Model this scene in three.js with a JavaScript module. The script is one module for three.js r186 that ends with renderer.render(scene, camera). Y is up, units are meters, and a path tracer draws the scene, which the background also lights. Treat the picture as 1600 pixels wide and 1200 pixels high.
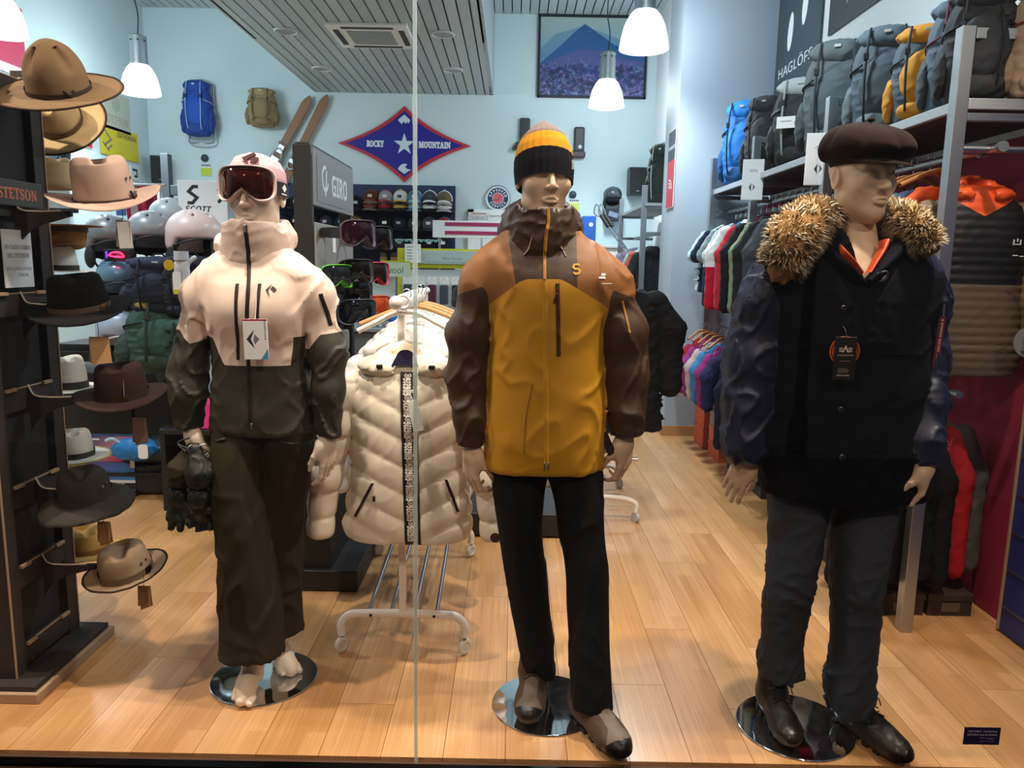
import * as THREE from 'three';
import { mergeGeometries } from 'three/addons/utils/BufferGeometryUtils.js';
import { RoundedBoxGeometry } from 'three/addons/geometries/RoundedBoxGeometry.js';
import { RectAreaLightUniformsLib } from 'three/addons/lights/RectAreaLightUniformsLib.js';

// ---------------------------------------------------------------- camera, sky, light, exposure
const scene = new THREE.Scene();
const camera = new THREE.PerspectiveCamera(53.5, 1600 / 1200, 0.05, 60);
const FOCAL = 1190, EYE = 1.49, PITCH = -9 * Math.PI / 180, ROLL = 1.05 * Math.PI / 180;
camera.fov = 2 * Math.atan(600 / FOCAL) * 180 / Math.PI;
camera.rotation.order = 'YXZ';
camera.position.set(0, EYE, 0);
camera.rotation.set(PITCH, 0, ROLL);
camera.updateProjectionMatrix();
camera.updateMatrixWorld(true);
scene.background = new THREE.Color().setRGB(0.035, 0.034, 0.034);   // lit street at night
const renderer = new THREE.WebGLRenderer({ antialias: true });
renderer.toneMapping = THREE.LinearToneMapping;
renderer.toneMappingExposure = 1.12;
renderer.shadowMap.enabled = true;
RectAreaLightUniformsLib.init();
const LAMP = { color: 0xe6f4fb, power: 13, bulb: 2.4, glow: 3.2 };    // pendant lamps
const SPOT = { color: 0xfff0dd, power: 14 };             // unseen spots over the window display

// ---------------------------------------------------------------- helpers
const V = (x, y, z) => new THREE.Vector3(x, y, z);
const camX = V(), camY = V(), camZ = V();
camera.matrixWorld.extractBasis(camX, camY, camZ);
const ray = (px, py) => V().addScaledVector(camX, (px - 800) / FOCAL).addScaledVector(camY, (600 - py) / FOCAL).addScaledVector(camZ, -1);
const at = (px, py, z) => { const d = ray(px, py); d.multiplyScalar(z / d.z); return V(d.x, d.y + EYE, z); };   // where a sight line meets the plane z
const onX = (px, py, x) => { const d = ray(px, py); d.multiplyScalar(x / d.x); return V(d.x, d.y + EYE, d.z); };  // ... the plane x
const mulberry = (a) => () => { a |= 0; a = a + 0x6D2B79F5 | 0; let t = Math.imul(a ^ a >>> 15, 1 | a); t = t + Math.imul(t ^ t >>> 7, 61 | t) ^ t; return ((t ^ t >>> 14) >>> 0) / 4294967296; };
const rnd = mulberry(7);
const PERM = (() => { const r = mulberry(11), p = [...Array(256).keys()]; for (let i = 255; i > 0; i--) { const j = Math.floor(r() * (i + 1)); [p[i], p[j]] = [p[j], p[i]]; } return p.concat(p); })();
const fade = (t) => t * t * t * (t * (t * 6 - 15) + 10), mix = (a, b, t) => a + (b - a) * t, clamp = (v, a, b) => Math.min(b, Math.max(a, v));
const sstep = (a, b, v) => { const t = clamp((v - a) / (b - a), 0, 1); return t * t * (3 - 2 * t); };
const grad = (h, x, y, z) => { const u = (h & 15) < 8 ? x : y, w = (h & 15) < 4 ? y : ((h & 15) === 12 || (h & 15) === 14 ? x : z); return ((h & 1) ? -u : u) + ((h & 2) ? -w : w); };
function noise(x, y, z) {
  const X = Math.floor(x), Y = Math.floor(y), Z = Math.floor(z); x -= X; y -= Y; z -= Z;
  const i = X & 255, j = Y & 255, k = Z & 255, u = fade(x), v = fade(y), w = fade(z), p = PERM;
  const A = p[i] + j, AA = p[A] + k, AB = p[A + 1] + k, B = p[i + 1] + j, BA = p[B] + k, BB = p[B + 1] + k;
  return mix(mix(mix(grad(p[AA], x, y, z), grad(p[BA], x - 1, y, z), u), mix(grad(p[AB], x, y - 1, z), grad(p[BB], x - 1, y - 1, z), u), v),
    mix(mix(grad(p[AA + 1], x, y, z - 1), grad(p[BA + 1], x - 1, y, z - 1), u), mix(grad(p[AB + 1], x, y - 1, z - 1), grad(p[BB + 1], x - 1, y - 1, z - 1), u), v), w);
}
// names and user data
const used = {};
function numbered(n) { if (used[n] === undefined) { used[n] = 0; return n; } used[n]++; return n + '_' + String(used[n]).padStart(3, '0'); }
function tag(o, label, category, group) { o.userData = { label, category }; if (group) o.userData.group = group; return o; }
function thing(name, label, category, p = [0, 0, 0], turn = 0, group) {
  const o = new THREE.Group(); o.name = numbered(name); scene.add(o);
  if (p.isVector3) o.position.copy(p); else o.position.set(...p);
  o.rotation.y = turn; return tag(o, label, category, group);
}
function mesh(name, geo, m, parent = scene, label) {
  if (Array.isArray(geo)) geo = merge(geo);
  const o = new THREE.Mesh(geo, m); o.castShadow = o.receiveShadow = true;
  o.name = parent === scene ? numbered(name) : name; parent.add(o); if (label) o.userData.label = label; return o;
}
function struct(name, geo, m, parent = scene) { const o = mesh(name, geo, m, parent); if (parent === scene) o.userData.kind = 'structure'; return o; }
function dup(src, name, label, p, turn = 0, group) {
  const o = src.clone(); o.name = numbered(name); scene.add(o);
  if (p) { if (p.isVector3) o.position.copy(p); else o.position.set(...p); } o.rotation.y = turn;
  return tag(o, label, src.userData.category, group || src.userData.group);
}
// geometry
function merge(list) { const l = list.map((g) => { g = g.index ? g.toNonIndexed() : g; for (const k of Object.keys(g.attributes)) if (!['position', 'normal', 'uv'].includes(k)) g.deleteAttribute(k); if (!g.attributes.uv) g.setAttribute('uv', new THREE.BufferAttribute(new Float32Array(g.attributes.position.count * 2), 2)); return g; }); return l.length === 1 ? l[0] : mergeGeometries(l); }
function worldUV(g, s = 1) { const p = g.attributes.position, n = g.attributes.normal, uv = new Float32Array(p.count * 2); for (let i = 0; i < p.count; i++) { const ax = Math.abs(n.getX(i)), ay = Math.abs(n.getY(i)), az = Math.abs(n.getZ(i)); const a = ax > ay && ax > az ? [p.getZ(i), p.getY(i)] : ay > az ? [p.getX(i), p.getZ(i)] : [p.getX(i), p.getY(i)]; uv[2 * i] = a[0] * s; uv[2 * i + 1] = a[1] * s; } g.setAttribute('uv', new THREE.BufferAttribute(uv, 2)); return g; }
const box = (w, h, d, x = 0, y = 0, z = 0, rx = 0, ry = 0, rz = 0) => { const g = worldUV(new THREE.BoxGeometry(w, h, d)); place(g, x, y, z, rx, ry, rz); return g; };
const rbox = (w, h, d, r, x = 0, y = 0, z = 0, rx = 0, ry = 0, rz = 0) => { const g = new RoundedBoxGeometry(w, h, d, 2, Math.min(r, w / 2.01, h / 2.01, d / 2.01)); place(g, x, y, z, rx, ry, rz); return g; };
const cyl = (r, h, x = 0, y = 0, z = 0, rx = 0, ry = 0, rz = 0, r2 = r, n = 20) => { const g = new THREE.CylinderGeometry(r2, r, h, n); place(g, x, y, z, rx, ry, rz); return g; };
function place(g, x, y, z, rx = 0, ry = 0, rz = 0) { if (rx || ry || rz) g.applyMatrix4(new THREE.Matrix4().makeRotationFromEuler(new THREE.Euler(rx, ry, rz))); g.translate(x, y, z); return g; }
const tube = (pts, r, seg = 0, n = 8) => new THREE.TubeGeometry(new THREE.CatmullRomCurve3(pts.map((p) => p.isVector3 ? p : V(...p))), seg || pts.length * 6, r, n);
const bar = (a, b, r, n = 10) => { a = a.isVector3 ? a : V(...a); b = b.isVector3 ? b : V(...b); const d = b.clone().sub(a), g = new THREE.CylinderGeometry(r, r, d.length(), n); g.applyQuaternion(new THREE.Quaternion().setFromUnitVectors(V(0, 1, 0), d.normalize())); g.translate((a.x + b.x) / 2, (a.y + b.y) / 2, (a.z + b.z) / 2); return g; };
const lathe = (pts, n = 32) => new THREE.LatheGeometry(pts.map((p) => new THREE.Vector2(p[0], p[1])), n);
const shapeOf = (pts) => { const s = new THREE.Shape(); pts.forEach((p, i) => i ? s.lineTo(p[0], p[1]) : s.moveTo(p[0], p[1])); return s; };
const extrude = (pts, d, bev = 0, holes = []) => { const s = pts instanceof THREE.Shape ? pts : shapeOf(pts); for (const h of holes) s.holes.push(shapeOf(h)); const g = new THREE.ExtrudeGeometry(s, { depth: d, bevelEnabled: bev > 0, bevelSize: bev, bevelThickness: bev, bevelSegments: 2, curveSegments: 10 }); return g; };
const roundRect = (w, h, r, x = 0, y = 0) => { const s = new THREE.Shape(), a = x - w / 2, b = y - h / 2; s.moveTo(a + r, b); s.lineTo(a + w - r, b); s.quadraticCurveTo(a + w, b, a + w, b + r); s.lineTo(a + w, b + h - r); s.quadraticCurveTo(a + w, b + h, a + w - r, b + h); s.lineTo(a + r, b + h); s.quadraticCurveTo(a, b + h, a, b + h - r); s.lineTo(a, b + r); s.quadraticCurveTo(a, b, a + r, b); return s; };
function grid(nu, nv, f, close = false) {      // a sheet of points f(u, v)
  const pos = [], uv = [], idx = [];
  for (let j = 0; j <= nv; j++) for (let i = 0; i <= nu; i++) { const p = f(i / nu, j / nv); pos.push(p[0], p[1], p[2]); uv.push(i / nu, j / nv); }
  for (let j = 0; j < nv; j++) for (let i = 0; i < nu; i++) { const a = j * (nu + 1) + i, b = a + 1, c = a + nu + 1, d = c + 1; idx.push(a, b, d, a, d, c); }
  const g = new THREE.BufferGeometry(); g.setAttribute('position', new THREE.Float32BufferAttribute(pos, 3)); g.setAttribute('uv', new THREE.Float32BufferAttribute(uv, 2)); g.setIndex(idx); g.computeVertexNormals();
  if (close) { const n = g.attributes.normal; for (let j = 0; j <= nv; j++) { const a = j * (nu + 1), b = a + nu, v = V(n.getX(a) + n.getX(b), n.getY(a) + n.getY(b), n.getZ(a) + n.getZ(b)).normalize(); n.setXYZ(a, v.x, v.y, v.z); n.setXYZ(b, v.x, v.y, v.z); } }
  return g;
}
// distance fields for soft shapes, and a mesher (surface nets) for them
const smin = (a, b, k) => { const h = Math.max(k - Math.abs(a - b), 0) / k; return Math.min(a, b) - h * h * k * 0.25; };
const smax = (a, b, k) => -smin(-a, -b, k);
const U = (k, ...f) => (x, y, z) => { let d = f[0](x, y, z); for (let i = 1; i < f.length; i++) d = smin(d, f[i](x, y, z), k); return d; };
const cut = (k, f, ...g) => (x, y, z) => { let d = f(x, y, z); for (const h of g) d = smax(d, -h(x, y, z), k); return d; };
const cap = (ax, ay, az, ra, bx, by, bz, rb) => { const dx = bx - ax, dy = by - ay, dz = bz - az, L = dx * dx + dy * dy + dz * dz; return (x, y, z) => { const px = x - ax, py = y - ay, pz = z - az, t = clamp((px * dx + py * dy + pz * dz) / L, 0, 1); return Math.hypot(px - dx * t, py - dy * t, pz - dz * t) - (ra + (rb - ra) * t); }; };
const ell = (cx, cy, cz, rx, ry, rz) => (x, y, z) => { const a = (x - cx) / rx, b = (y - cy) / ry, c = (z - cz) / rz, k0 = Math.hypot(a, b, c), k1 = Math.hypot(a / rx, b / ry, c / rz); return k1 > 1e-9 ? k0 * (k0 - 1) / k1 : -Math.min(rx, ry, rz); };
const rb = (cx, cy, cz, hx, hy, hz, r) => (x, y, z) => { const a = Math.abs(x - cx) - hx + r, b = Math.abs(y - cy) - hy + r, c = Math.abs(z - cz) - hz + r; return Math.hypot(Math.max(a, 0), Math.max(b, 0), Math.max(c, 0)) + Math.min(Math.max(a, b, c), 0) - r; };
const rotY = (f, a, ox = 0, oz = 0) => { const c = Math.cos(a), s = Math.sin(a); return (x, y, z) => { const X = x - ox, Z = z - oz; return f(X * c - Z * s + ox, y, X * s + Z * c + oz); }; };
function prof(rows, n = 2, k = 0.015) {         // upright body: rows of [y, cx, cz, half width, half depth]
  rows = rows.slice().sort((a, b) => a[0] - b[0]);
  const N = 160, y0 = rows[0][0], y1 = rows[rows.length - 1][0], T = [];
  for (let i = 0; i <= N; i++) {
    const y = mix(y0, y1, i / N); let j = 0; while (j < rows.length - 2 && rows[j + 1][0] < y) j++;
    const a = rows[Math.max(0, j - 1)], b = rows[j], c = rows[j + 1], d = rows[Math.min(rows.length - 1, j + 2)], t = (y - b[0]) / (c[0] - b[0] || 1), q = [];
    for (let m = 1; m < 5; m++) { const h = c[0] - b[0], m0 = (c[m] - a[m]) / (c[0] - a[0] || 1) * h, m1 = (d[m] - b[m]) / (d[0] - b[0] || 1) * h, t2 = t * t, t3 = t2 * t; q.push((2 * t3 - 3 * t2 + 1) * b[m] + (t3 - 2 * t2 + t) * m0 + (-2 * t3 + 3 * t2) * c[m] + (t3 - t2) * m1); }
    T.push(q);
  }
  return (x, y, z) => {
    const s = clamp((y - y0) / (y1 - y0) * N, 0, N - 1e-6), i = Math.floor(s), t = s - i, A = T[i], B = T[i + 1];
    const w = A[2] + (B[2] - A[2]) * t, d = A[3] + (B[3] - A[3]) * t, dx = Math.abs(x - A[0] - (B[0] - A[0]) * t) / w, dz = Math.abs(z - A[1] - (B[1] - A[1]) * t) / d;
    const q = n === 2 ? Math.hypot(dx, dz) : Math.pow(Math.pow(dx, n) + Math.pow(dz, n), 1 / n);
    return smax((q - 1) * Math.min(w, d), Math.max(y - y1, y0 - y), k);
  };
}
function net(f, b, h) {
  const nx = Math.ceil((b[3] - b[0]) / h) + 1, ny = Math.ceil((b[4] - b[1]) / h) + 1, nz = Math.ceil((b[5] - b[2]) / h) + 1, D = new Float32Array(nx * ny * nz), S = 5;
  for (let k = 0; k < nz; k += S) for (let j = 0; j < ny; j += S) for (let i = 0; i < nx; i += S) {
    const c = f(b[0] + (i + S / 2) * h, b[1] + (j + S / 2) * h, b[2] + (k + S / 2) * h), far = Math.abs(c) > h * S * 1.7 + 0.02;
    for (let kk = k; kk < Math.min(nz, k + S); kk++) for (let jj = j; jj < Math.min(ny, j + S); jj++) for (let ii = i; ii < Math.min(nx, i + S); ii++) D[(kk * ny + jj) * nx + ii] = far ? c : f(b[0] + ii * h, b[1] + jj * h, b[2] + kk * h);
  }
  const id = new Int32Array(nx * ny * nz).fill(-1), pos = [], idx = [], at3 = (i, j, k) => (k * ny + j) * nx + i;
  for (let k = 0; k < nz - 1; k++) for (let j = 0; j < ny - 1; j++) for (let i = 0; i < nx - 1; i++) {
    const o = at3(i, j, k); let m = 0; const d = [];
    for (let c = 0; c < 8; c++) { const v = D[o + (c & 1) + ((c >> 1) & 1) * nx + (c >> 2) * nx * ny]; d.push(v); if (v < 0) m++; }
    if (m === 0 || m === 8) continue;
    let sx = 0, sy = 0, sz = 0, n = 0;
    for (let c = 0; c < 8; c++) for (let e = 1; e < 8; e <<= 1) { if (c & e) continue; const a = d[c], q = d[c | e]; if ((a < 0) === (q < 0)) continue; const t = a / (a - q); sx += (c & 1) + (e === 1 ? t : 0); sy += ((c >> 1) & 1) + (e === 2 ? t : 0); sz += (c >> 2) + (e === 4 ? t : 0); n++; }
    id[o] = pos.length / 3; pos.push(b[0] + (i + sx / n) * h, b[1] + (j + sy / n) * h, b[2] + (k + sz / n) * h);
  }
  const quad = (a, q, c, d, flip) => { if (a < 0 || q < 0 || c < 0 || d < 0) return; if (flip) idx.push(a, c, q, a, d, c); else idx.push(a, q, c, a, c, d); };
  for (let k = 1; k < nz - 1; k++) for (let j = 1; j < ny - 1; j++) for (let i = 1; i < nx - 1; i++) {
    const o = at3(i, j, k), v = D[o] < 0;
    if (v !== (D[o + 1] < 0)) quad(id[o], id[o - nx], id[o - nx - nx * ny], id[o - nx * ny], v);
    if (v !== (D[o + nx] < 0)) quad(id[o], id[o - nx * ny], id[o - nx * ny - 1], id[o - 1], v);
    if (v !== (D[o + nx * ny] < 0)) quad(id[o], id[o - 1], id[o - 1 - nx], id[o - nx], v);
  }
  for (let t = 0; t < idx.length; t += 3) { const q = idx[t + 1]; idx[t + 1] = idx[t + 2]; idx[t + 2] = q; }
  const g = new THREE.BufferGeometry(); g.setAttribute('position', new THREE.Float32BufferAttribute(pos, 3)); g.setIndex(idx); g.computeVertexNormals();
  const uv = new Float32Array(pos.length / 3 * 2); for (let i = 0; i < pos.length / 3; i++) { uv[2 * i] = pos[3 * i] + 0.7 * pos[3 * i + 2]; uv[2 * i + 1] = pos[3 * i + 1]; } g.setAttribute('uv', new THREE.BufferAttribute(uv, 2));
  return g;
}
function clip(g, f) {                            // cut a mesh along f = 0: [where f < 0, where f >= 0]
  g = g.index ? g.toNonIndexed() : g; const P = g.attributes.position.array, N = g.attributes.normal.array, T = g.attributes.uv.array, out = [[[], [], []], [[], [], []]];
  const put = (o, q) => { o[0].push(q[0], q[1], q[2]); o[1].push(q[3], q[4], q[5]); o[2].push(q[6], q[7]); };
  for (let t = 0; t < P.length / 3; t += 3) {
    const v = [0, 1, 2].map((i) => { const k = t + i; return [P[3 * k], P[3 * k + 1], P[3 * k + 2], N[3 * k], N[3 * k + 1], N[3 * k + 2], T[2 * k], T[2 * k + 1]]; }), d = v.map((q) => f(q[0], q[1], q[2]));
    for (let s = 0; s < 2; s++) {
      const poly = [], sg = s ? 1 : -1;
      for (let i = 0; i < 3; i++) { const j = (i + 1) % 3, a = d[i] * sg, q = d[j] * sg; if (a >= 0) poly.push(v[i]); if ((a >= 0) !== (q >= 0)) { const w = a / (a - q); poly.push(v[i].map((c, m) => c + (v[j][m] - c) * w)); } }
      for (let i = 1; i + 1 < poly.length; i++) { put(out[s], poly[0]); put(out[s], poly[i]); put(out[s], poly[i + 1]); }
    }
  }
  return out.map((o) => { const r = new THREE.BufferGeometry(); r.setAttribute('position', new THREE.Float32BufferAttribute(o[0], 3)); r.setAttribute('normal', new THREE.Float32BufferAttribute(o[1], 3)); r.setAttribute('uv', new THREE.Float32BufferAttribute(o[2], 2)); return r; });
}
const creases = (s, a, seed = 0, ky = 1.1) => (x, y, z) => { const w = noise(x * s * 0.5 + seed, y * s * 0.5 * ky, z * s * 0.5) * 0.9; const n = noise(x * s + w + seed, y * s * ky + w, z * s - w); return -a * Math.pow(1 - Math.min(1, Math.abs(n) * 3.6), 2) + a * 0.5 * noise(x * s * 0.6, y * s * 0.6 * ky + seed, z * s * 0.6); };
const crumple = (f, s, a, seed = 0, mask, ky) => { const c = creases(s, a, seed, ky); return (x, y, z) => { const d = f(x, y, z); return d > 0.05 || d < -0.05 ? d : d + c(x, y, z) * (mask ? mask(x, y, z) : 1); }; };
// textures
function tex(w, h, fn, rep = [1, 1], srgb = true) {
  const d = new Uint8Array(w * h * 4); for (let j = 0; j < h; j++) for (let i = 0; i < w; i++) { const c = fn(i / w, j / h, i, j); const o = (j * w + i) * 4; for (let m = 0; m < 3; m++) d[o + m] = clamp(Array.isArray(c) ? c[m] : c, 0, 255); d[o + 3] = 255; }
  const t = new THREE.DataTexture(d, w, h); t.wrapS = t.wrapT = THREE.RepeatWrapping; t.magFilter = THREE.LinearFilter; t.minFilter = THREE.LinearMipmapLinearFilter; t.generateMipmaps = true; t.repeat.set(...rep); if (srgb) t.colorSpace = THREE.SRGBColorSpace; t.needsUpdate = true; return t;
}
function draw(w, h, fn) { const c = document.createElement('canvas'); c.width = w; c.height = h; const g = c.getContext('2d'); fn(g, w, h); const t = new THREE.CanvasTexture(c); t.colorSpace = THREE.SRGBColorSpace; return t; }
const weave = tex(64, 64, (u, v) => 128 + 60 * Math.sin(u * 2 * Math.PI * 16) * Math.sin(v * 2 * Math.PI * 16) + 40 * (rnd() - 0.5), [14, 14], false);
const grain = tex(128, 128, (u, v) => 128 + 110 * (rnd() - 0.5), [9, 9], false);
const mats = new Map();
function mat(color, rough = 0.8, o = {}) {
  const key = color + '|' + rough + '|' + JSON.stringify(o, (k, v) => v && v.isTexture ? v.uuid : v); if (mats.has(key)) return mats.get(key);
  const m = (o.clearcoat !== undefined || o.transmission !== undefined || o.sheen !== undefined || o.specularIntensity !== undefined) ? new THREE.MeshPhysicalMaterial({ color, roughness: rough, ...o }) : new THREE.MeshStandardMaterial({ color, roughness: rough, ...o });
  mats.set(key, m); return m;
}
const cloth = (c, r = 0.85) => mat(c, r, { bumpMap: weave, bumpScale: 0.0006, specularIntensity: 0.35 });
const shell = (c, r = 0.5) => mat(c, r, { bumpMap: weave, bumpScale: 0.0002 });      // slick outdoor fabric
const felt = (c) => mat(c, 0.95, { bumpMap: grain, bumpScale: 0.0008, specularIntensity: 0.3 });
const plast = (c, r = 0.4) => mat(c, r);
const metal = (c = 0xc8c8c8, r = 0.3) => mat(c, r, { metalness: 1 });
const BLACK = plast(0x0e0e10, 0.5), STEEL = metal(0xb9bcc0, 0.32), CHROME = metal(0xe6e8ea, 0.05), WHITEP = plast(0xeeeeea, 0.5), PAPER = mat(0xf1f1ee, 0.9);
function printed(t, r = 0.6, o = {}) { return new THREE.MeshStandardMaterial({ map: t, roughness: r, ...o }); }
// a thin board with a printed front (front faces +z before turning)
function board(parent, name, w, h, d, texture, edge = WHITEP, r = 0.6) { const a = mesh(name, box(w, h, d), edge, parent); const f = mesh('printed_face', place(new THREE.PlaneGeometry(w, h), 0, 0, d / 2 + 0.001), printed(texture, r), parent === scene ? a : parent); return a; }
const word = (g, s, x, y, px, color, font = 'sans-serif', style = 'bold', maxW) => { g.fillStyle = color; g.font = `${style} ${px}px ${font}`; g.textAlign = 'center'; g.textBaseline = 'middle'; maxW ? g.fillText(s, x, y, maxW) : g.fillText(s, x, y); };
// ---------------------------------------------------------------- the room
const ZB = -9.8, XL = -4.56, XR = 2.15, ZG = -2.09, YS = 3.525, YC = 4.47, XS0 = -2.49, XS1 = -0.29;
const plaster = tex(128, 128, () => 128 + 40 * (rnd() - 0.5), [3, 3], false);
const WALL = mat(0xc9dee2, 0.9, { bumpMap: plaster, bumpScale: 0.0006 });
const WALLW = mat(0xe4eaec, 0.9, { bumpMap: plaster, bumpScale: 0.0006 });
const COLUMN = mat(0xa9b7c4, 0.55, { bumpMap: plaster, bumpScale: 0.0004 });
const RED = mat(0x8e1238, 0.8), OAK = mat(0xb98a58, 0.5);
struct('wall_back', box(XR - XL + 0.4, YC + 0.2, 0.15, (XL + XR) / 2, YC / 2, ZB - 0.075), WALL);
struct('wall_left', box(0.15, YC + 0.2, 8.2, XL - 0.075, YC / 2, -5.85), WALL);
struct('wall_right', [box(0.15, YC + 0.2, 5.2, XR + 0.075, YC / 2, -4.55), box(0.61, YC + 0.2, 2.7, 2.0, YC / 2, -8.45)], WALLW);
struct('wall_front', box(XR - XL + 0.3, 1.27, 0.15, (XL + XR) / 2, 3.9, ZG + 0.02), WALL);
// column on the right
{
  const c = struct('column', [box(0.795, YC, 0.56, 1.7525, YC / 2, -6.92)], COLUMN);
  struct('trim', [box(0.815, 0.09, 0.015, 1.7425, 0.045, -6.632), box(0.015, 0.09, 0.58, 1.3425, 0.045, -6.92)], OAK, c);
}
// floor: laminate planks running away from the window
const PLANKS = [0, 1, 2, 3].map((k) => {
  const base = [[197, 147, 96], [204, 154, 104], [190, 139, 88], [199, 150, 99]][k];
  return new THREE.MeshPhysicalMaterial({ roughness: 0.34, clearcoat: 0.6, clearcoatRoughness: 0.18, map: tex(128, 256, (u, v) => {
    const s = Math.floor(u * 3), n = noise(u * 26 + s * 9 + k * 31, v * 3.2 + s * 7, k) * 16 + noise(u * 70, v * 7 + k, 3) * 9 + noise(u * 4 + s * 5, v * 1.2 + s, k + 9) * 12, e = noise(s * 3.7 + k, Math.floor(v * 3 + s * 0.37) * 2.3, 5) * 20;
    return base.map((c) => c + (n + e) * 0.9);
  }) });
});
{
  const floor = struct('floor', box(XR - XL + 0.3, 0.1, 8.1, (XL + XR) / 2, -0.062, -5.9), mat(0x4a2f1a, 0.8));
  const W = 0.19, L = 1.29, r = mulberry(3); let row = 0;
  const G = new Map();
  for (let x = XL; x < XR; x += W, row++) {
    const w = Math.min(W, XR - x); let z = ZG - 0.02 + 0; let first = 0.25 + ((row * 0.43) % 1) * 1.0;
    while (z > ZB + 0.01) {
      const l = Math.min(first || L, z - ZB); first = 0;
      const key = w.toFixed(3) + l.toFixed(3); let g = G.get(key);
      if (!g) { g = new THREE.BoxGeometry(w - 0.0016, 0.012, l - 0.0016); const uv = g.attributes.uv; for (let i = 0; i < uv.count; i++) uv.setY(i, uv.getY(i) * l / L); G.set(key, g); }
      const m = mesh('plank', g, PLANKS[Math.floor(r() * 4)], floor); m.position.set(x + w / 2, -0.006 + (r() - 0.5) * 0.0004, z - l / 2);
      z -= l;
    }
  }
}
// ceilings of narrow boards: a dropped soffit over the aisle, higher ceilings on both sides
const SLAT = mat(0xa2b0b4, 0.45), SLAT2 = mat(0xabb8bb, 0.45), GAPM = mat(0x1d2326, 0.9);
function slats(parent, x0, x1, n, y, z0, z1) {
  const w = (x1 - x0) / n, g = box(w - 0.014, 0.02, z0 - z1); for (let i = 0; i < n; i++) { const m = mesh('slat', g, i % 3 ? SLAT : SLAT2, parent); m.position.set(x0 + (i + 0.5) * w, y + 0.01, (z0 + z1) / 2); }
}
{
  const c = struct('ceiling', [box(XR - XL + 0.3, 0.1, 8.2, (XL + XR) / 2, YC + 0.09, -5.85), box(XS1 - XS0 - 0.02, 0.02, 7.7, (XS0 + XS1) / 2, YS + 0.035, -5.95), box(0.02, YC - YS, 7.7, XS1 - 0.035, (YC + YS) / 2, -5.95), box(0.02, YC - YS, 7.7, XS0 + 0.03, (YC + YS) / 2, -5.95)], GAPM);
  slats(c, XS0, XS1, 21, YS, ZG - 0.06, ZB); slats(c, XL, XS0, 20, YC, ZG - 0.06, ZB); slats(c, XS1, XR, 23, YC, ZG - 0.06, ZB);
  const g = box(0.02, YC - YS, 0.16), g2 = g; for (let z = ZB + 0.09; z < ZG - 0.1; z += 0.174) { const m = mesh('slat', g, SLAT, c); m.position.set(XS1 - 0.012, (YC + YS) / 2, z); const q = mesh('slat', g2, SLAT2, c); q.position.set(XS0 + 0.008, (YC + YS) / 2, z); }
}
// shop window: two panes meeting in a clear joint, dark frame at the bottom
{
  const glass = new THREE.MeshPhysicalMaterial({ color: 0xffffff, roughness: 0, transmission: 1, thickness: 0, ior: 1.45 });
  struct('window_1', [box(4.28, 3.3, 0.01, -2.415, 1.62, ZG)], glass); struct('window_2', [box(2.41, 3.3, 0.01, 0.943, 1.62, ZG)], glass);
  struct('trim_1', box(0.009, 3.3, 0.012, -0.2685, 1.62, ZG), new THREE.MeshPhysicalMaterial({ color: 0xf2faf8, roughness: 0.6, transmission: 0.75, thickness: 0 }));
  struct('trim_2', [box(XR - XL + 0.3, 0.05, 0.03, (XL + XR) / 2, -0.027, ZG + 0.022), box(XR - XL + 0.3, 0.04, 0.09, (XL + XR) / 2, -0.05, ZG + 0.08)], metal(0x2a2e33, 0.35));
  struct('trim_3', box(0.08, 3.3, 0.08, XL - 0.02, 1.62, ZG), metal(0x2a2e33, 0.35));
  struct('ground', box(9, 0.1, 4, -1, -0.16, 0.2), mat(0x202022, 0.95));
}
// door in the back wall
{
  const d = struct('door_1', [box(0.92, 2.08, 0.03, -0.06, 1.04, ZB + 0.015)], mat(0xdfe7ea, 0.5));
  struct('door_frame', [box(0.07, 2.15, 0.05, -0.555, 1.075, ZB + 0.025), box(0.07, 2.15, 0.05, 0.435, 1.075, ZB + 0.025), box(1.06, 0.07, 0.05, -0.06, 2.115, ZB + 0.025)], mat(0xe8eef0, 0.5), d);
  struct('door_panel', [box(0.7, 0.012, 0.012, -0.06, 1.95, ZB + 0.034), box(0.7, 0.012, 0.012, -0.06, 1.1, ZB + 0.034), box(0.012, 0.86, 0.012, -0.41, 1.52, ZB + 0.034), box(0.012, 0.86, 0.012, 0.29, 1.52, ZB + 0.034)], mat(0xa8b6bc, 0.6), d);
}
struct('trim_4', [box(XR - XL, 0.09, 0.015, (XL + XR) / 2, 0.045, ZB + 0.008), box(0.015, 0.09, 7.6, XL + 0.008, 0.045, -5.95)], OAK);
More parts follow.
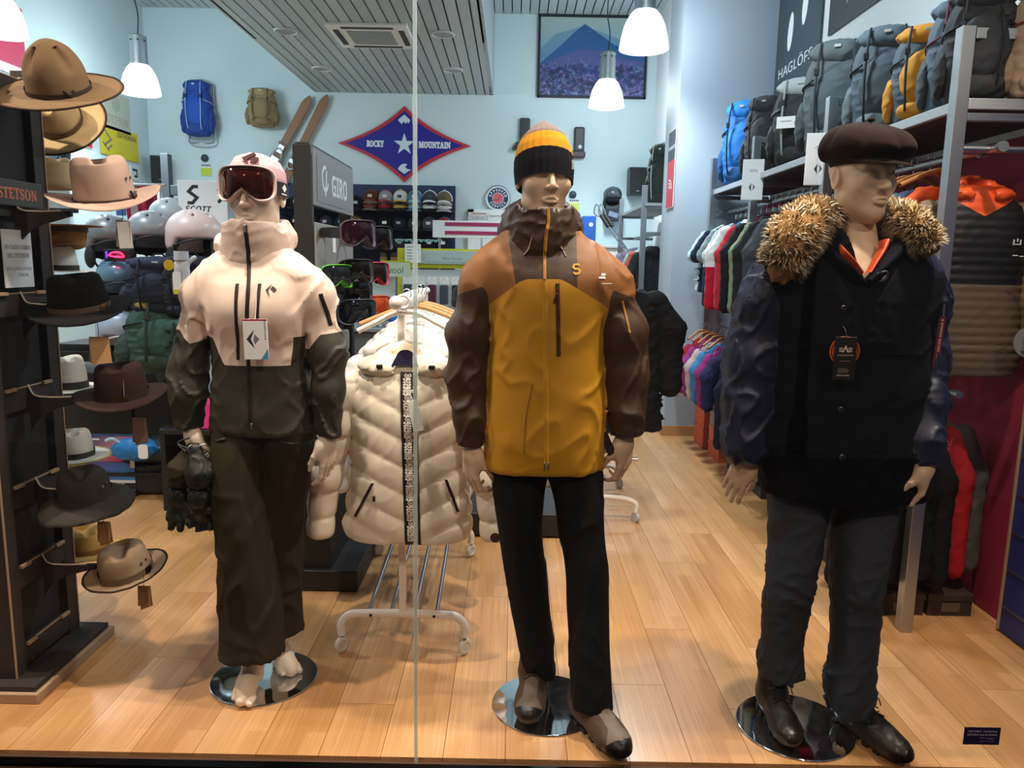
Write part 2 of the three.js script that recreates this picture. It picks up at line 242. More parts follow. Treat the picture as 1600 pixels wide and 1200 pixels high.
// pendant lamps
function pendant(px, py, z, label) {
  const p = px === null ? V(...py) : at(px, py, z), t = thing('pendant_lamp', label, 'lamp', p);
  const glass = new THREE.MeshStandardMaterial({ color: 0xffffff, roughness: 0.4, emissive: LAMP.color, emissiveIntensity: LAMP.glow });
  mesh('lamp_shade', lathe([[0, 0.14], [0.085, 0.14], [0.12, 0.1], [0.155, 0.03], [0.178, -0.06], [0.19, -0.14], [0.186, -0.142], [0, -0.142]], 40), glass, t);
  mesh('socket', [cyl(0.082, 0.26, 0, 0.275, 0), lathe([[0, 0.43], [0.03, 0.43], [0.078, 0.405]], 28), cyl(0.09, 0.02, 0, 0.145, 0)], metal(0xaab4b6, 0.4), t);
  for (const a of [0.4, 1.2, 2.4, 3.6, 4.8, 5.8]) mesh('vent', box(0.02, 0.012, 0.004, Math.sin(a) * 0.0825, 0.36, Math.cos(a) * 0.0825, 0, a, 0), BLACK, t);
  const top = (p.x > XS0 && p.x < XS1 ? YS : YC) - p.y;
  mesh('cord', tube([[0, 0.42, 0], [0.012, 0.6, 0], [-0.02, 0.42 + (top - 0.42) * 0.5, 0], [0, top, 0]], 0.006), plast(0x20262a), t);
  const l = new THREE.SpotLight(LAMP.color, LAMP.power, 0, 1.25, 0.7); l.name = 'lamp_light'; l.castShadow = true; l.shadow.radius = 8; l.position.y = -0.15; l.target.position.set(0, -1, 0); t.add(l, l.target);
  const b = new THREE.PointLight(LAMP.color, LAMP.bulb); b.name = 'bulb_light'; b.castShadow = true; b.shadow.radius = 8; t.add(b);
  return t;
}

// unseen track spotlights above the frame, placed to light the window display
function unseenTrackSpot(x, y, z, aim, label, k = 1) {
  const t = thing('unseen_track_spotlight', label, 'spotlight', [x, y, z]), d = V(...aim).sub(V(x, y, z)).normalize(), q = new THREE.Quaternion().setFromUnitVectors(V(0, -1, 0), d);
  const can = place(lathe([[0, 0.14], [0.04, 0.14], [0.05, 0.1], [0.05, 0], [0.046, 0], [0.044, 0.02], [0, 0.02]], 24), 0, 0, 0); can.applyQuaternion(q); mesh('housing', can, WHITEP, t);
  const lens = place(new THREE.CircleGeometry(0.043, 24), 0, 0, 0, Math.PI / 2); lens.translate(0, 0.012, 0); lens.applyQuaternion(q); mesh('lens', lens, new THREE.MeshStandardMaterial({ color: 0xffffff, emissive: SPOT.color, emissiveIntensity: 6, side: THREE.DoubleSide }), t);
  const e = V(0, 0.14, 0).applyQuaternion(q); mesh('stem', [bar(e, [e.x, 3.265 - y, e.z], 0.008)], WHITEP, t);
  const l = new THREE.SpotLight(SPOT.color, SPOT.power * k, 0, 0.75, 0.9); l.name = 'unseen_spot_light'; l.castShadow = true; l.shadow.radius = 1.6; l.position.copy(d).multiplyScalar(0.01); l.target.position.copy(d).multiplyScalar(1); t.add(l, l.target);
}

// unseen street lantern behind the viewer, placed to light the mannequins from in front
function unseenStreetLamp(x, z, label, k) {
  const t = thing('unseen_street_lamp', label, 'unseen street lamp', [x, -0.11, z]), I = plast(0x22262a, 0.5); mesh('pole', lathe([[0.09, 0], [0.07, 0.4], [0.045, 0.5], [0.035, 5.2], [0, 5.2]], 16), I, t); mesh('hood', place(lathe([[0.26, 0], [0.2, 0.12], [0.05, 0.2], [0, 0.2]], 20), 0, 5.32, 0), I, t);
  mesh('globe', place(new THREE.SphereGeometry(0.2, 24, 16), 0, 5.25, 0), new THREE.MeshStandardMaterial({ color: 0xffffff, emissive: 0xffe2c0, emissiveIntensity: 5 }), t);
  const l = new THREE.PointLight(0xffe6cc, k); l.name = 'unseen_street_light'; l.castShadow = true; l.shadow.radius = 9; l.position.y = 5.25; t.add(l);
}
const ORD = ['first', 'second', 'third', 'fourth', 'fifth', 'sixth', 'seventh', 'eighth', 'ninth', 'tenth', 'eleventh', 'twelfth', 'thirteenth', 'fourteenth', 'fifteenth', 'sixteenth'];
// ---------------------------------------------------------------- mannequins: shared shapes
const SKIN = mat(0xdcbb9c, 0.5, { clearcoat: 0.15, clearcoatRoughness: 0.5 }), SKINP = mat(0xe8d5c0, 0.5, { clearcoat: 0.15, clearcoatRoughness: 0.5 });
const headF = (() => {
  let f = U(0.045, ell(0, 0.04, -0.012, 0.074, 0.088, 0.097), ell(0, -0.035, 0.025, 0.06, 0.08, 0.066));
  f = U(0.03, f, ell(0, -0.098, 0.062, 0.026, 0.017, 0.02), cap(-0.05, -0.07, 0.0, 0.012, 0, -0.108, 0.055, 0.012), cap(0.05, -0.07, 0.0, 0.012, 0, -0.108, 0.055, 0.012), ell(-0.042, -0.022, 0.056, 0.02, 0.018, 0.02), ell(0.042, -0.022, 0.056, 0.02, 0.018, 0.02));
  f = U(0.018, f, cap(-0.042, 0.026, 0.068, 0.008, -0.008, 0.02, 0.088, 0.007), cap(0.042, 0.026, 0.068, 0.008, 0.008, 0.02, 0.088, 0.007));
  f = cut(0.016, f, ell(-0.03, 0.004, 0.098, 0.017, 0.012, 0.017), ell(0.03, 0.004, 0.098, 0.017, 0.012, 0.017));
  f = U(0.006, f, ell(-0.031, 0.003, 0.076, 0.015, 0.009, 0.012), ell(0.031, 0.003, 0.076, 0.015, 0.009, 0.012));
  f = U(0.014, f, cap(0, 0.016, 0.087, 0.006, 0, -0.03, 0.11, 0.009));
  f = U(0.008, f, ell(-0.0115, -0.034, 0.098, 0.008, 0.0065, 0.011), ell(0.0115, -0.034, 0.098, 0.008, 0.0065, 0.011), ell(0, -0.036, 0.106, 0.007, 0.006, 0.008));
  f = cut(0.003, f, ell(-0.007, -0.043, 0.102, 0.003, 0.003, 0.005), ell(0.007, -0.043, 0.102, 0.003, 0.003, 0.005));
  f = U(0.006, f, cap(-0.022, -0.067, 0.083, 0.003, -0.005, -0.0615, 0.096, 0.0055), cap(0.022, -0.067, 0.083, 0.003, 0.005, -0.0615, 0.096, 0.0055), cap(-0.017, -0.0735, 0.086, 0.004, 0.017, -0.0735, 0.086, 0.004), ell(0, -0.0745, 0.093, 0.013, 0.006, 0.006));
  f = cut(0.002, f, cap(-0.025, -0.068, 0.088, 0.0012, 0, -0.0675, 0.102, 0.0016), cap(0.025, -0.068, 0.088, 0.0012, 0, -0.0675, 0.102, 0.0016), ell(0, -0.085, 0.094, 0.014, 0.005, 0.006));
  for (const s of [-1, 1]) { f = U(0.006, f, cut(0.004, ell(s * 0.077, -0.002, -0.012, 0.009, 0.032, 0.019), ell(s * 0.084, 0.003, -0.008, 0.007, 0.02, 0.01))); }
  return U(0.03, f, cap(0, -0.06, -0.022, 0.053, 0, -0.17, -0.034, 0.052));
})();
const headG = net(headF, [-0.1, -0.18, -0.13, 0.1, 0.14, 0.135], 0.0032);
function handF(curl, spread = 0.15, thumb = 0.3) {       // right hand hanging down, palm towards +x, thumb towards +z
  let f = U(0.03, ell(0.002, -0.055, 0.002, 0.017, 0.05, 0.04), cap(0, 0.03, 0, 0.026, 0, -0.02, 0.002, 0.025), ell(0.012, -0.035, 0.026, 0.014, 0.03, 0.016));
  const fs = [[-0.094, 0.03, [0.042, 0.026, 0.02], 0.0085], [-0.1, 0.01, [0.047, 0.029, 0.021], 0.0088], [-0.097, -0.01, [0.043, 0.027, 0.02], 0.0083], [-0.088, -0.028, [0.034, 0.021, 0.018], 0.0074]];
  fs.forEach(([y, z, L, r], i) => {
    let p = [0.0, y + 0.03, z * 0.85], q = [0.002, y, z], a = curl[i] * 0.5; let g = cap(...p, 0.011, ...q, r + 0.0012);
    p = q; for (let k = 0; k < 3; k++) { const d = [Math.sin(a), -Math.cos(a), (i - 1.3) * -spread * 0.25]; q = [p[0] + d[0] * L[k], p[1] + d[1] * L[k], p[2] + d[2] * L[k]]; g = U(0.003, g, cap(...p, r + (k ? 0 : 0.0008), ...q, r * (k === 2 ? 0.78 : 0.92))); p = q; a += curl[i] * (k ? 0.7 : 1); }
    f = U(i ? 0.004 : 0.006, f, g);
  });
  const t = thumb; f = U(0.012, f, cap(0.008, -0.03, 0.03, 0.014, 0.016 + 0.02 * t, -0.06, 0.048, 0.0115)); f = U(0.004, f, U(0.004, cap(0.016 + 0.02 * t, -0.06, 0.048, 0.0105, 0.022 + 0.05 * t, -0.088, 0.05, 0.0095), cap(0.022 + 0.05 * t, -0.088, 0.05, 0.0094, 0.022 + 0.08 * t, -0.112, 0.046, 0.0075)));
  return f;
}
const handG = (curl, thumb = 0.3) => net(handF(curl, 0.15, thumb), [-0.05, -0.21, -0.06, 0.12, 0.05, 0.085], 0.0032);
const HANDS = { relaxed: handG([0.45, 0.55, 0.62, 0.7]), curled: handG([0.75, 0.85, 0.95, 1.0], 0.5), grip: handG([1.15, 1.2, 1.2, 1.2], 0.7) };
function moved(g, p, ry = 0, rx = 0, rz = 0, s = 1, mirror = false) {
  g = g.clone(); const m = new THREE.Matrix4().compose(p.isVector3 ? p : V(...p), new THREE.Quaternion().setFromEuler(new THREE.Euler(rx, ry, rz, 'YXZ')), V(mirror ? -s : s, s, s)); g.applyMatrix4(m);
  if (mirror) { if (g.index) { const a = g.index.array; for (let i = 0; i < a.length; i += 3) { const t = a[i]; a[i] = a[i + 1]; a[i + 1] = t; } } else { const q = g.attributes; for (const k in q) { const A = q[k].array, n = q[k].itemSize; for (let i = 0; i < A.length; i += 3 * n) for (let c = 0; c < n; c++) { const t = A[i + c]; A[i + c] = A[i + n + c]; A[i + n + c] = t; } } } }
  return g;
}
// rows of [py, left px, right px, half depth, z offset] at the plane z -> profile rows
const rowsAt = (z, rows) => rows.map(([py, l, r, d, dz = 0]) => { const a = at(l, py, z + dz), b = at(r, py, z + dz); return [(a.y + b.y) / 2, (a.x + b.x) / 2, z + dz, (b.x - a.x) / 2, d]; });
const chainAt = (k, pts) => { const q = pts.map(([px, py, z, r]) => { const p = at(px, py, z); return [p.x, p.y, p.z, r]; }); const l = []; for (let i = 0; i + 1 < q.length; i++) l.push(cap(...q[i], ...q[i + 1])); const f = U(k, ...l); const a = q[q.length - 2], b = q[q.length - 1], n = V(b[0] - a[0], b[1] - a[1], b[2] - a[2]).normalize(); const e = (x, y, z) => smax(f(x, y, z), (x - b[0]) * n.x + (y - b[1]) * n.y + (z - b[2]) * n.z, 0.008); e.pts = q; return e; };
const bounds = (l, m) => { const b = [9, 9, 99, -9, -9, -99]; for (const p of l) for (let k = 0; k < 3; k++) { b[k] = Math.min(b[k], p[k] - (p[3] || 0) - m); b[k + 3] = Math.max(b[k + 3], p[k] + (p[3] || 0) + m); } return b; };
const rowB = (r, m = 0.03) => { const b = [9, 9, 99, -9, -9, -99]; for (const q of r) { b[0] = Math.min(b[0], q[1] - q[3] - m); b[3] = Math.max(b[3], q[1] + q[3] + m); b[1] = Math.min(b[1], q[0] - m); b[4] = Math.max(b[4], q[0] + m); b[2] = Math.min(b[2], q[2] - q[4] - m); b[5] = Math.max(b[5], q[2] + q[4] + m); } return b; };
function front(f, x, y, z0, span = 0.5) { let z = z0 + span / 2; for (let i = 0; i < 90; i++) { const d = f(x, y, z); if (d < 0.0008) return z; z -= Math.max(0.0015, Math.min(d * 0.8, 0.03)); if (z < z0 - span / 2) return z0 - 0.04; } return z; }
// a raised strip along pixel points lying on the front of a soft shape
function strip(f, pts, w, t, z0) {
  const c = new THREE.CatmullRomCurve3(pts.map(([px, py]) => { let p = at(px, py, z0 + 0.1); for (let i = 0; i < 4; i++) p = at(px, py, front(f, p.x, p.y, z0)); return p; })), n = Math.max(8, pts.length * 7), P = c.getSpacedPoints(n), O = [-0.004, t, t * 1.25, t, -0.004];
  return grid(4, n, (u, v) => { const i = Math.round(v * n), a = P[Math.max(0, i - 1)], b = P[Math.min(n, i + 1)], L = Math.hypot(b.x - a.x, b.y - a.y) || 1, k = Math.round(u * 4), o = ([-1, -0.9, 0, 0.9, 1][k]) * w / 2, x = P[i].x - (b.y - a.y) / L * o, y = P[i].y + (b.x - a.x) / L * o; return [x, y, front(f, x, y, z0) + O[k]]; });
}
// a flat outline (px points or a shape in metres) laid on the front of a soft shape
function onto(f, geo, px, py, z0, off = 0.0015, rot = 0) {
  let p = at(px, py, z0 + 0.1); for (let i = 0; i < 4; i++) p = at(px, py, front(f, p.x, p.y, z0));
  const g = geo.clone(); if (rot) g.rotateZ(rot); const q = g.attributes.position; for (let i = 0; i < q.count; i++) { const x = p.x + q.getX(i), y = p.y + q.getY(i); q.setXYZ(i, x, y, front(f, x, y, z0) + off + q.getZ(i)); } g.computeVertexNormals(); return g;
}
const flat = (pts, holes = []) => { const s = pts instanceof THREE.Shape ? pts : shapeOf(pts); for (const h of holes) s.holes.push(shapeOf(h)); return new THREE.ShapeGeometry(s, 8); };
const patch = (w, h, n = 6) => new THREE.PlaneGeometry(w, h, n, n);
function discBase(parent, x, z, r) { const b = mesh('base_disc', place(lathe([[0, 0], [r, 0], [r + 0.001, 0.003], [r - 0.002, 0.007], [0, 0.008]], 64), x, 0, z), CHROME, parent); return b; }
// knitted hat in head space: rows of [radius x, radius z, y]
function knit(rows, ribs = 0, amp = 0.0012) { const n = rows.length - 1; return grid(96, n * 5, (u, v) => { const s = v * n, i = Math.min(n - 1, Math.floor(s)), t = s - i, a = rows[i], b = rows[i + 1], q = t * t * (3 - 2 * t), r = ribs ? 1 + amp / 0.08 * Math.cos(u * Math.PI * 2 * ribs) : 1, A = u * Math.PI * 2; const k = mix(t, q, 0.35); return [Math.sin(A) * mix(a[0], b[0], k) * r, mix(a[2], b[2], k), Math.cos(A) * mix(a[1], b[1], k) * r]; }, true); }
function shoe(parent, p, turn, c, tall = 0.0, s = 1) {     // c: [upper, sole, cap, tongue, lace]
  const g = new THREE.Group(); g.name = 'shoe'; g.position.copy(p); g.rotation.y = turn; g.scale.setScalar(s); parent.add(g);
  let f = U(0.04, ell(0, 0.045, 0.115, 0.047, 0.04, 0.085), ell(0, 0.058, 0.02, 0.04, 0.05, 0.09), ell(0, 0.06, -0.045, 0.037, 0.055, 0.05), cap(0, 0.09, -0.03, 0.044, 0, 0.135 + tall, -0.04, 0.046 + tall * 0.05));
  f = crumple(cut(0.008, f, (x, y, z) => y - 0.0), 22, 0.0022, 5); const h = (x, y, z) => smax(f(x, y, z), -y + 0.0, 0.006);
  const g0 = net(h, [-0.07, -0.01, -0.12, 0.07, 0.2 + tall, 0.22], 0.0055); let [low, up] = clip(g0, (x, y, z) => y - 0.03 - 0.012 * sstep(0.05, -0.1, z));
  const [rest, capG] = clip(up, (x, y, z) => z - 0.14 - 0.9 * (y - 0.035)); const [rest2, over] = clip(rest, (x, y, z) => Math.min(z - 0.122 - 1.2 * Math.max(0, Math.abs(x) - 0.012), y - 0.04)), [side, tongue] = clip(rest2, (x, y, z) => Math.min(0.021 + 0.1 * (z < 0.03 ? 0.03 - z : 0) - Math.abs(x), z + 0.03, y - 0.06));
  mesh('sole', [low, ...[-1, 0, 1, 2, 3].map((i) => box(0.07 - 0.004 * Math.abs(i), 0.012, 0.02, 0, 0.006, -0.03 + i * 0.042))], c[1], g); mesh('upper', side, c[0], g); mesh('toe_cap', capG, c[2], g); mesh('toe_overlay', over, c[5] || c[0], g); mesh('tongue', tongue, c[3], g);
  const L = []; for (let i = 0; i < 5; i++) { const z = 0.122 - i * 0.026, y = 0.078 + i * 0.013; for (const q of [-1, 1]) L.push(tube([[-q * 0.024, y - 0.006, z], [0, y + 0.006, z - 0.01], [q * 0.024, y - 0.002, z - 0.022]], 0.0022, 6, 5)); } L.push(tube([[0.01, 0.14, 0.005], [0.035, 0.135, 0.03], [0.045, 0.11, 0.035]], 0.002, 8, 5)); mesh('laces', L, c[4], g); return g;
}
const logoDiamond = (s) => mergeGeometries([flat([[0, s], [-s * 0.95, 0], [0, -s], [-0.28 * s, -s], [-0.3 * s, -0.72 * s], [-0.5 * s, -0.2 * s], [-0.42 * s, 0.1 * s]].map(([a, b]) => [a, b])), flat([[s * 0.1, s * 0.62], [s * 0.75, s * 0.05], [s * 0.35, -s * 0.35], [-s * 0.22, s * 0.2]])]);
const goggleGeo = (() => {                      // a wrap-around mask bent about the face
  const out = (a) => { const c = Math.cos(a), s = Math.sin(a), e = 0.55, x = Math.sign(c) * Math.pow(Math.abs(c), e) * 0.094, y = Math.sign(s) * Math.pow(Math.abs(s), e) * 0.05; return [x, y + (s < 0 ? 0.034 * Math.exp(-x * x / 0.0007) : 0)]; };
  const bend = (x, y, d) => { const R = 0.105, a = x / R; return [Math.sin(a) * (R + d), y, Math.cos(a) * (R + d) - R]; };
  const lens = grid(48, 6, (u, v) => { const [x, y] = out(u * Math.PI * 2), k = 1 - v; return bend(x * k, (y - 0.006) * k + 0.006, 0.012 * (1 - k * k)); }, true);
  const rim = grid(64, 8, (u, v) => { const [x, y] = out(u * Math.PI * 2), q = v * Math.PI * 2, k = 1 + 0.07 * Math.cos(q); return bend(x * k, (y - 0.006) * k + 0.006, -0.009 + 0.018 * Math.sin(q)); }, true);
  const foam = grid(48, 3, (u, v) => { const [x, y] = out(u * Math.PI * 2); return bend(x * (0.99 - 0.05 * v), (y - 0.006) * (0.99 - 0.05 * v) + 0.006, -0.012 - 0.032 * v); }, true);
  return { lens, rim, foam };
})();

const trap = (a, b, Z, r = 0.04) => { const p = at(a[0], a[1], Z - 0.01), q = at(b[0], b[1], Z - 0.005); return cap(p.x, p.y - r, p.z, r, q.x, q.y - r, q.z, r); };

// jacket body and sleeves grown together at the shoulders, apart below the arms; split again into [body, left sleeve, right sleeve]
const dress = (T, L, R, yArm) => (x, y, z) => { const k = mix(0.004, 0.045, sstep(yArm - 0.07, yArm + 0.03, y)); return smin(smin(T(x, y, z), L(x, y, z), k), R(x, y, z), k); };
function undress(f, T, L, R, b, h) { const [a, l] = clip(net(f, b, h), (x, y, z) => T(x, y, z) - L(x, y, z)), [c, r] = clip(a, (x, y, z) => T(x, y, z) - R(x, y, z)); return [c, l, r]; }
const both = (...l) => l[0].map((_, i) => (i < 3 ? Math.min : Math.max)(...l.map((b) => b[i])));
const smoothRows = (rows, n) => new THREE.CatmullRomCurve3(rows.map((r) => V(r[0], r[1], r[2] || 0)), false, 'centripetal').getSpacedPoints(n).map((p) => [Math.max(0, p.x), p.y, p.z]);
// ---------------------------------------------------------------- the woman mannequin on the left
{
  const Z = -2.5, t = thing('mannequin', 'woman mannequin in pale pink and olive shell jacket with pink beanie and ski goggles', 'mannequin', [0, 0, 0]);
  const OLIVE = shell(0x2f291d, 0.6), PINK = shell(0xe6cbba, 0.55), PANT = cloth(0x2d271a, 0.8);
  const TR = rowsAt(Z, [[673, 331, 493, 0.118], [640, 332, 488, 0.116], [600, 335, 483, 0.108], [570, 337, 478, 0.108], [530, 333, 477, 0.114], [480, 325, 483, 0.12], [447, 317, 489, 0.116], [428, 318, 487, 0.1], [412, 332, 470, 0.086], [398, 350, 452, 0.078], [384, 358, 444, 0.07]]);
  const b1 = at(372, 487, Z + 0.05), b2 = at(430, 487, Z + 0.05);
  const mS = (x, y) => 0.5 + 1.2 * sstep(0.05, 0.16, Math.abs(x - at(403, 500, Z).x)) + 0.3 * sstep(1.05, 0.95, y);
  const LS = chainAt(0.05, [[342, 434, Z, 0.044], [318, 468, Z, 0.05], [294, 575, Z, 0.054], [294, 615, Z + 0.02, 0.05], [297, 667, Z + 0.03, 0.036]]), RS = chainAt(0.05, [[462, 432, Z, 0.044], [492, 468, Z, 0.05], [513, 550, Z, 0.052], [513, 610, Z + 0.02, 0.045], [512, 679, Z + 0.03, 0.036]]);
  const T0 = U(0.06, prof(TR, 2.3), ell(b1.x, b1.y, b1.z, 0.07, 0.075, 0.075), ell(b2.x, b2.y, b2.z, 0.07, 0.075, 0.075), trap([355, 398], [309, 436], Z, 0.045), trap([448, 396], [496, 434], Z, 0.045)), torso = crumple(dress(T0, LS, RS, at(400, 492, Z).y), 12, 0.0045, 3, (x, y, z) => mS(x, y) * (Math.min(LS(x, y, z), RS(x, y, z)) < T0(x, y, z) ? 1.2 : 0.8), 0.8), [bodyG, leftG, rightG] = undress(torso, T0, LS, RS, both(rowB(TR, 0.05), bounds(LS.pts, 0.03), bounds(RS.pts, 0.03)), 0.007);
  const panelY = (x, y) => { const a = at(345, 572, Z + 0.12), q = at(332, 527, Z + 0.08), c = at(448, 572, Z + 0.12), e = at(458, 527, Z + 0.08); return x < a.x ? mix(a.y, q.y, clamp((a.x - x) / (a.x - q.x), 0, 1)) : x > c.x ? mix(c.y, e.y, clamp((x - c.x) / (e.x - c.x), 0, 1)) : a.y; };
  const [lowT, upT] = clip(bodyG, (x, y, z) => y - panelY(x, y));
  mesh('jacket_front', upT, PINK, t, 'pale pink upper jacket'); mesh('jacket_skirt', lowT, OLIVE, t, 'dark olive lower jacket');
  for (const [S, sg, pts] of [[LS, leftG, [[283, 515], [296, 536], [333, 527]]], [RS, rightG, [[485, 545], [500, 522], [538, 518]]]]) {
    const yl = pts.map(([a, c]) => at(a, c, Z + 0.03));
    const [a, c] = clip(sg, (x, y) => { const s = clamp((x - yl[0].x) / (yl[2].x - yl[0].x), 0, 1); return y - (s < 0.35 ? mix(yl[0].y, yl[1].y, s / 0.35) : mix(yl[1].y, yl[2].y, (s - 0.35) / 0.65)); });
    mesh('upper_sleeve', c, PINK, t, 'pale pink upper sleeve'); mesh('lower_sleeve', a, OLIVE, t, 'dark olive lower sleeve');
    mesh('cuff', place(new THREE.TorusGeometry(0.032, 0.005, 8, 24), S.pts[4][0], S.pts[4][1] + 0.006, S.pts[4][2], Math.PI / 2), OLIVE, t);
  }
  // funnel collar and folded hood
  const CO = rowsAt(Z, [[414, 346, 450, 0.09], [395, 346, 450, 0.09], [375, 348, 450, 0.1], [358, 350, 448, 0.103], [345, 352, 446, 0.103]]), CI = CO.map((r, i) => [r[0] + (i ? 0.012 : 0), r[1], r[2], r[3] - 0.012, r[4] - 0.012]);
  const h1 = at(445, 372, Z - 0.05), h2 = at(352, 382, Z - 0.06), hb = at(400, 372, Z - 0.12);
  const collar = crumple(U(0.03, cut(0.01, prof(CO), prof(CI.filter((r, i) => i > 1).concat([[CI[4][0] + 0.05, ...CI[4].slice(1)]]))), ell(h1.x, h1.y, h1.z, 0.035, 0.045, 0.075), ell(h2.x, h2.y, h2.z, 0.03, 0.04, 0.07), ell(hb.x, hb.y, hb.z, 0.11, 0.05, 0.055)), 15, 0.005, 21);
  mesh('collar_hood', net(collar, rowB(CO, 0.12), 0.0065), PINK, t);
  const jf = (x, y, z) => Math.min(torso(x, y, z), collar(x, y, z));
  mesh('main_zip', strip(jf, [[383, 352], [386, 375], [389, 410], [388, 450], [386, 500], [388, 560], [390, 610], [392, 668]], 0.013, 0.0025, Z), plast(0x1a100e, 0.4), t);
  for (const [a, c, d] of [[382, 357, 0.115], [393, 667, 0.125]]) mesh('zip_pull', rbox(0.007, 0.022, 0.005, 0.002, ...at(a, c, Z + d).toArray()), STEEL, t);
  mesh('chest_pocket_zip', strip(torso, [[371, 443], [369, 500], [372, 562]], 0.011, 0.002, Z), plast(0x20120f, 0.4), t);
  mesh('chest_pocket_zip', strip(torso, [[406, 443], [403, 470], [402, 500]], 0.011, 0.002, Z), plast(0x20120f, 0.4), t);
  mesh('sleeve_pocket_zip', strip(torso, [[501, 459], [508, 480], [517, 508]], 0.012, 0.002, Z), plast(0x20120f, 0.4), t);
  mesh('chest_logo', onto(torso, logoDiamond(0.02), 425, 453, Z, 0.002), plast(0x3a2c28, 0.6), t);
  // hang tag
  const tg = at(400, 530, Z + 0.155), tagT = draw(160, 260, (g, w, h) => { g.fillStyle = '#f3efec'; g.fillRect(0, 0, w, h); g.fillStyle = '#b3252b'; g.fillRect(0, 0, w, 12); g.save(); g.translate(62, 130); g.fillStyle = '#26282a'; g.beginPath(); g.moveTo(10, -62); g.lineTo(-42, 0); g.lineTo(10, 62); g.lineTo(0, 30); g.lineTo(-14, 0); g.lineTo(0, -30); g.fill(); g.fillStyle = '#7a7c80'; g.beginPath(); g.moveTo(12, -34); g.lineTo(44, 0); g.lineTo(12, 34); g.lineTo(4, 8); g.fill(); g.restore(); g.save(); g.translate(144, 72); g.rotate(-Math.PI / 2); word(g, 'BLACK DIAMOND', 0, 0, 15, '#222'); g.restore(); g.fillStyle = '#4a90c4'; g.beginPath(); g.moveTo(w, 190); g.lineTo(w, h); g.lineTo(110, h); g.fill(); });
  const hang = thing('hang_tag', 'white and blue paper swing tag with a diamond mark on the pink jacket', 'tag', tg); mesh('card', place(new THREE.PlaneGeometry(0.075, 0.125), 0, 0, 0.004), printed(tagT), hang); mesh('card_back', rbox(0.075, 0.125, 0.006, 0.002), PAPER, hang); mesh('string', tube([[0, 0.06, 0], [0.004, 0.1, -0.006], [0.006, 0.15, -0.012]], 0.0012), WHITEP, hang); hang.rotation.z = 0.02;
  // trousers: wide legs, the near leg overlapping the far one
  const L1 = rowsAt(Z, [[662, 335, 420, 0.1], [720, 333, 413, 0.1, 0.03], [780, 334, 414, 0.1, 0.045], [840, 342, 420, 0.098, 0.055], [905, 347, 430, 0.095, 0.06], [960, 346, 439, 0.094, 0.06], [1019, 345, 443, 0.095, 0.07]]), L2 = rowsAt(Z, [[662, 405, 489, 0.1], [720, 410, 487, 0.1, -0.03], [795, 404, 476, 0.1, -0.06], [850, 396, 471, 0.096, -0.07], [905, 395, 469, 0.094, -0.09], [984, 392, 472, 0.094, -0.11]]);
  const legs = crumple(U(0.006, prof(L1, 2.2, 0.006), prof(L2, 2.2, 0.006)), 11, 0.008, 33, (x, y) => 0.45 + 0.7 * sstep(0.75, 0.5, y) - 0.4 * sstep(0.3, 0.15, y), 0.5);
  const lb = rowB(L1, 0.05).map((v, i) => i < 3 ? Math.min(v, rowB(L2, 0.05)[i]) : Math.max(v, rowB(L2, 0.05)[i])); mesh('trousers', net(legs, lb, 0.008), PANT, t);
  mesh('pocket_zip', strip(legs, [[437, 691], [460, 694], [486, 694]], 0.009, 0.002, Z), plast(0x15100a, 0.5), t); mesh('pocket_zip', strip(legs, [[338, 689], [352, 686]], 0.009, 0.002, Z), plast(0x15100a, 0.5), t);
  // body: head, core, hands, bare feet
  const hd = at(402, 307, Z - 0.005), core = [], P = (px, py, z) => at(px, py, z).toArray();
  const sh = TR[7], hip = P(411, 690, Z);
  core.push(cap(hd.x, hd.y - 0.1, hd.z - 0.03, 0.05, sh[1], sh[0] - 0.02, Z, 0.06), prof(rowsAt(Z, [[655, 345, 478, 0.09], [600, 352, 465, 0.085], [500, 345, 465, 0.09], [440, 335, 470, 0.08], [415, 350, 452, 0.06]])), cap(...P(385, 700, Z + 0.02), 0.06, ...P(390, 880, Z + 0.05), 0.042), cap(...P(390, 880, Z + 0.05), 0.042, ...P(396, 1020, Z + 0.04), 0.028), cap(...P(440, 700, Z), 0.06, ...P(435, 860, Z - 0.08), 0.042), cap(...P(435, 860, Z - 0.08), 0.042, ...P(436, 1010, Z - 0.11), 0.028));
  for (const S of [LS, RS]) for (let i = 0; i < 4; i++) core.push(cap(S.pts[i][0], S.pts[i][1], S.pts[i][2], 0.032 - i * 0.003, S.pts[i + 1][0], S.pts[i + 1][1], S.pts[i + 1][2], 0.029 - i * 0.003));
  const foot = (a, b, w) => { const A = V(...a), B = V(...b), d = B.clone().sub(A), s = V(d.z, 0, -d.x).normalize(); let f = U(0.03, cap(...a, 0.03, A.x - d.x * 0.12, A.y - 0.06, A.z - d.z * 0.12 - 0.01, 0.026), cap(...a, 0.032, ...A.clone().lerp(B, 0.6).toArray(), 0.03), cap(...A.clone().lerp(B, 0.55).toArray(), 0.03, B.x, B.y + 0.006, B.z, w * 0.45)); for (let k = 0; k < 5; k++) { const o = (k - 2) * w * 0.36 * -1, l = 1.03 - 0.03 * k; const q = A.clone().lerp(B, l).addScaledVector(s, o); f = U(0.012, f, cap(A.x + d.x * 0.55, A.y + d.y * 0.55, A.z + d.z * 0.55, 0.02, q.x - d.x * 0.22, q.y + 0.008, q.z - d.z * 0.22, 0.0135)); f = U(0.004, f, cap(q.x - d.x * 0.25, q.y + 0.006, q.z - d.z * 0.25, 0.0105, q.x, q.y, q.z, k ? 0.0085 : 0.0115)); } return (x, y, z) => smax(f(x, y, z), 0.0085 - y, 0.004); };
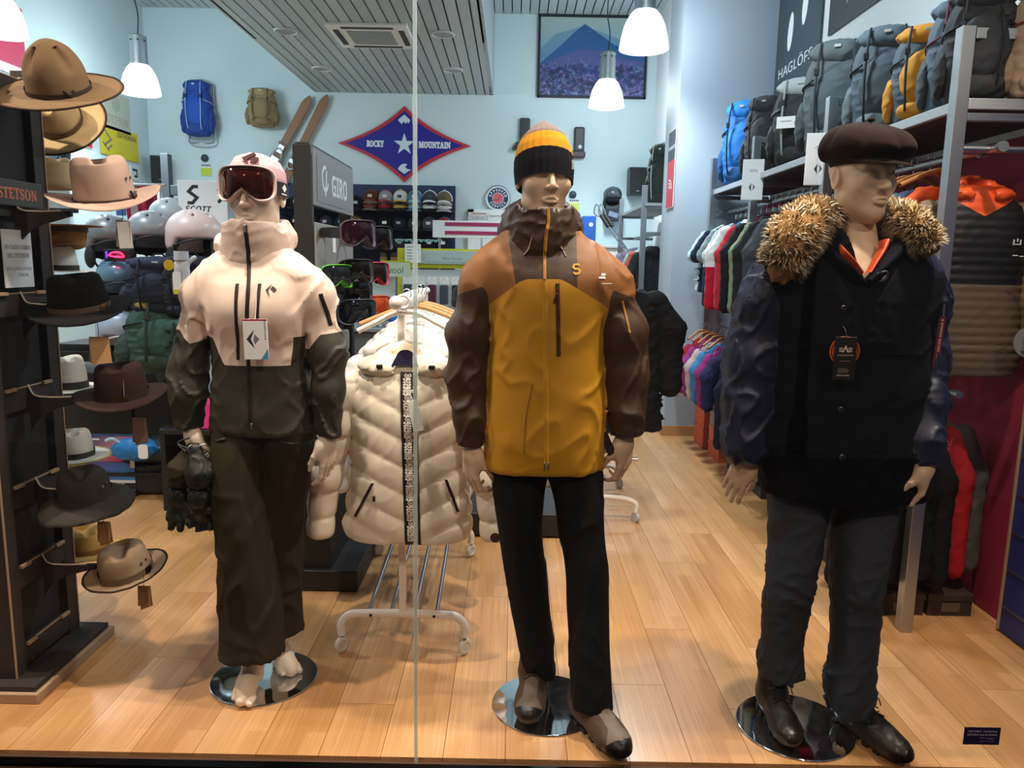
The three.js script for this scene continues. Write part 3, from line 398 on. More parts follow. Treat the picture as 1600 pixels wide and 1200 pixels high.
  const fA = P(396, 1035, Z + 0.04), fB = P(377, 1103, Z + 0.15), gA = P(437, 1018, Z - 0.1), gB = P(456, 1055, Z - 0.04); fB[1] = 0.022; gB[1] = 0.022;
  const foots = [net(foot(fA, fB, 0.042), bounds([[...fA, 0.06], [...fB, 0.06]], 0.02).map((v, i) => i === 1 ? -0.01 : v), 0.0045), net(foot(gA, gB, 0.042), bounds([[...gA, 0.06], [...gB, 0.06]], 0.02).map((v, i) => i === 1 ? -0.01 : v), 0.0045)];
  const lw = LS.pts[4], rw = RS.pts[4];
  mesh('body', [net(U(0.03, ...core), [-1.25, 0.0, -2.75, -0.45, 1.75, -2.25], 0.013), moved(headG, hd, -0.08, 0, 0, 1.02), ...foots, moved(HANDS.grip, [lw[0] + 0.003, lw[1] - 0.01, lw[2]], 0.7, 0, 0.02, 0.92), moved(HANDS.relaxed, [rw[0], rw[1] - 0.012, rw[2]], -0.5, 0.05, -0.03, 0.95, true)], SKINP, t);
  // beanie, goggles
  const hg = new THREE.Group(); hg.name = 'beanie'; hg.position.copy(hd); hg.rotation.set(-0.12, -0.08, 0, 'YXZ'); t.add(hg);
  mesh('knit_cap', [knit([[0.083, 0.104, 0.012], [0.087, 0.108, 0.05], [0.084, 0.104, 0.08], [0.067, 0.087, 0.11], [0.035, 0.05, 0.126], [0.001, 0.001, 0.131]], 60, 0.0008)], cloth(0xd8a9ae, 0.95), hg);
  const lp = (pts) => place(extrude(pts.map(([a, b]) => [a * 0.03, b * 0.03]), 0.002, 0.0006), 0.022, 0.093, 0.098, -0.62, 0.18, 0); mesh('logo_patch', lp([[0, 1], [-0.95, 0], [0, -1], [-0.28, -1], [-0.3, -0.72], [-0.5, -0.2], [-0.42, 0.1]].slice(0, 3).concat([[-0.45, -0.2], [-0.1, 0.3], [0.3, 0.7]])), plast(0x3a121c, 0.9), hg, 'dark maroon logo'); mesh('logo_patch', lp([[0.1, 0.25], [0.6, 0.35], [0.75, 0], [0.3, -0.55], [-0.15, -0.1]]), plast(0x3a121c, 0.9), hg, 'dark maroon logo');
  const go = new THREE.Group(); go.name = 'ski_goggles'; go.position.copy(hd); go.rotation.set(-0.05, -0.08, 0, 'YXZ'); t.add(go);
  const gp = (g) => place(g.clone().scale(1.06, 1.06, 1.06), 0, 0.024, 0.114); mesh('lens', gp(goggleGeo.lens), mat(0x4a1512, 0.06, { metalness: 0.7, clearcoat: 1 }), go); mesh('frame', gp(goggleGeo.rim), plast(0xe4c6c2, 0.4), go); mesh('foam', gp(goggleGeo.foam), plast(0x1b1718, 0.9), go);
  const strapT = draw(512, 64, (g, w, h) => { g.fillStyle = '#121214'; g.fillRect(0, 0, w, h); g.fillStyle = '#eee'; for (const x of [60, 160, 352, 452]) { g.beginPath(); g.moveTo(x, 6); g.lineTo(x + 18, 26); g.lineTo(x, 46); g.lineTo(x - 18, 26); g.fill(); g.fillRect(x - 20, 52, 40, 6); } });
  mesh('strap', grid(60, 2, (u, v) => { const a = 1.0 + u * (Math.PI * 2 - 2.0); return [Math.sin(a) * 0.093, 0.0 + v * 0.042, Math.cos(a) * 0.113 - 0.002]; }), new THREE.MeshStandardMaterial({ map: strapT, roughness: 0.8, side: THREE.DoubleSide }), go);
  discBase(t, -0.871, -2.54, 0.185); mesh('support_rod', bar([-0.84, 0.005, -2.6], P(428, 960, Z - 0.1), 0.006), CHROME, t);
  // gloves hanging from the hand
  const GB = plast(0x121110, 0.55), GO = cloth(0x2d271a, 0.8);
  [[281, 'black and olive ski glove, left one of the pair held by the woman mannequin', [[300, 700, 0], [284, 735, 0.02], [279, 775, 0.02]], [[266, 798], [270, 812], [284, 815], [298, 806], [306, 792]]], [320, 'black ski glove, right one of the pair held by the woman mannequin', [[306, 702, 0.04], [313, 740, 0.05], [311, 778, 0.05]], [[322, 818], [331, 812], [312, 820], [300, 808], [329, 786]]]].forEach(([gx, label, ax, tips]) => {
    const q = ax.map(([a, c, d]) => at(a, c, Z + 0.06 + d)), o = q[1], L = (v) => [v.x - o.x, v.y - o.y, v.z - o.z], g = thing('ski_glove', label, 'glove', o, 0, 'gloves in the hand');
    let f = U(0.02, cap(...L(q[0]), 0.02, ...L(q[1]), 0.042), cap(...L(q[1]), 0.042, ...L(q[2]), 0.037)); const cuffF = crumple((x, y, z) => smax(f(x, y, z), L(q[2])[1] + 0.04 - y, 0.01), 20, 0.005, gx);
    mesh('cuff', net(cuffF, bounds([[...L(q[0]), 0.05], [...L(q[2]), 0.06]], 0.02), 0.006), gx < 300 ? GO : GB, g);
    let h = ell(...L(q[2]), 0.037, 0.042, 0.028); tips.forEach(([a, c], i) => { const e = L(at(a, c + 10, Z + 0.075 + i * 0.006)), s = L(q[2]); h = U(0.008, h, cap(mix(s[0], e[0], 0.3), mix(s[1], e[1], 0.4), s[2], 0.0145, mix(s[0], e[0], 0.75), mix(s[1], e[1], 0.72), e[2], 0.013), cap(mix(s[0], e[0], 0.75), mix(s[1], e[1], 0.72), e[2], 0.013, e[0], e[1], e[2] + 0.012, 0.011)); });
    mesh('hand', net(crumple(h, 30, 0.003, gx), bounds([[...L(q[2]), 0.09]], 0.03), 0.005), GB, g);
    mesh('buckle', [place(new THREE.TorusGeometry(0.018, 0.0025, 8, 20, 5.2), ...L(at(gx < 300 ? 303 : 318, 703, Z + 0.1)), 0, 0.6, 0.5), bar(L(at(gx < 300 ? 300 : 312, 715, Z + 0.11)), L(at(gx < 300 ? 308 : 324, 735, Z + 0.12)), 0.002)], STEEL, g); mesh('leash', tube([L(at(296, 684, Z + 0.075)), L(at(278, 692, Z + 0.08)), L(at(gx < 300 ? 290 : 306, 706, Z + 0.1))], 0.0028), GB, g);
  });
}
// ---------------------------------------------------------------- the man mannequin in the middle
{
  const Z = -2.38, t = thing('mannequin', 'man mannequin in mustard and brown shell jacket with striped beanie and black trousers', 'mannequin');
  const MUST = shell(0xb8820e, 0.5), BROWN = shell(0x3c2513, 0.5), RUST = shell(0x845220, 0.55);
  const TR = rowsAt(Z, [[729, 757, 942, 0.135], [690, 757, 944, 0.138], [640, 759, 946, 0.135], [580, 763, 944, 0.132], [520, 765, 942, 0.132], [470, 762, 950, 0.134], [435, 752, 962, 0.128], [410, 752, 955, 0.112], [392, 768, 935, 0.096], [375, 783, 910, 0.086], [355, 790, 900, 0.08]]);
  const LS = chainAt(0.05, [[778, 414, Z, 0.048], [757, 458, Z, 0.06], [736, 520, Z, 0.066], [730, 590, Z, 0.058], [735, 650, Z + 0.03, 0.046], [736, 693, Z + 0.04, 0.036]]), RS = chainAt(0.05, [[922, 414, Z, 0.048], [948, 458, Z, 0.062], [972, 520, Z, 0.07], [977, 590, Z, 0.066], [978, 640, Z + 0.02, 0.05], [978, 677, Z + 0.03, 0.044]]);
  const cx = at(850, 500, Z).x;
  const T0 = U(0.05, prof(TR, 2.4), trap([797, 370], [746, 414], Z, 0.05), trap([897, 368], [958, 413], Z, 0.05)), torso = crumple(dress(T0, LS, RS, at(850, 485, Z).y), 10, 0.0036, 40, (x, y, z) => Math.min(LS(x, y, z), RS(x, y, z)) < T0(x, y, z) ? 1.6 + sstep(1.3, 1.15, y) : 0.6 + 0.8 * sstep(0.06, 0.15, Math.abs(x - cx)), 0.8), [bodyG, leftG, rightG] = undress(torso, T0, LS, RS, both(rowB(TR, 0.05), bounds(LS.pts, 0.03), bounds(RS.pts, 0.03)), 0.0072);
  const line = (pts, z) => { const q = pts.map(([a, c]) => at(a, c, z)); return (x) => { if (x <= q[0].x) return q[0].y; for (let i = 1; i < q.length; i++) if (x <= q[i].x) return mix(q[i - 1].y, q[i].y, (x - q[i - 1].x) / (q[i].x - q[i - 1].x)); return q[q.length - 1].y; }; };
  const bib = line([[752, 490], [766, 475], [812, 440], [824, 436], [875, 436], [889, 443], [945, 477], [960, 490]], Z + 0.11);
  const [low, up] = clip(bodyG, (x, y, z) => y - bib(x));
  const xa = at(797, 400, Z + 0.1).x, xb = at(903, 400, Z + 0.1).x, edge = (x, y) => { const k = clamp((y - 1.36) / 0.2, 0, 1); return Math.min(x - mix(xa + 0.03, xa - 0.005, k), mix(xb + 0.0, xb - 0.003, k) - x); };
  const [sho, yoke] = clip(up, edge); mesh('jacket_front', low, MUST, t, 'mustard yellow jacket front'); mesh('yoke', yoke, BROWN, t, 'dark brown yoke'); mesh('shoulder_panel', sho, RUST, t, 'rust brown shoulder panel');
  for (const [S, sg, s] of [[LS, leftG, -1], [RS, rightG, 1]]) {
    const [a, c] = clip(sg, (x, y, z) => y - 1.42 - 0.35 * (s * (cx - x) + 0.19)); mesh('sleeve', a, BROWN, t, 'dark brown sleeve'); mesh('shoulder_panel', c, RUST, t, 'rust brown shoulder panel');
    const e = S.pts[5]; mesh('cuff', place(lathe([[e[3] * 1.08, -0.012], [e[3] * 1.13, 0.0], [e[3] * 1.12, 0.05], [e[3] * 0.9, 0.055]], 28), e[0], e[1] + 0.008, e[2]), BROWN, t);
  }
  const CO = rowsAt(Z, [[418, 790, 905, 0.1], [395, 788, 904, 0.105], [372, 789, 902, 0.112], [350, 791, 899, 0.115], [335, 793, 897, 0.115], [321, 795, 895, 0.113]]), CI = CO.slice(2).map((r) => [r[0] + 0.015, r[1], r[2], r[3] - 0.013, r[4] - 0.013]); CI.push([CI[3][0] + 0.08, ...CI[3].slice(1)]);
  const h1 = at(798, 362, Z - 0.06), h2 = at(893, 362, Z - 0.06), hb = at(846, 345, Z - 0.13);
  const collar = crumple(U(0.03, cut(0.01, prof(CO), prof(CI)), ell(h1.x, h1.y, h1.z, 0.038, 0.062, 0.09), ell(h2.x, h2.y, h2.z, 0.036, 0.062, 0.09), ell(hb.x, hb.y, hb.z, 0.12, 0.085, 0.06)), 17, 0.007, 61);
  mesh('collar_hood', net(collar, rowB(CO, 0.14), 0.0068), BROWN, t);
  const jf = (x, y, z) => Math.min(torso(x, y, z), collar(x, y, z)), jacketHem = TR[0][0];
  mesh('main_zip', strip(jf, [[856, 326], [857, 345], [853, 370], [851, 400], [851, 436]], 0.011, 0.0025, Z), plast(0xb07a1c, 0.5), t); mesh('zip_flap', strip(torso, [[851, 437], [852, 500], [853, 600], [854, 728]], 0.016, 0.0006, Z), MUST, t);
  mesh('chest_pocket_zip', strip(torso, [[871, 443], [872, 490], [873, 556]], 0.013, 0.0025, Z), plast(0x3c2414, 0.4), t); mesh('zip_pull', rbox(0.006, 0.03, 0.004, 0.002, ...at(868, 466, Z + 0.14).toArray(), 0, 0, -0.3), plast(0x3c2414), t); mesh('sleeve_zip', strip(torso, [[972, 470], [977, 490], [984, 520]], 0.008, 0.002, Z), plast(0xa87a2c, 0.5), t);
  for (const [a, c] of [[851, 729], [857, 729]]) mesh('zip_pull', rbox(0.004, 0.024, 0.003, 0.0012, ...at(a, c, Z + 0.14).toArray()), STEEL, t);
  mesh('side_seam', strip(torso, [[832, 600], [822, 650], [818, 710]], 0.004, 0.001, Z), shell(0x8a6008), t);
  for (const [q, l] of [[[[831, 372], [825, 390], [818, 399]], 1], [[[876, 385], [880, 392], [884, 400]], 1]]) mesh('drawcord', strip(jf, q, 0.004, 0.003, Z), plast(0xb9976a, 0.5), t);
  const sT = draw(96, 96, (g) => { g.clearRect(0, 0, 96, 96); g.strokeStyle = '#c9962a'; g.lineWidth = 15; g.lineJoin = 'miter'; g.beginPath(); g.moveTo(72, 22); g.lineTo(56, 12); g.lineTo(28, 16); g.lineTo(20, 34); g.lineTo(34, 48); g.lineTo(62, 48); g.lineTo(76, 62); g.lineTo(66, 82); g.lineTo(38, 86); g.lineTo(22, 74); g.stroke(); });
  mesh('chest_logo', onto(torso, patch(0.036, 0.036), 901, 420, Z, 0.0025), printed(sT, 0.6, { transparent: true, alphaTest: 0.5 }), t);
  mesh('chest_badge', onto(torso, mergeGeometries([flat([[-0.012, -0.008], [0.012, -0.008], [0.008, -0.002], [-0.009, -0.002]]), flat([[-0.004, 0.0], [0.01, 0.0], [0.012, 0.008], [-0.002, 0.008]])]), 941, 431, Z, 0.002), plast(0xd8d8d8, 0.4), t); mesh('chest_badge', onto(torso, flat([[-0.016, -0.0012], [0.016, -0.0012], [0.016, 0.0012], [-0.016, 0.0012]]), 948, 443, Z, 0.002), plast(0xd8d8d8, 0.4), t);
  // trousers and shoes
  const L1 = rowsAt(Z, [[715, 768, 852, 0.095], [760, 770, 851, 0.095], [830, 780, 847, 0.092, -0.01], [900, 790, 855, 0.086, -0.03], [960, 800, 860, 0.08, -0.05], [1010, 812, 865, 0.075, -0.07], [1050, 822, 866, 0.072, -0.08]]), L2 = rowsAt(Z, [[715, 846, 942, 0.1], [760, 862, 942, 0.1], [830, 873, 944, 0.098, 0.01], [880, 882, 949, 0.095, 0.03], [940, 886, 951, 0.09, 0.05], [1010, 889, 952, 0.088, 0.08], [1095, 892, 957, 0.088, 0.1]]);
  const legs = crumple(U(0.02, prof(L1, 2.2, 0.006), prof(L2, 2.2, 0.006)), 10, 0.006, 71, (x, y) => 0.6 + 0.6 * sstep(0.3, 0.15, y), 0.6), lb = rowB(L1, 0.05).map((v, i) => i < 3 ? Math.min(v, rowB(L2, 0.05)[i]) : Math.max(v, rowB(L2, 0.05)[i]));
  mesh('trousers', net(legs, lb, 0.008), cloth(0x111013, 0.9), t);
  const SH = [mat(0x4a3423, 0.8, { bumpMap: grain, bumpScale: 0.0005 }), plast(0x171513, 0.7), plast(0x141312, 0.4), mat(0x6b5d50, 0.8), plast(0x2a211b, 0.8), mat(0x655749, 0.7)];
  const s1 = at(836, 1110, Z), s2 = at(930, 1140, Z + 0.1); shoe(t, V(s1.x - 0.005, 0.008, -2.44), -0.12, SH, 0.02, 1.08); shoe(t, V(0.275, 0.0, -2.275), 0.42, SH, 0.02, 1.1);
  // body
  const hd = at(850, 279, Z - 0.015), P = (a, c, z) => at(a, c, z).toArray(), core = [cap(hd.x, hd.y - 0.1, hd.z - 0.03, 0.055, 0.09, 1.52, Z, 0.07), prof(rowsAt(Z, [[700, 778, 935, 0.1], [600, 785, 925, 0.1], [480, 785, 925, 0.11], [425, 770, 935, 0.09], [400, 800, 900, 0.07]])), cap(...P(812, 750, Z), 0.065, ...P(825, 900, Z - 0.03), 0.048), cap(...P(825, 900, Z - 0.03), 0.048, ...P(842, 1060, Z - 0.08), 0.034), cap(...P(903, 750, Z), 0.065, ...P(917, 900, Z + 0.03), 0.05), cap(...P(917, 900, Z + 0.03), 0.05, ...P(925, 1100, Z + 0.09), 0.036)];
  for (const S of [LS, RS]) for (let i = 0; i < 5; i++) core.push(cap(S.pts[i][0], S.pts[i][1], S.pts[i][2], 0.038 - i * 0.003, S.pts[i + 1][0], S.pts[i + 1][1], S.pts[i + 1][2], 0.035 - i * 0.003));
  const lw = LS.pts[5], rw = RS.pts[5];
  mesh('body', [net(U(0.03, ...core), [-0.3, 0.05, -2.6, 0.5, 1.7, -2.15], 0.013), moved(headG, hd, 0.2, 0, 0, 1.03), moved(HANDS.curled, [lw[0], lw[1] - 0.015, lw[2] - 0.003], 0.75, 0.05, 0.02, 0.98), moved(HANDS.curled, [rw[0], rw[1] - 0.014, rw[2] - 0.003], -0.75, 0.05, -0.02, 0.98, true)], SKIN, t);
  // beanie: black cuff, mustard band, grey crown
  const bg = new THREE.Group(); bg.name = 'beanie'; bg.position.copy(hd); bg.rotation.set(-0.26, 0.12, 0.0, 'YXZ'); t.add(bg);
  const g0 = knit([[0.087, 0.108, -0.022], [0.091, 0.113, 0.02], [0.09, 0.112, 0.055], [0.084, 0.106, 0.085], [0.07, 0.09, 0.12], [0.044, 0.055, 0.15], [0.014, 0.018, 0.175], [0.001, 0.001, 0.182]], 70, 0.001), [k0, k12] = clip(g0, (x, y) => y - 0.058), [k1, k2] = clip(k12, (x, y) => y - 0.112);
  mesh('knit_cuff', k0, cloth(0x0d0d14, 0.95), bg, 'black knitted cuff'); mesh('knit_band', k1, cloth(0xc98a1f, 0.95), bg, 'mustard knitted band'); mesh('knit_crown', k2, cloth(0x7a6b66, 0.95), bg, 'grey knitted crown'); mesh('woven_tag', rbox(0.002, 0.03, 0.012, 0.0008, 0.074, 0.02, 0.066, 0, 0.9, 0), plast(0xbdbdbd, 0.6), bg);
  discBase(t, 0.135, -2.405, 0.183); mesh('support_rod', bar([0.145, 0.005, -2.4], P(846, 980, Z - 0.02), 0.006), CHROME, t);
  // price tags on the hip
  const tg = at(940, 688, Z + 0.05), T = thing('hang_tag', 'dark swing tags bundled at the hip of the mustard jacket', 'tag', tg); for (let i = 0; i < 3; i++) mesh('card', rbox(0.026, 0.075, 0.002, 0.0008, i * 0.009, -0.004 * i, 0.004 * i, 0, 0.9 - i * 0.4, 0.2 + 0.12 * i), i === 1 ? plast(0xb9b4ac) : plast(0x2a1516, 0.5), T); mesh('string', tube([[0, 0.03, 0], [-0.005, 0.06, 0], [-0.012, 0.1, 0]], 0.001), BLACK, T);
}
// ---------------------------------------------------------------- the man mannequin in the navy parka
{
  const Z = -2.35, t = thing('mannequin', 'man mannequin in navy fur-hooded parka with brown flat cap and dark jeans', 'mannequin');
  const NAVY = mat(0x090b14, 0.85, { bumpMap: weave, bumpScale: 0.0003, specularIntensity: 0.25 }), SATIN = shell(0x0b1230, 0.5), ORANGE = shell(0xd8501c, 0.5), JEAN = cloth(0x363a42, 0.9);
  const TR = rowsAt(Z, [[768, 1188, 1436, 0.165], [720, 1188, 1438, 0.168], [640, 1190, 1440, 0.165], [560, 1192, 1442, 0.162], [500, 1194, 1444, 0.16], [455, 1192, 1448, 0.15], [430, 1198, 1446, 0.135], [412, 1215, 1432, 0.12], [395, 1240, 1412, 0.108], [375, 1265, 1395, 0.1], [355, 1278, 1388, 0.095]]);
  const LS = chainAt(0.06, [[1214, 432, Z, 0.075], [1196, 480, Z, 0.077], [1178, 560, Z, 0.08], [1170, 630, Z + 0.01, 0.072], [1165, 690, Z + 0.03, 0.06], [1164, 724, Z + 0.04, 0.05]]), RS = chainAt(0.06, [[1425, 432, Z, 0.075], [1437, 480, Z, 0.066], [1443, 560, Z + 0.02, 0.056], [1445, 630, Z + 0.07, 0.05], [1444, 690, Z + 0.12, 0.041], [1444, 726, Z + 0.14, 0.036]]);
  const v = at(1352, 438, Z + 0.14), nk = at(1345, 380, Z);
  const wedge = (x, y, z) => Math.max((Math.abs(x - mix(v.x, nk.x, clamp((y - v.y) / 0.12, 0, 1))) - (y - v.y) * 0.62) * 0.85, -(z - Z + 0.02)), bowl = ell(nk.x, nk.y + 0.06, nk.z, 0.085, 0.12, 0.085);
  const T0 = cut(0.012, U(0.05, prof(TR, 2.6), trap([1275, 385], [1212, 420], Z, 0.06), trap([1390, 383], [1432, 415], Z, 0.06)), wedge, bowl), torso = crumple(dress(T0, LS, RS, at(1300, 490, Z).y), 13, 0.0055, 80, (x, y, z) => Math.min(LS(x, y, z), RS(x, y, z)) < T0(x, y, z) ? 1.7 : 0.7, 0.9), [bodyG, leftG, rightG] = undress(torso, T0, LS, RS, both(rowB(TR, 0.05), bounds(LS.pts, 0.04), bounds(RS.pts, 0.04)), 0.0078);
  mesh('parka', bodyG, NAVY, t); for (const g of [leftG, rightG]) mesh('sleeve', g, SATIN, t);
  // open collar: navy lapels with orange lining
  const lap = (pts, d0, d1, w) => { const q = pts.map(([a, c, d]) => at(a, c, Z + d)), c = new THREE.CatmullRomCurve3(q); return grid(6, 16, (u, s) => { const p = c.getPoint(s), k = Math.sin(u * Math.PI); return [p.x + (u - 0.5) * w[0] * (0.35 + 0.65 * s), p.y + k * 0.012 + (u - 0.5) * w[1], p.z + k * 0.02 - Math.abs(u - 0.5) * 0.02]; }); };
  const two = (m) => { const k = m.clone(); k.side = THREE.DoubleSide; return k; };
  mesh('lining', lap([[1356, 432, 0.145], [1368, 412, 0.125], [1378, 395, 0.1], [1384, 380, 0.07]], 0, 0, [0.03, -0.014]), two(ORANGE), t, 'orange collar lining'); mesh('lining', lap([[1345, 432, 0.14], [1331, 412, 0.13], [1318, 398, 0.11], [1308, 388, 0.08]], 0, 0, [0.02, 0.012]), two(ORANGE), t, 'orange collar lining');
  mesh('lapel', lap([[1356, 445, 0.155], [1382, 420, 0.14], [1402, 398, 0.11], [1412, 378, 0.07]], 0, 0, [0.05, -0.03]), two(NAVY), t); mesh('lapel', lap([[1346, 445, 0.15], [1322, 420, 0.14], [1300, 402, 0.11], [1285, 390, 0.08]], 0, 0, [0.05, 0.03]), two(NAVY), t);
  mesh('loop', tube([[1362, 440], [1372, 428], [1386, 425], [1384, 436], [1374, 440]].map(([a, c]) => at(a, c, Z + 0.165)), 0.0035), plast(0x2a2438, 0.5), t);
  mesh('placket', strip(torso, [[1350, 446], [1346, 520], [1343, 620], [1342, 766]], 0.055, 0.003, Z), NAVY, t); mesh('pocket_flap', onto(torso, patch(0.13, 0.05), 1384, 541, Z, 0.004), NAVY, t);
  mesh('pocket_flap', onto(torso, patch(0.15, 0.06), 1385, 690, Z, 0.004), NAVY, t); mesh('pocket_flap', onto(torso, patch(0.15, 0.06), 1245, 690, Z, 0.004), NAVY, t);
  for (const [a, c] of [[1318, 482], [1313, 640], [1315, 714]]) { const f = onto(torso, patch(0.002, 0.002, 1), a, c, Z, 0.005).attributes.position; mesh('button', place(lathe([[0, 0.005], [0.007, 0.006], [0.0095, 0.003], [0.0095, 0], [0, 0]], 20), f.getX(0), f.getY(0), f.getZ(0), Math.PI / 2), metal(0x6a6864, 0.3), t); }
  const rbf = draw(64, 420, (g, w, h) => { g.fillStyle = '#5a0f16'; g.fillRect(0, 0, w, h); g.save(); g.translate(w / 2, h / 2); g.rotate(Math.PI / 2); word(g, 'REMOVE BEFORE FLIGHT', 14, 0, 30, '#e6b9b4', 'sans-serif', 'bold', 350); g.fillStyle = '#e6b9b4'; g.beginPath(); g.moveTo(-195, 8); g.lineTo(-180, -14); g.lineTo(-165, 8); g.fill(); g.restore(); });
  const rp = at(1467, 535, Z + 0.09); mesh('zip_ribbon', place(new THREE.BoxGeometry(0.024, 0.155, 0.003), rp.x, rp.y, rp.z, 0, 0.35, -0.06), printed(rbf), t, 'red ribbon with pale lettering'); mesh('ribbon_ring', bar([rp.x + 0.004, rp.y + 0.076, rp.z], [rp.x + 0.003, rp.y + 0.115, rp.z], 0.0035), STEEL, t);
  // fur trim: a soft roll round the hood edge covered with strands
  const FP = [[1222, 418, 0.13], [1235, 378, 0.12], [1262, 350, 0.05], [1300, 342, -0.06], [1345, 335, -0.13], [1392, 338, -0.06], [1420, 352, 0.04], [1440, 372, 0.09], [1450, 384, 0.1]].map(([a, c, d]) => at(a, c, Z + d)), FR = [0.05, 0.075, 0.075, 0.055, 0.05, 0.045, 0.05, 0.042, 0.028], fc = new THREE.CatmullRomCurve3(FP), fr = (s) => { const q = s * 8, i = Math.min(7, Math.floor(q)); return mix(FR[i], FR[i + 1], q - i); };
  { const l = []; for (let i = 0; i < 16; i++) { const a = fc.getPoint(i / 16), c = fc.getPoint((i + 1) / 16); l.push(cap(a.x, a.y, a.z, fr(i / 16) * 0.8, c.x, c.y, c.z, fr((i + 1) / 16) * 0.8)); }
    const roll = crumple(U(0.03, ...l), 22, 0.012, 91); mesh('fur_roll', net(roll, [0.72, 1.38, -2.6, 1.36, 1.76, -2.08], 0.009), mat(0x8a6638, 1), t);
    const r = mulberry(5), pos = [], nor = [], col = [], q = V(), A = [[0.46, 0.29, 0.13], [0.66, 0.45, 0.21], [0.8, 0.63, 0.39], [0.88, 0.78, 0.6], [0.42, 0.27, 0.13]];
    for (let i = 0; i < 26000; i++) {
      const s = r(), p = fc.getPoint(s), tan = fc.getTangent(s), a = r() * Math.PI * 2, u = V(0, 1, 0).cross(tan).normalize(), w = tan.clone().cross(u).normalize(), n = u.clone().multiplyScalar(Math.cos(a)).addScaledVector(w, Math.sin(a)); const R = fr(s), b = p.clone().addScaledVector(n, R * 0.72), clump = noise(b.x * 26, b.y * 26, b.z * 26), c2 = noise(b.x * 26 + 40, b.y * 26, b.z * 26), c3 = noise(b.x * 26, b.y * 26 + 40, b.z * 26);
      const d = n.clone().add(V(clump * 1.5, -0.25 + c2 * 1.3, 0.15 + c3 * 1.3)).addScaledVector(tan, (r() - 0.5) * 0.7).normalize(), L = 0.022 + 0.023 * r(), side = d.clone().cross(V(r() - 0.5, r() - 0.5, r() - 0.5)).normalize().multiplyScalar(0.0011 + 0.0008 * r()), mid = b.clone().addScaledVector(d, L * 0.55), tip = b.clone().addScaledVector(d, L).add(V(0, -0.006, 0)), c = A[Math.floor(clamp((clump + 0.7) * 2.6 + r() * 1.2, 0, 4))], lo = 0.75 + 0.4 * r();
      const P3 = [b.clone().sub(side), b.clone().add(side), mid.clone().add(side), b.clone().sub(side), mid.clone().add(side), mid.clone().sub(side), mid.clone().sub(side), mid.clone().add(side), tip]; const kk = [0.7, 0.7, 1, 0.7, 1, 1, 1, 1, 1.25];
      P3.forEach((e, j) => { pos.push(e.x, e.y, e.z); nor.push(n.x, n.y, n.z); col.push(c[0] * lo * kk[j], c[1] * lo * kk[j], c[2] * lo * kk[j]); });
    }
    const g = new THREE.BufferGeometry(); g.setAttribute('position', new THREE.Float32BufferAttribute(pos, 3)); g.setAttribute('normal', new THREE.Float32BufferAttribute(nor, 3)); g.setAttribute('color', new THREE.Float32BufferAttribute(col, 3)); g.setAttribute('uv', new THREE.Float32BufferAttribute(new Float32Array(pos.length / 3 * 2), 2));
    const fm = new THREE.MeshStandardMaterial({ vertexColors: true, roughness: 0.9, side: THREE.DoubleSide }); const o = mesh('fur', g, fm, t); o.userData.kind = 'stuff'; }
  // hang tag with orange disc
  const tp = at(1320, 560, Z + 0.2), T = thing('hang_tag', 'black swing tag over an orange disc on the navy parka', 'tag', tp), tt = draw(140, 230, (g, w, h) => { g.fillStyle = '#15100e'; g.fillRect(0, 0, w, h); g.fillStyle = '#d8cfc6'; g.beginPath(); g.moveTo(68, 40); g.lineTo(92, 82); g.lineTo(80, 82); g.lineTo(68, 60); g.lineTo(56, 82); g.lineTo(44, 82); g.fill(); for (let i = 0; i < 3; i++) { g.fillRect(26, 56 + i * 9, 24, 5); g.fillRect(86, 56 + i * 9, 26, 5); } word(g, 'ALPHA INDUSTRIES', 70, 98, 12, '#b9b0a8', 'sans-serif', 'bold', 104); g.fillRect(34, 128, 72, 2); for (let i = 0; i < 4; i++) { g.fillStyle = '#8a8078'; g.fillRect(26, 170 + i * 7, 64 + (i * 13) % 17, 3); } word(g, 'MADE IN CHINA', 64, 208, 11, '#d8cfc6', 'sans-serif', 'bold', 84); });
  mesh('orange_disc', place(cyl(0.043, 0.002, 0, 0.02, -0.005, Math.PI / 2, 0, 0, 0.043, 40), 0, 0, 0), plast(0xd4541f, 0.5), T); mesh('disc_ring', place(new THREE.TorusGeometry(0.038, 0.0016, 6, 40), 0, 0.02, -0.004), plast(0x3a1408, 0.5), T); mesh('card', rbox(0.062, 0.122, 0.004, 0.0015), BLACK, T); mesh('card_print', place(new THREE.PlaneGeometry(0.06, 0.12), 0, 0, 0.0025), printed(tt, 0.5), T); mesh('string', tube([[0, 0.058, 0], [0.001, 0.075, -0.01], [0, 0.09, -0.03]], 0.001), BLACK, T);
  // jeans and boots
  const L1 = rowsAt(Z, [[752, 1200, 1305, 0.115], [800, 1204, 1288, 0.112], [850, 1203, 1280, 0.105, 0.01], [900, 1200, 1270, 0.1, 0.02], [960, 1194, 1258, 0.09, 0.0], [1005, 1192, 1251, 0.082, -0.01], [1028, 1186, 1252, 0.084, -0.01], [1049, 1187, 1251, 0.082, -0.01]]), L2 = rowsAt(Z, [[752, 1292, 1412, 0.118], [800, 1300, 1396, 0.115], [850, 1303, 1386, 0.108, 0.03], [900, 1303, 1376, 0.104, 0.05], [960, 1303, 1369, 0.095, 0.05], [1020, 1300, 1364, 0.088, 0.06], [1070, 1295, 1359, 0.088, 0.07], [1106, 1295, 1357, 0.086, 0.07]]);
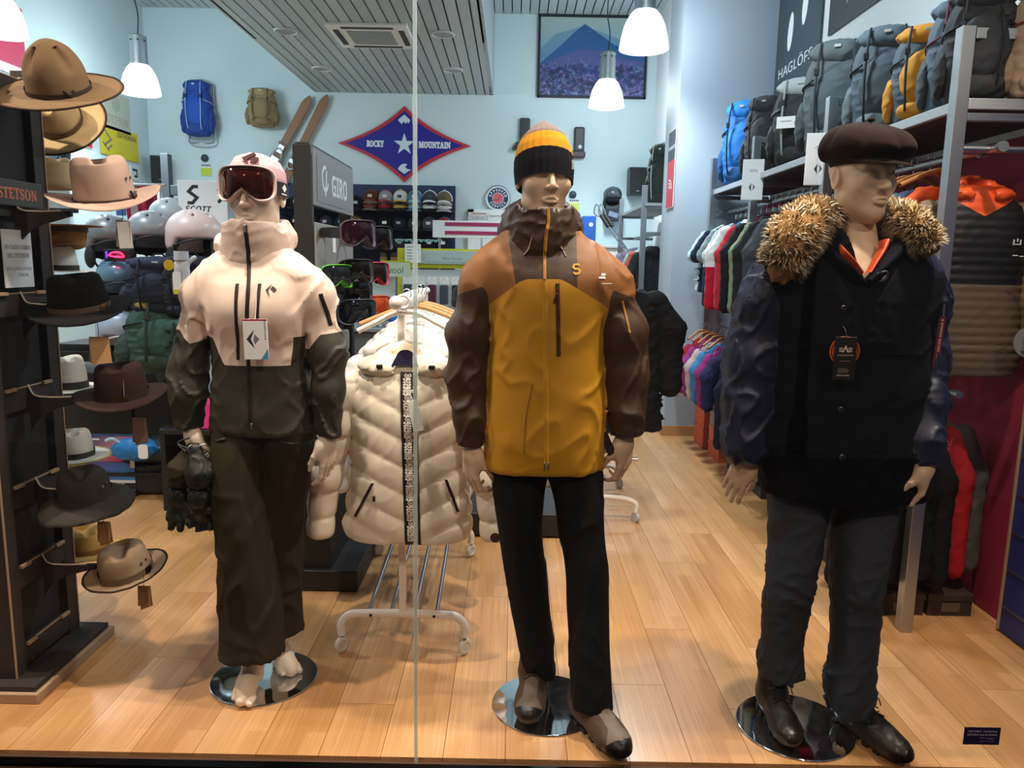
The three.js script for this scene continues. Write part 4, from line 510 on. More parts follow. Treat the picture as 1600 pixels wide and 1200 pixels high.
  const legs = crumple(U(0.025, prof(L1, 2.2, 0.006), prof(L2, 2.2, 0.006)), 12, 0.007, 101, (x, y) => 0.5 + 1.1 * sstep(0.3, 0.16, y) + 0.5 * Math.exp(-Math.pow((y - 0.48) / 0.1, 2)), 1.3), lb = rowB(L1, 0.05).map((q, i) => i < 3 ? Math.min(q, rowB(L2, 0.05)[i]) : Math.max(q, rowB(L2, 0.05)[i]));
  mesh('jeans', net(legs, lb, 0.008), JEAN, t);
  const BT = [mat(0x17120f, 0.45, { bumpMap: grain, bumpScale: 0.0004 }), plast(0x0b0a0a, 0.6), mat(0x1d1613, 0.32), mat(0x14100e, 0.6), plast(0x0c0a09, 0.7)];
  shoe(t, V(0.89, 0.008, -2.335), -0.02, BT, 0.07, 1.0); shoe(t, V(1.145, 0.0, -2.27), 0.36, BT, 0.07, 1.02);
  // body
  const hd = at(1346, 279, Z - 0.0), P = (a, c, z) => at(a, c, z).toArray(), core = [cap(hd.x, hd.y - 0.1, hd.z - 0.03, 0.054, nk.x, 1.5, Z, 0.066), prof(rowsAt(Z, [[715, 1215, 1415, 0.11], [600, 1225, 1405, 0.11], [480, 1235, 1405, 0.118], [425, 1235, 1410, 0.1], [398, 1290, 1375, 0.075]])), cap(...P(1248, 780, Z), 0.07, ...P(1235, 900, Z), 0.05), cap(...P(1235, 900, Z), 0.05, ...P(1220, 1060, Z - 0.01), 0.034), cap(...P(1350, 780, Z), 0.07, ...P(1340, 920, Z + 0.04), 0.05), cap(...P(1340, 920, Z + 0.04), 0.05, ...P(1326, 1110, Z + 0.07), 0.036), cap(nk.x - 0.1, 1.475, Z + 0.07, 0.03, nk.x + 0.005, 1.465, Z + 0.1, 0.03), cap(nk.x + 0.1, 1.475, Z + 0.07, 0.03, nk.x + 0.005, 1.465, Z + 0.1, 0.03)];
  for (const S of [LS, RS]) for (let i = 0; i < 5; i++) core.push(cap(S.pts[i][0], S.pts[i][1], S.pts[i][2], 0.04 - i * 0.003, S.pts[i + 1][0], S.pts[i + 1][1], S.pts[i + 1][2], 0.037 - i * 0.003));
  const lw = LS.pts[5], rw = RS.pts[5];
  mesh('body', [net(U(0.035, ...core), [0.6, 0.05, -2.6, 1.45, 1.72, -2.1], 0.012), moved(headG, hd, 0.27, 0, 0, 1.04), moved(HANDS.relaxed, [lw[0] + 0.004, lw[1] + 0.015, lw[2]], 1.1, 0.35, 0.0, 0.95), moved(HANDS.grip, [rw[0] + 0.004, rw[1] + 0.012, rw[2]], -0.55, 0.1, 0.0, 1.0, true)], SKIN, t);
  // eight-panel flat cap
  const CAP = felt(0x231613), cg = new THREE.Group(); cg.name = 'flat_cap'; cg.position.copy(hd); cg.rotation.set(0.0, 0.22, -0.03, 'YXZ'); cg.scale.setScalar(1.04); t.add(cg);
  const rows = smoothRows([[0.081, 0.102, 0.03], [0.087, 0.108, 0.048], [0.112, 0.13, 0.056], [0.124, 0.14, 0.078], [0.121, 0.136, 0.104], [0.1, 0.114, 0.13], [0.05, 0.06, 0.146], [0.001, 0.001, 0.15]], 40);
  mesh('crown', grid(96, 40, (u, s) => { const n = rows.length - 1, q = s * n, i = Math.min(n - 1, Math.floor(q)), k = q - i, a = rows[i], c = rows[i + 1], A = u * Math.PI * 2, seam = Math.abs(Math.sin(4 * A)), m = sstep(0.15, 0.4, s), R = 1 + m * (0.1 * Math.sqrt(seam) - 0.085) + 0.012 * noise(u * 14, s * 5, 3); const x = Math.sin(A) * mix(a[0], c[0], k) * R, z = Math.cos(A) * mix(a[1], c[1], k) * R; return [x, mix(a[2], c[2], k) - m * 0.25 * Math.max(0, z) + 0.004 * Math.sqrt(seam) * m, z + 0.014 * m]; }, true), CAP, cg);
  mesh('brim', grid(32, 8, (u, s) => { const A = (u - 0.5) * 2.3, o = Math.cos((u - 0.5) * Math.PI), k = s < 0.5 ? s * 2 : 2 - s * 2, e = 0.05 * o * k; return [Math.sin(A) * (0.092 + e), 0.042 - e * 0.34 - (s < 0.5 ? 0 : 0.006 * Math.min(1, o * 3)), Math.cos(A) * (0.112 + e)]; }), CAP, cg); mesh('top_button', ell ? place(new THREE.SphereGeometry(0.011, 16, 10).scale(1, 0.5, 1), 0, 0.16, 0.014) : null, CAP, cg);
  discBase(t, 0.95, -2.305, 0.185); mesh('support_rod', bar([0.93, 0.005, -2.42], P(1236, 980, Z - 0.06), 0.006), CHROME, t);
}
// ---------------------------------------------------------------- hat stand on the left
const BOARD = mat(0x2a211e, 0.7, { bumpMap: grain, bumpScale: 0.0003 }), BOARDE = mat(0xa88a6c, 0.8), BOARDI = mat(0x191413, 0.8);
{
  const t = thing('hat_stand', 'tall dark fibreboard hat stand with cells and plywood edges by the window', 'display stand', [-1.9, 0, -2.6]);
  mesh('base', rbox(0.66, 0.035, 0.5, 0.003, 0, 0.0175, 0), BOARDE, t, 'plywood base edge'); mesh('base_top', rbox(0.63, 0.02, 0.47, 0.003, 0, 0.045, 0), BOARD, t);
  const X1 = 0.225, Zf = 0.185, H = 2.06, ys = [0.06, 0.34, 0.62, 0.95, 1.27, 1.6, 1.98];
  mesh('core', box(0.41, H - 0.06, 0.31, -0.005, H / 2 + 0.03, 0), BOARDI, t);
  for (const s of [-1, 1]) { mesh('post', rbox(0.06, H, 0.06, 0.003, X1 - 0.03, H / 2 + 0.05, s * Zf * 0.86), BOARD, t); mesh('post', rbox(0.06, H, 0.06, 0.003, -X1 + 0.03, H / 2 + 0.05, s * Zf * 0.86), BOARD, t); mesh('edge_strip', box(0.005, H, 0.005, X1 + 0.001, H / 2 + 0.05, s * Zf * 0.86 + 0.03 * (s > 0 ? 1 : -1)), BOARDE, t); }
  ys.forEach((y, i) => {
    mesh('rail', rbox(0.03, 0.075, 0.3, 0.003, X1 - 0.016, y + 0.05, 0), BOARD, t); mesh('rail', rbox(0.36, 0.075, 0.03, 0.003, 0, y + 0.05, Zf - 0.04), BOARD, t);
    mesh('edge_strip', box(0.006, 0.004, 0.2, X1 - 0.002, y + 0.09, 0), BOARDE, t); mesh('shelf', box(0.38, 0.012, 0.3, 0, y + 0.012, 0), BOARD, t);
    for (const z of [-0.1, 0.1]) mesh('slot_tab', rbox(0.012, 0.012, 0.05, 0.002, X1 + 0.004, y + 0.09, z), BOARDE, t);
  });
  // curved arms that carry the hats
  for (const y of [0.36, 0.64, 0.97, 1.29, 1.6]) { const s = new THREE.Shape(); s.moveTo(0, -0.09); s.quadraticCurveTo(0.03, -0.02, 0.12, 0.0); s.lineTo(0.19, 0.02); s.lineTo(0.19, 0.034); s.lineTo(0.06, 0.03); s.quadraticCurveTo(0.015, 0.035, 0, 0.07); s.lineTo(0, -0.09); const g = extrude(s, 0.012, 0.001); g.translate(X1, y, -0.01); mesh('arm', g, BOARD, t); mesh('arm_edge', tube([[X1, y + 0.075, 0.004], [X1 + 0.02, y + 0.04, 0.004], [X1 + 0.07, y + 0.033, 0.004], [X1 + 0.16, y + 0.036, 0.004]], 0.003), mat(0xd8c9b4, 0.7), t); }
  const st = draw(512, 150, (g, w, h) => { g.fillStyle = '#3a3836'; g.fillRect(0, 0, w, h); for (let i = 0; i < 40; i++) { g.fillStyle = `rgba(${90 + 40 * rnd()},${100 + 30 * rnd()},90,0.18)`; g.fillRect(rnd() * w, rnd() * h, 60 * rnd(), 24 * rnd()); } word(g, 'STETSON', w / 2, h / 2 + 4, 96, '#e0703f', 'serif', 'bold', 400); });
  const bs = new THREE.Group(); bs.name = 'name_strip'; bs.position.set(X1 + 0.014, 1.69, 0.0); bs.rotation.y = Math.PI / 2; t.add(bs); mesh('strip', rbox(0.27, 0.085, 0.008, 0.002), plast(0x3a3836), bs); mesh('print', place(new THREE.PlaneGeometry(0.26, 0.077), 0, 0, 0.0048), printed(st), bs);
  const nt = draw(256, 330, (g, w, h) => { g.fillStyle = '#e9eef2'; g.fillRect(0, 0, w, h); word(g, 'NO COGER GORRAS', w / 2, 98, 34, '#25282c', 'serif', 'bold', 236); word(g, 'DEL INTERIOR', w / 2, 146, 34, '#25282c', 'serif', 'bold', 200); word(g, 'QUE LA TALLA PUEDE', w / 2, 222, 24, '#3a3d42', 'serif', 'bold', 230); word(g, 'VARIAR', w / 2 + 30, 258, 24, '#3a3d42', 'serif', 'bold'); });
  const n = thing('paper_notice', 'white paper notice in Spanish about caps taped to the hat stand', 'notice', [-1.9 + X1 + 0.016, 1.475, -2.575], Math.PI / 2); mesh('sheet', rbox(0.15, 0.19, 0.004, 0.001), PAPER, n); mesh('print', place(new THREE.PlaneGeometry(0.148, 0.188), 0, 0, 0.0026), printed(nt, 0.4), n);
}
// ---------------------------------------------------------------- hats
// crown profile [radius share, height share]; creases: kind
function hat(name, label, p, o) {
  const t = thing(name, label, 'hat', p), C = felt(o.color), rx = 0.082 * (o.s || 1), rz = 0.1 * (o.s || 1), H = o.h, n = 72;
  t.rotation.set(o.tilt?.[0] || 0, o.turn || 0, o.tilt?.[1] || 0, 'ZYX');
  const dent = (x, z, y, k) => {
    const a = Math.atan2(x / rx, z / rz); let X = x, Y = y, Zz = z; const up = sstep(0.45, 1, k);
    if (o.kind === 'campaign') { const d = Math.pow(Math.max(0, Math.cos(4 * (a - Math.PI / 4) / 1)), 3), q = 1 - 0.3 * d * Math.sin(Math.min(1, Math.max(0, (k - 0.25) / 0.75)) * Math.PI); X *= q; Zz *= q; }
    else { const c = o.kind === 'cattle' ? 0.045 : 0.034; Y -= up * c * Math.exp(-Math.pow(x / 0.026, 2)) * (1 - 0.4 * Math.pow(z / rz, 2)); const pin = Math.exp(-Math.pow((Math.abs(a) - 0.62) / 0.32, 2)) * sstep(0.3, 0.85, k); X *= 1 - (o.pinch ?? 0.3) * pin; Y += up * 0.012 * (z / rz) ; }
    return [X, Y, Zz];
  };
  const prof0 = o.kind === 'campaign' ? [[1, 0], [0.98, 0.2], [0.95, 0.4], [0.86, 0.6], [0.68, 0.78], [0.42, 0.92], [0.15, 1], [0.0, 1]] : [[1, 0], [0.98, 0.25], [0.95, 0.5], [0.9, 0.75], [0.84, 0.9], [0.7, 0.98], [0.4, 1], [0, 1]];
  const lump = (x, y, z) => (o.soft || 0.002) * noise(x * 18 + o.color % 7, y * 18, z * 18);
  const pr = smoothRows(prof0, 42);
  mesh('crown', grid(n, 42, (u, v) => { const s = v * 42, i = Math.min(41, Math.floor(s)), k = s - i, q = k, r = mix(pr[i][0], pr[i + 1][0], q), y = mix(pr[i][1], pr[i + 1][1], q), A = u * Math.PI * 2, d = dent(Math.sin(A) * rx * r, Math.cos(A) * rz * r, y * H, y * 0.5 + 0.5 * (1 - r) + (y > 0.9 ? 0.25 : 0)); const l = lump(...d); return [d[0] + l, d[1] + l, d[2] + l]; }, true), C, t);
  const B = o.brim, yb = (A, e) => (o.curl || 0) * Math.pow(Math.abs(Math.sin(A)), 2) * e * e - (o.dip || 0) * Math.max(0, Math.cos(A)) * e * e - (o.back || 0) * Math.max(0, -Math.cos(A)) * e + lump(Math.sin(A) * 0.2, 0.3, Math.cos(A) * 0.2);
  mesh('brim', grid(n, 16, (u, v) => { const A = u * Math.PI * 2, top = v > 0.5, e = top ? 2 - v * 2 : v * 2, R = 1 + 0, w = B * (1 + (o.oval || 0) * Math.pow(Math.cos(A), 2)), x = Math.sin(A) * (rx * 0.96 + w * e), z = Math.cos(A) * (rz * 0.96 + w * e); return [x * R, yb(A, e) + (top ? 0.004 : 0) * (1 - Math.pow(e, 8)), z * R]; }, true), C, t);
  if (o.edge) mesh('brim_binding', new THREE.TubeGeometry(new THREE.CatmullRomCurve3([...Array(48).keys()].map((i) => { const A = i / 48 * Math.PI * 2, w = B * (1 + (o.oval || 0) * Math.pow(Math.cos(A), 2)); return V(Math.sin(A) * (rx * 0.96 + w), yb(A, 1) + 0.001, Math.cos(A) * (rz * 0.96 + w)); }), true), 96, 0.0035, 6, true), felt(o.edge), t);
  const bh = o.bandH || 0.022, BM = mat(o.band, 0.6); mesh('band', grid(n, 3, (u, v) => { const A = u * Math.PI * 2, e = 1.035; return [Math.sin(A) * rx * e, 0.003 + bh * v - 0.02 * (o.slant || 0) * Math.cos(A) * 0, Math.cos(A) * rz * e]; }, true), (() => { const m = BM.clone(); m.side = THREE.DoubleSide; return m; })(), t);
  const on = (A, y) => [Math.sin(A) * rx * 1.05, y, Math.cos(A) * rz * 1.05];
  const A0 = o.orn ?? 1.1;
  if (o.buckle) mesh('buckle', [box(0.02, bh * 0.9, 0.004, ...on(A0, bh / 2 + 0.003), 0, A0, 0), box(0.008, bh * 0.6, 0.005, ...on(A0 + 0.2, bh / 2 + 0.003), 0, A0 + 0.2, 0)], metal(o.buckle, 0.3), t);
  if (o.bow) mesh('bow', [tube([on(A0, 0.012), on(A0 - 0.15, 0.03), on(A0 - 0.05, 0.012)], 0.004), tube([on(A0, 0.012), on(A0 + 0.15, 0.026), on(A0 + 0.05, 0.012)], 0.004), rbox(0.012, 0.014, 0.01, 0.003, ...on(A0, 0.012), 0, A0, 0)], plast(o.bow, 0.6), t);
  if (o.eyelets) for (const da of [0, 0.28]) mesh('eyelet', place(new THREE.TorusGeometry(0.0038, 0.0014, 6, 14), ...(() => { const q = on(A0 - 0.15 + da, H * 0.5); return [q[0] * 0.935, q[1], q[2] * 0.935]; })(), 0, A0 - 0.15 + da, 0), metal(o.eyelets, 0.4), t);
  if (o.feather) mesh('feather', grid(2, 10, (u, v) => { const q = on(A0 + 0.1 + v * 0.06, 0.01 + v * 0.075); return [q[0] * (1 + 0.02 * v) , q[1], q[2] + (u - 0.5) * 0.02 * Math.sin(v * Math.PI)]; }), (() => { const m = mat(o.feather, 0.8).clone(); m.side = THREE.DoubleSide; return m; })(), t);
  return t;
}
function tagsOn(p, label, cols, turns = [0.2, 0.75], h = 0.085, w = 0.042) { const T = thing('hang_tag', label, 'tag', p); cols.forEach((c, i) => mesh('card', rbox(w, h, 0.002, 0.0008, 0.008 * i, -h / 2 - 0.045 - 0.004 * i, 0.006 * i, 0, turns[i % turns.length], 0.1 * i - 0.04), mat(c, 0.8), T)); mesh('mark', place(new THREE.PlaneGeometry(w * 0.5, h * 0.16), 0.001, -h / 2 - 0.045, 0.0016 + 0.004, 0, turns[0], -0.04), plast(0x4a3526, 0.8), T); mesh('string', tube([[0, 0, 0], [0.002, -0.025, 0], [0, -0.05, 0]], 0.001), BLACK, T); return T; }
hat('campaign_hat', 'large tan campaign hat with four-dent crown, topmost on the hat stand', at(93, 142, -2.58), { kind: 'campaign', color: 0x6e573e, h: 0.155, brim: 0.1, s: 1.14, band: 0x2a1c14, bandH: 0.016, bow: 0x1c130e, orn: 0.5, tilt: [0.5, 0.12], turn: 0.3, edge: 0x3a2a1c });
hat('cowboy_hat', 'pinkish beige cattleman hat with thin dark band beside the name strip', at(165, 312, -2.58), { kind: 'cattle', color: 0xab9080, h: 0.14, brim: 0.085, s: 1.15, curl: 0.035, dip: 0.012, back: 0.004, band: 0x3a2117, bandH: 0.008, bow: 0x2a1710, orn: 1.0, turn: 0.5, tilt: [0.26, 0.16], eyelets: 0x5a4a3a });
hat('fedora', 'black wool fedora with brown leather band and gold buckle', at(125, 482, -2.58), { kind: 'fedora', color: 0x100e0e, h: 0.12, brim: 0.078, s: 1.12, curl: 0.018, dip: 0.02, band: 0x5a4538, bandH: 0.02, buckle: 0xd9b070, orn: 0.85, tilt: [0.2, 0.12], turn: 0.45 });
hat('fedora', 'dark brown fedora with small feather and tan leather band', at(191, 619, -2.58), { kind: 'fedora', color: 0x32211d, h: 0.118, brim: 0.07, s: 1.02, curl: 0.02, dip: 0.012, band: 0x2a1a14, bandH: 0.02, buckle: 0x9c6c2c, orn: 0.12, feather: 0x8f7e74, tilt: [0.1, 0.06], turn: 0.35 });
hat('bucket_hat', 'dark grey waxed bucket hat with eyelets and drooping brim', at(133, 776, -2.58), { kind: 'fedora', color: 0x3e3833, h: 0.1, brim: 0.075, s: 1.04, dip: 0.03, curl: -0.03, back: 0.02, pinch: 0.1, band: 0x3a342f, bandH: 0.02, eyelets: 0xc9c4bc, orn: 1.1, soft: 0.006, tilt: [0.16, 0.1], turn: 0.4 });
hat('safari_hat', 'light tan safari hat with striped band and dark brim edge, lowest on the stand', at(198, 894, -2.58), { kind: 'fedora', color: 0x9f8467, h: 0.1, brim: 0.055, s: 1.06, dip: -0.01, curl: 0.015, pinch: 0.25, band: 0x6f573f, bandH: 0.026, buckle: 0x3a2a20, eyelets: 0x3a2c22, orn: 0.9, edge: 0x3c2c22, soft: 0.004, tilt: [0.16, 0.2], turn: 0.45 });
hat('straw_hat', 'cream brimmed hat with dark edge hanging behind the campaign hat', at(92, 190, -2.95), { kind: 'fedora', color: 0xc9aa7c, h: 0.11, brim: 0.085, band: 0x5a4028, edge: 0x3a2a1c, tilt: [0.9, 0.2], turn: 0.3 });
hat('cowboy_hat', 'pale cream cowboy hat behind the beige cattleman hat', at(80, 298, -2.98), { kind: 'cattle', color: 0xd8bd97, h: 0.12, brim: 0.09, s: 1.1, curl: 0.05, band: 0xc0a57e, tilt: [0.25, 0.25], turn: 1.2 });
hat('fedora', 'white fedora with black band half hidden behind the hat stand, level with the black fedora', at(84, 424, -3.0), { kind: 'fedora', color: 0xdedad2, h: 0.11, brim: 0.06, band: 0x1d1a18, turn: 1.0 });
hat('fedora', 'white fedora with dark band behind the hat stand, level with the brown fedora', at(100, 606, -3.0), { kind: 'fedora', color: 0xe6e0d4, h: 0.13, brim: 0.07, band: 0x2a2722, bandH: 0.03, turn: 1.0 });
hat('fedora', 'white cap-shaped hat with pale yellow brim behind the hat stand above the bucket hat', at(112, 712, -3.0), { kind: 'fedora', color: 0xdcdad2, h: 0.11, brim: 0.062, band: 0x34302a, edge: 0xc9c07a, bandH: 0.024, turn: 0.7 });
hat('straw_hat', 'yellow straw hat behind the hat stand beside the safari hat', at(136, 858, -2.98), { kind: 'fedora', color: 0xcaa15c, h: 0.09, brim: 0.06, band: 0x8a6430, turn: 0.7 });
hat('fedora', 'tan hat under the beige cattleman hat behind the black arm', at(98, 352, -2.98), { kind: 'fedora', color: 0x9c6f40, h: 0.09, brim: 0.06, band: 0x4a321c, turn: 0.7, tilt: [Math.PI, 0] });
tagsOn(at(190, 322, -2.5), 'white and beige swing tags under the beige cattleman hat', [0xb8ab98, 0xe8e6e0]);
tagsOn(at(152, 505, -2.5), 'brown kraft paper tag under the black fedora', [0xa9723c, 0xc89a68], [0.35, 0.5], 0.085, 0.058);
tagsOn(at(215, 632, -2.5), 'grey brown swing tags under the dark brown fedora', [0x7c6a5a, 0x6a4a3a]);
tagsOn(at(160, 795, -2.5), 'kraft swing tags beside the dark grey bucket hat', [0xb08a5c, 0x8a6038], [0.1, 0.9], 0.075);
tagsOn(at(223, 896, -2.5), 'kraft swing tags under the safari hat', [0x9a7850, 0x7c5430], [0.1, 0.9], 0.075);
// ---------------------------------------------------------------- rolling rack of white down jackets
const RACKW = mat(0xe6e0d6, 0.4);
{
  const t = thing('clothes_rack', 'white rolling clothes rack carrying the white down jackets', 'clothes rack', [-0.4, 0, -3.2]), w = 0.235, r = 0.016;
  for (const z of [0.47, -0.52]) {
    const dx = z < 0 ? -0.03 : 0; mesh('foot_frame', tube([[-w + dx, 0.075, z], [-w + dx, 0.12, z], [-w + 0.03 + dx, 0.155, z], [-w + 0.08 + dx, 0.162, z], [w - 0.08 + dx, 0.162, z], [w - 0.03 + dx, 0.155, z], [w + dx, 0.12, z], [w + dx, 0.075, z]], r, 60, 12), RACKW, t);
    for (const s of [-1, 1]) { mesh('wheel', [place(new THREE.TorusGeometry(0.022, 0.011, 10, 24), s * w + dx, 0.034, z, 0, 0.9, 0), place(cyl(0.02, 0.016, 0, 0, 0, Math.PI / 2), s * w + dx, 0.034, z, 0, 0.9, 0)], plast(0xd8d2c6, 0.5), t); }
    mesh('post', rbox(0.026, 1.2, 0.026, 0.004, dx, 0.76, z), RACKW, t); for (const x of [-0.12, 0.12]) mesh('bolt', place(new THREE.SphereGeometry(0.006, 10, 6), x + dx, 0.162, z + 0.016), BLACK, t);
  }
  for (const x of [-0.13, -0.045, 0.045, 0.13]) mesh('lower_rail', bar([x, 0.168, 0.47], [x - 0.03, 0.168, -0.52], 0.0085, 12), STEEL, t);
  mesh('rail', bar([0, 1.35, 0.6], [-0.03, 1.35, -0.6], 0.016, 16), RACKW, t); mesh('end_cap', place(new THREE.SphereGeometry(0.024, 16, 12), 0, 1.35, 0.6), RACKW, t);
}
function hanger(p, label, m, turn = 0, w = 0.21, group) {
  const t = thing('clothes_hanger', label, 'hanger', p, turn, group); mesh('hook', tube([[-0.014, 0.002, 0], [-0.01, 0.02, 0], [0.006, 0.024, 0], [0.016, 0.008, 0], [0.008, -0.012, 0], [0, -0.03, 0], [0, -0.055, 0]], 0.002, 30, 6), STEEL, t);
  mesh('arms', tube([[-w, -0.125, 0.01], [-w * 0.6, -0.09, 0], [-0.04, -0.06, -0.008], [0, -0.056, -0.008], [0.04, -0.06, -0.008], [w * 0.6, -0.09, 0], [w, -0.125, 0.01]], 0.0095, 40, 8), m, t); return t;
}
function puffer(name, label, o) {               // chevron-quilted down jacket hanging from its origin (rail height)
  const t = thing(name, label, 'jacket', o.p, o.turn || 0, o.group), h = o.len || 0.8, sh = 0.22;
  const rows = [[-h, 0, 0, 0.222, 0.085], [-h + 0.06, 0, 0, 0.23, 0.09], [-0.6, 0, 0, 0.213, 0.09], [-0.45, 0, 0, 0.205, 0.088], [-0.3, 0, 0, 0.215, 0.085], [-0.22, 0, 0, 0.21, 0.075], [-0.17, 0, 0, 0.16, 0.065], [-0.13, 0, 0, 0.1, 0.05], [-0.1, 0, 0, 0.07, 0.035]];
  const base = prof(rows, 2.5), q = o.pitch || 0.085, amp = o.amp || 0.011;
  const quilt = (f, k, seed) => { const w = creases(12, 0.0014, seed); return (x, y, z) => { const d = f(x, y, z); if (d > 0.06 || d < -0.05) return d; const s = ((y + 5 + k * Math.abs(x)) / q) % 1, col = Math.abs(((x + 5) / (o.col || 0.14)) % 1 - 0.5) * 2; return d - amp * Math.pow(Math.sin(Math.PI * s), 0.55) + amp * 0.5 + (o.col ? 0.3 * amp * Math.pow(col, 10) : 0) + w(x, y, z); }; };
  const bodyF = quilt(base, o.k ?? 0.35, o.seed || 0); let parts = [net(bodyF, rowB(rows, 0.04), o.cell || 0.0085)];
  const M = o.mats; if (o.yoke !== undefined) { const [lo, up] = clip(parts[0], (x, y) => y - o.yoke); mesh('lower_body', lo, M[1], t, o.labels?.[1]); const [bl, bib] = o.bib ? clip(up, (x, y) => y + 0.225 - 0.55 * Math.abs(x)) : [up, null]; mesh('upper_body', bl, M[0], t, o.labels?.[0]); if (bib) mesh('hood_lining', bib, o.hoodM, t, 'orange quilted hood and yoke'); } else mesh('body', parts[0], M[0], t);
  for (const s of [-1, 1]) { const S = U(0.04, cap(s * 0.185, -0.215, 0.0, 0.055, s * 0.25, -0.36, 0.005, 0.06), cap(s * 0.25, -0.36, 0.005, 0.06, s * (o.flare || 0.285), -0.55, 0.02, 0.055), cap(s * (o.flare || 0.285), -0.55, 0.02, 0.055, s * ((o.flare || 0.285) + 0.015), -0.74, 0.03, 0.047)), e = (x, y, z) => smax(S(x, y, z), -0.765 - y, 0.01); mesh('sleeve', net(quilt(e, 0, 7 + s), s < 0 ? [-0.42, -0.8, -0.09, -0.1, -0.13, 0.12] : [0.1, -0.8, -0.09, 0.4, -0.13, 0.12], o.cell || 0.0085), o.sleeve || M[M.length - 1], t); }
  if (o.hood !== false) { const hs = o.hs || 1; let H = U(0.05, ell(-0.085 * hs, -0.14, 0.015, 0.085 * hs, 0.04 * hs, 0.066), ell(0.085 * hs, -0.14, 0.015, 0.085 * hs, 0.04 * hs, 0.066), ell(0, -0.1, -0.04, 0.11 * hs, 0.05 * hs, 0.05)); H = cut(0.02, H, ell(0, -0.12, 0.03, 0.05, 0.1, 0.06)); mesh('hood', net(crumple(H, 20, 0.007, o.seed || 0), [-0.2 * hs, -0.26, -0.13, 0.2 * hs, 0.0, 0.14], 0.008), o.hoodM || M[0], t); }
  t.userData.f = undefined; delete t.userData.f; return [t, bodyF];
}
{
  const CREAM = mat(0xe9dcc6, 0.6, { bumpMap: grain, bumpScale: 0.0002 }), ICE = mat(0xdcdad6, 0.65);
  const [t, f] = puffer('down_jacket', 'cream chevron-quilted down jacket with black lettered zip band, first on the white rack', { p: [-0.372, 1.262, -2.68], mats: [CREAM], k: -0.5, col: 0.15, pitch: 0.098, seed: 3, len: 0.775, amp: 0.007, cell: 0.007, flare: 0.3 });
  const zt = draw(128, 2048, (g, w, h) => { g.fillStyle = '#120d0e'; g.fillRect(0, 0, w, h); g.save(); g.translate(w / 2, h / 2); g.rotate(Math.PI / 2); for (let i = 0; i < 8; i++) { const x = -950 + i * 248; word(g, 'ellesse', x + 70, 4, 104, '#efe9df', 'sans-serif', 'bold', 200); g.strokeStyle = '#efe9df'; g.lineWidth = 4; g.strokeText('ellesse', x + 70, 4, 200); g.strokeStyle = '#efe9df'; g.lineWidth = 7; g.beginPath(); g.arc(x + 195, 4, 24, Math.PI * 0.15, Math.PI * 1.85); g.stroke(); g.beginPath(); g.arc(x + 195, 4, 9, 0, Math.PI * 2); g.stroke(); } g.restore(); });
  const N = 60, band = grid(4, N, (u, v) => { const y = -0.15 - v * 0.62, x = (u - 0.5) * 0.056 + 0.012 + v * 0.018; return [x, y, front(f, x, y, 0.05, 0.3) + 0.004]; }); mesh('zip_band', band, printed(zt, 0.6, { side: THREE.DoubleSide }), t, 'black zip band with white lettering');
  const line = (pts, w) => grid(3, 16, (u, v) => { const x = mix(pts[0][0], pts[1][0], v) + (u - 0.5) * w, y = mix(pts[0][1], pts[1][1], v); return [x, y, front(f, x, y, 0.05, 0.3) + 0.005]; });
  const DS = plast(0x2a1214, 0.5).clone(); DS.side = THREE.DoubleSide; mesh('pocket_zip', line([[-0.112, -0.545], [-0.18, -0.675]], 0.011), DS, t); mesh('pocket_zip', line([[0.145, -0.53], [0.188, -0.65]], 0.011), DS, t); mesh('pull_tab', rbox(0.009, 0.02, 0.006, 0.002, -0.108, -0.6, front(f, -0.108, -0.6, 0.05, 0.3) + 0.004), DS, t);
  for (const x of [-0.085, 0.095]) mesh('cord_lock', rbox(0.022, 0.014, 0.014, 0.004, x, -0.13, 0.085), BLACK, t);
  mesh('hanger_collar', grid(20, 6, (u, v) => { const a = (u - 0.5) * 2.4; return [Math.sin(a) * (0.03 + 0.026 * v) + 0.0, -0.075 - v * 0.05 - 0.022 * (1 - Math.cos(a)), 0.05 + 0.02 * v]; }), (() => { const m = cloth(0x1a1a34).clone(); m.side = THREE.DoubleSide; return m; })(), t, 'dark navy neck lining');
  const wt = thing('hang_tag', 'white paper tag beside the lettered zip of the cream jacket', 'tag', [-0.327, 0.97, -2.55]); mesh('card', rbox(0.036, 0.11, 0.003, 0.001, 0, 0, 0, 0, 0.1, 0.2), PAPER, wt); mesh('string', tube([[-0.01, 0.05, 0], [-0.02, 0.09, -0.005], [-0.02, 0.11, -0.01]], 0.001), WHITEP, wt);
  mesh('cuff_patch', place(new THREE.CircleGeometry(0.018, 24), 0.322, -0.74, 0.082), plast(0x3a1a20, 0.6), t);
  const lab = ['second white down jacket on the white rack', 'third white down jacket on the white rack', 'fourth white down jacket on the white rack', 'last white down jacket on the white rack'], src = puffer('down_jacket', 'second white down jacket on the white rack, right behind the cream one', { p: [-0.385, 1.3, -2.83], mats: [ICE], k: 0, pitch: 0.1, amp: 0.008, seed: 9, turn: 0.05, flare: 0.31, len: 0.8 })[0]; src.userData.group = 'white jackets behind the cream one';
  for (let i = 1; i < 4; i++) dup(src, 'down_jacket', lab[i] + (i === 3 ? ', nearest its back wheels' : ', between its neighbours'), [-0.385 - 0.007 * i, 1.3 + 0.01 * i, -2.86 - i * 0.2], 0.05 * (i % 2 ? -1 : 1));
  const WOOD = mat(0xc08a52, 0.45); hanger([-0.375, 1.37, -2.68], 'white hanger holding the cream down jacket', RACKW, 0, 0.17);
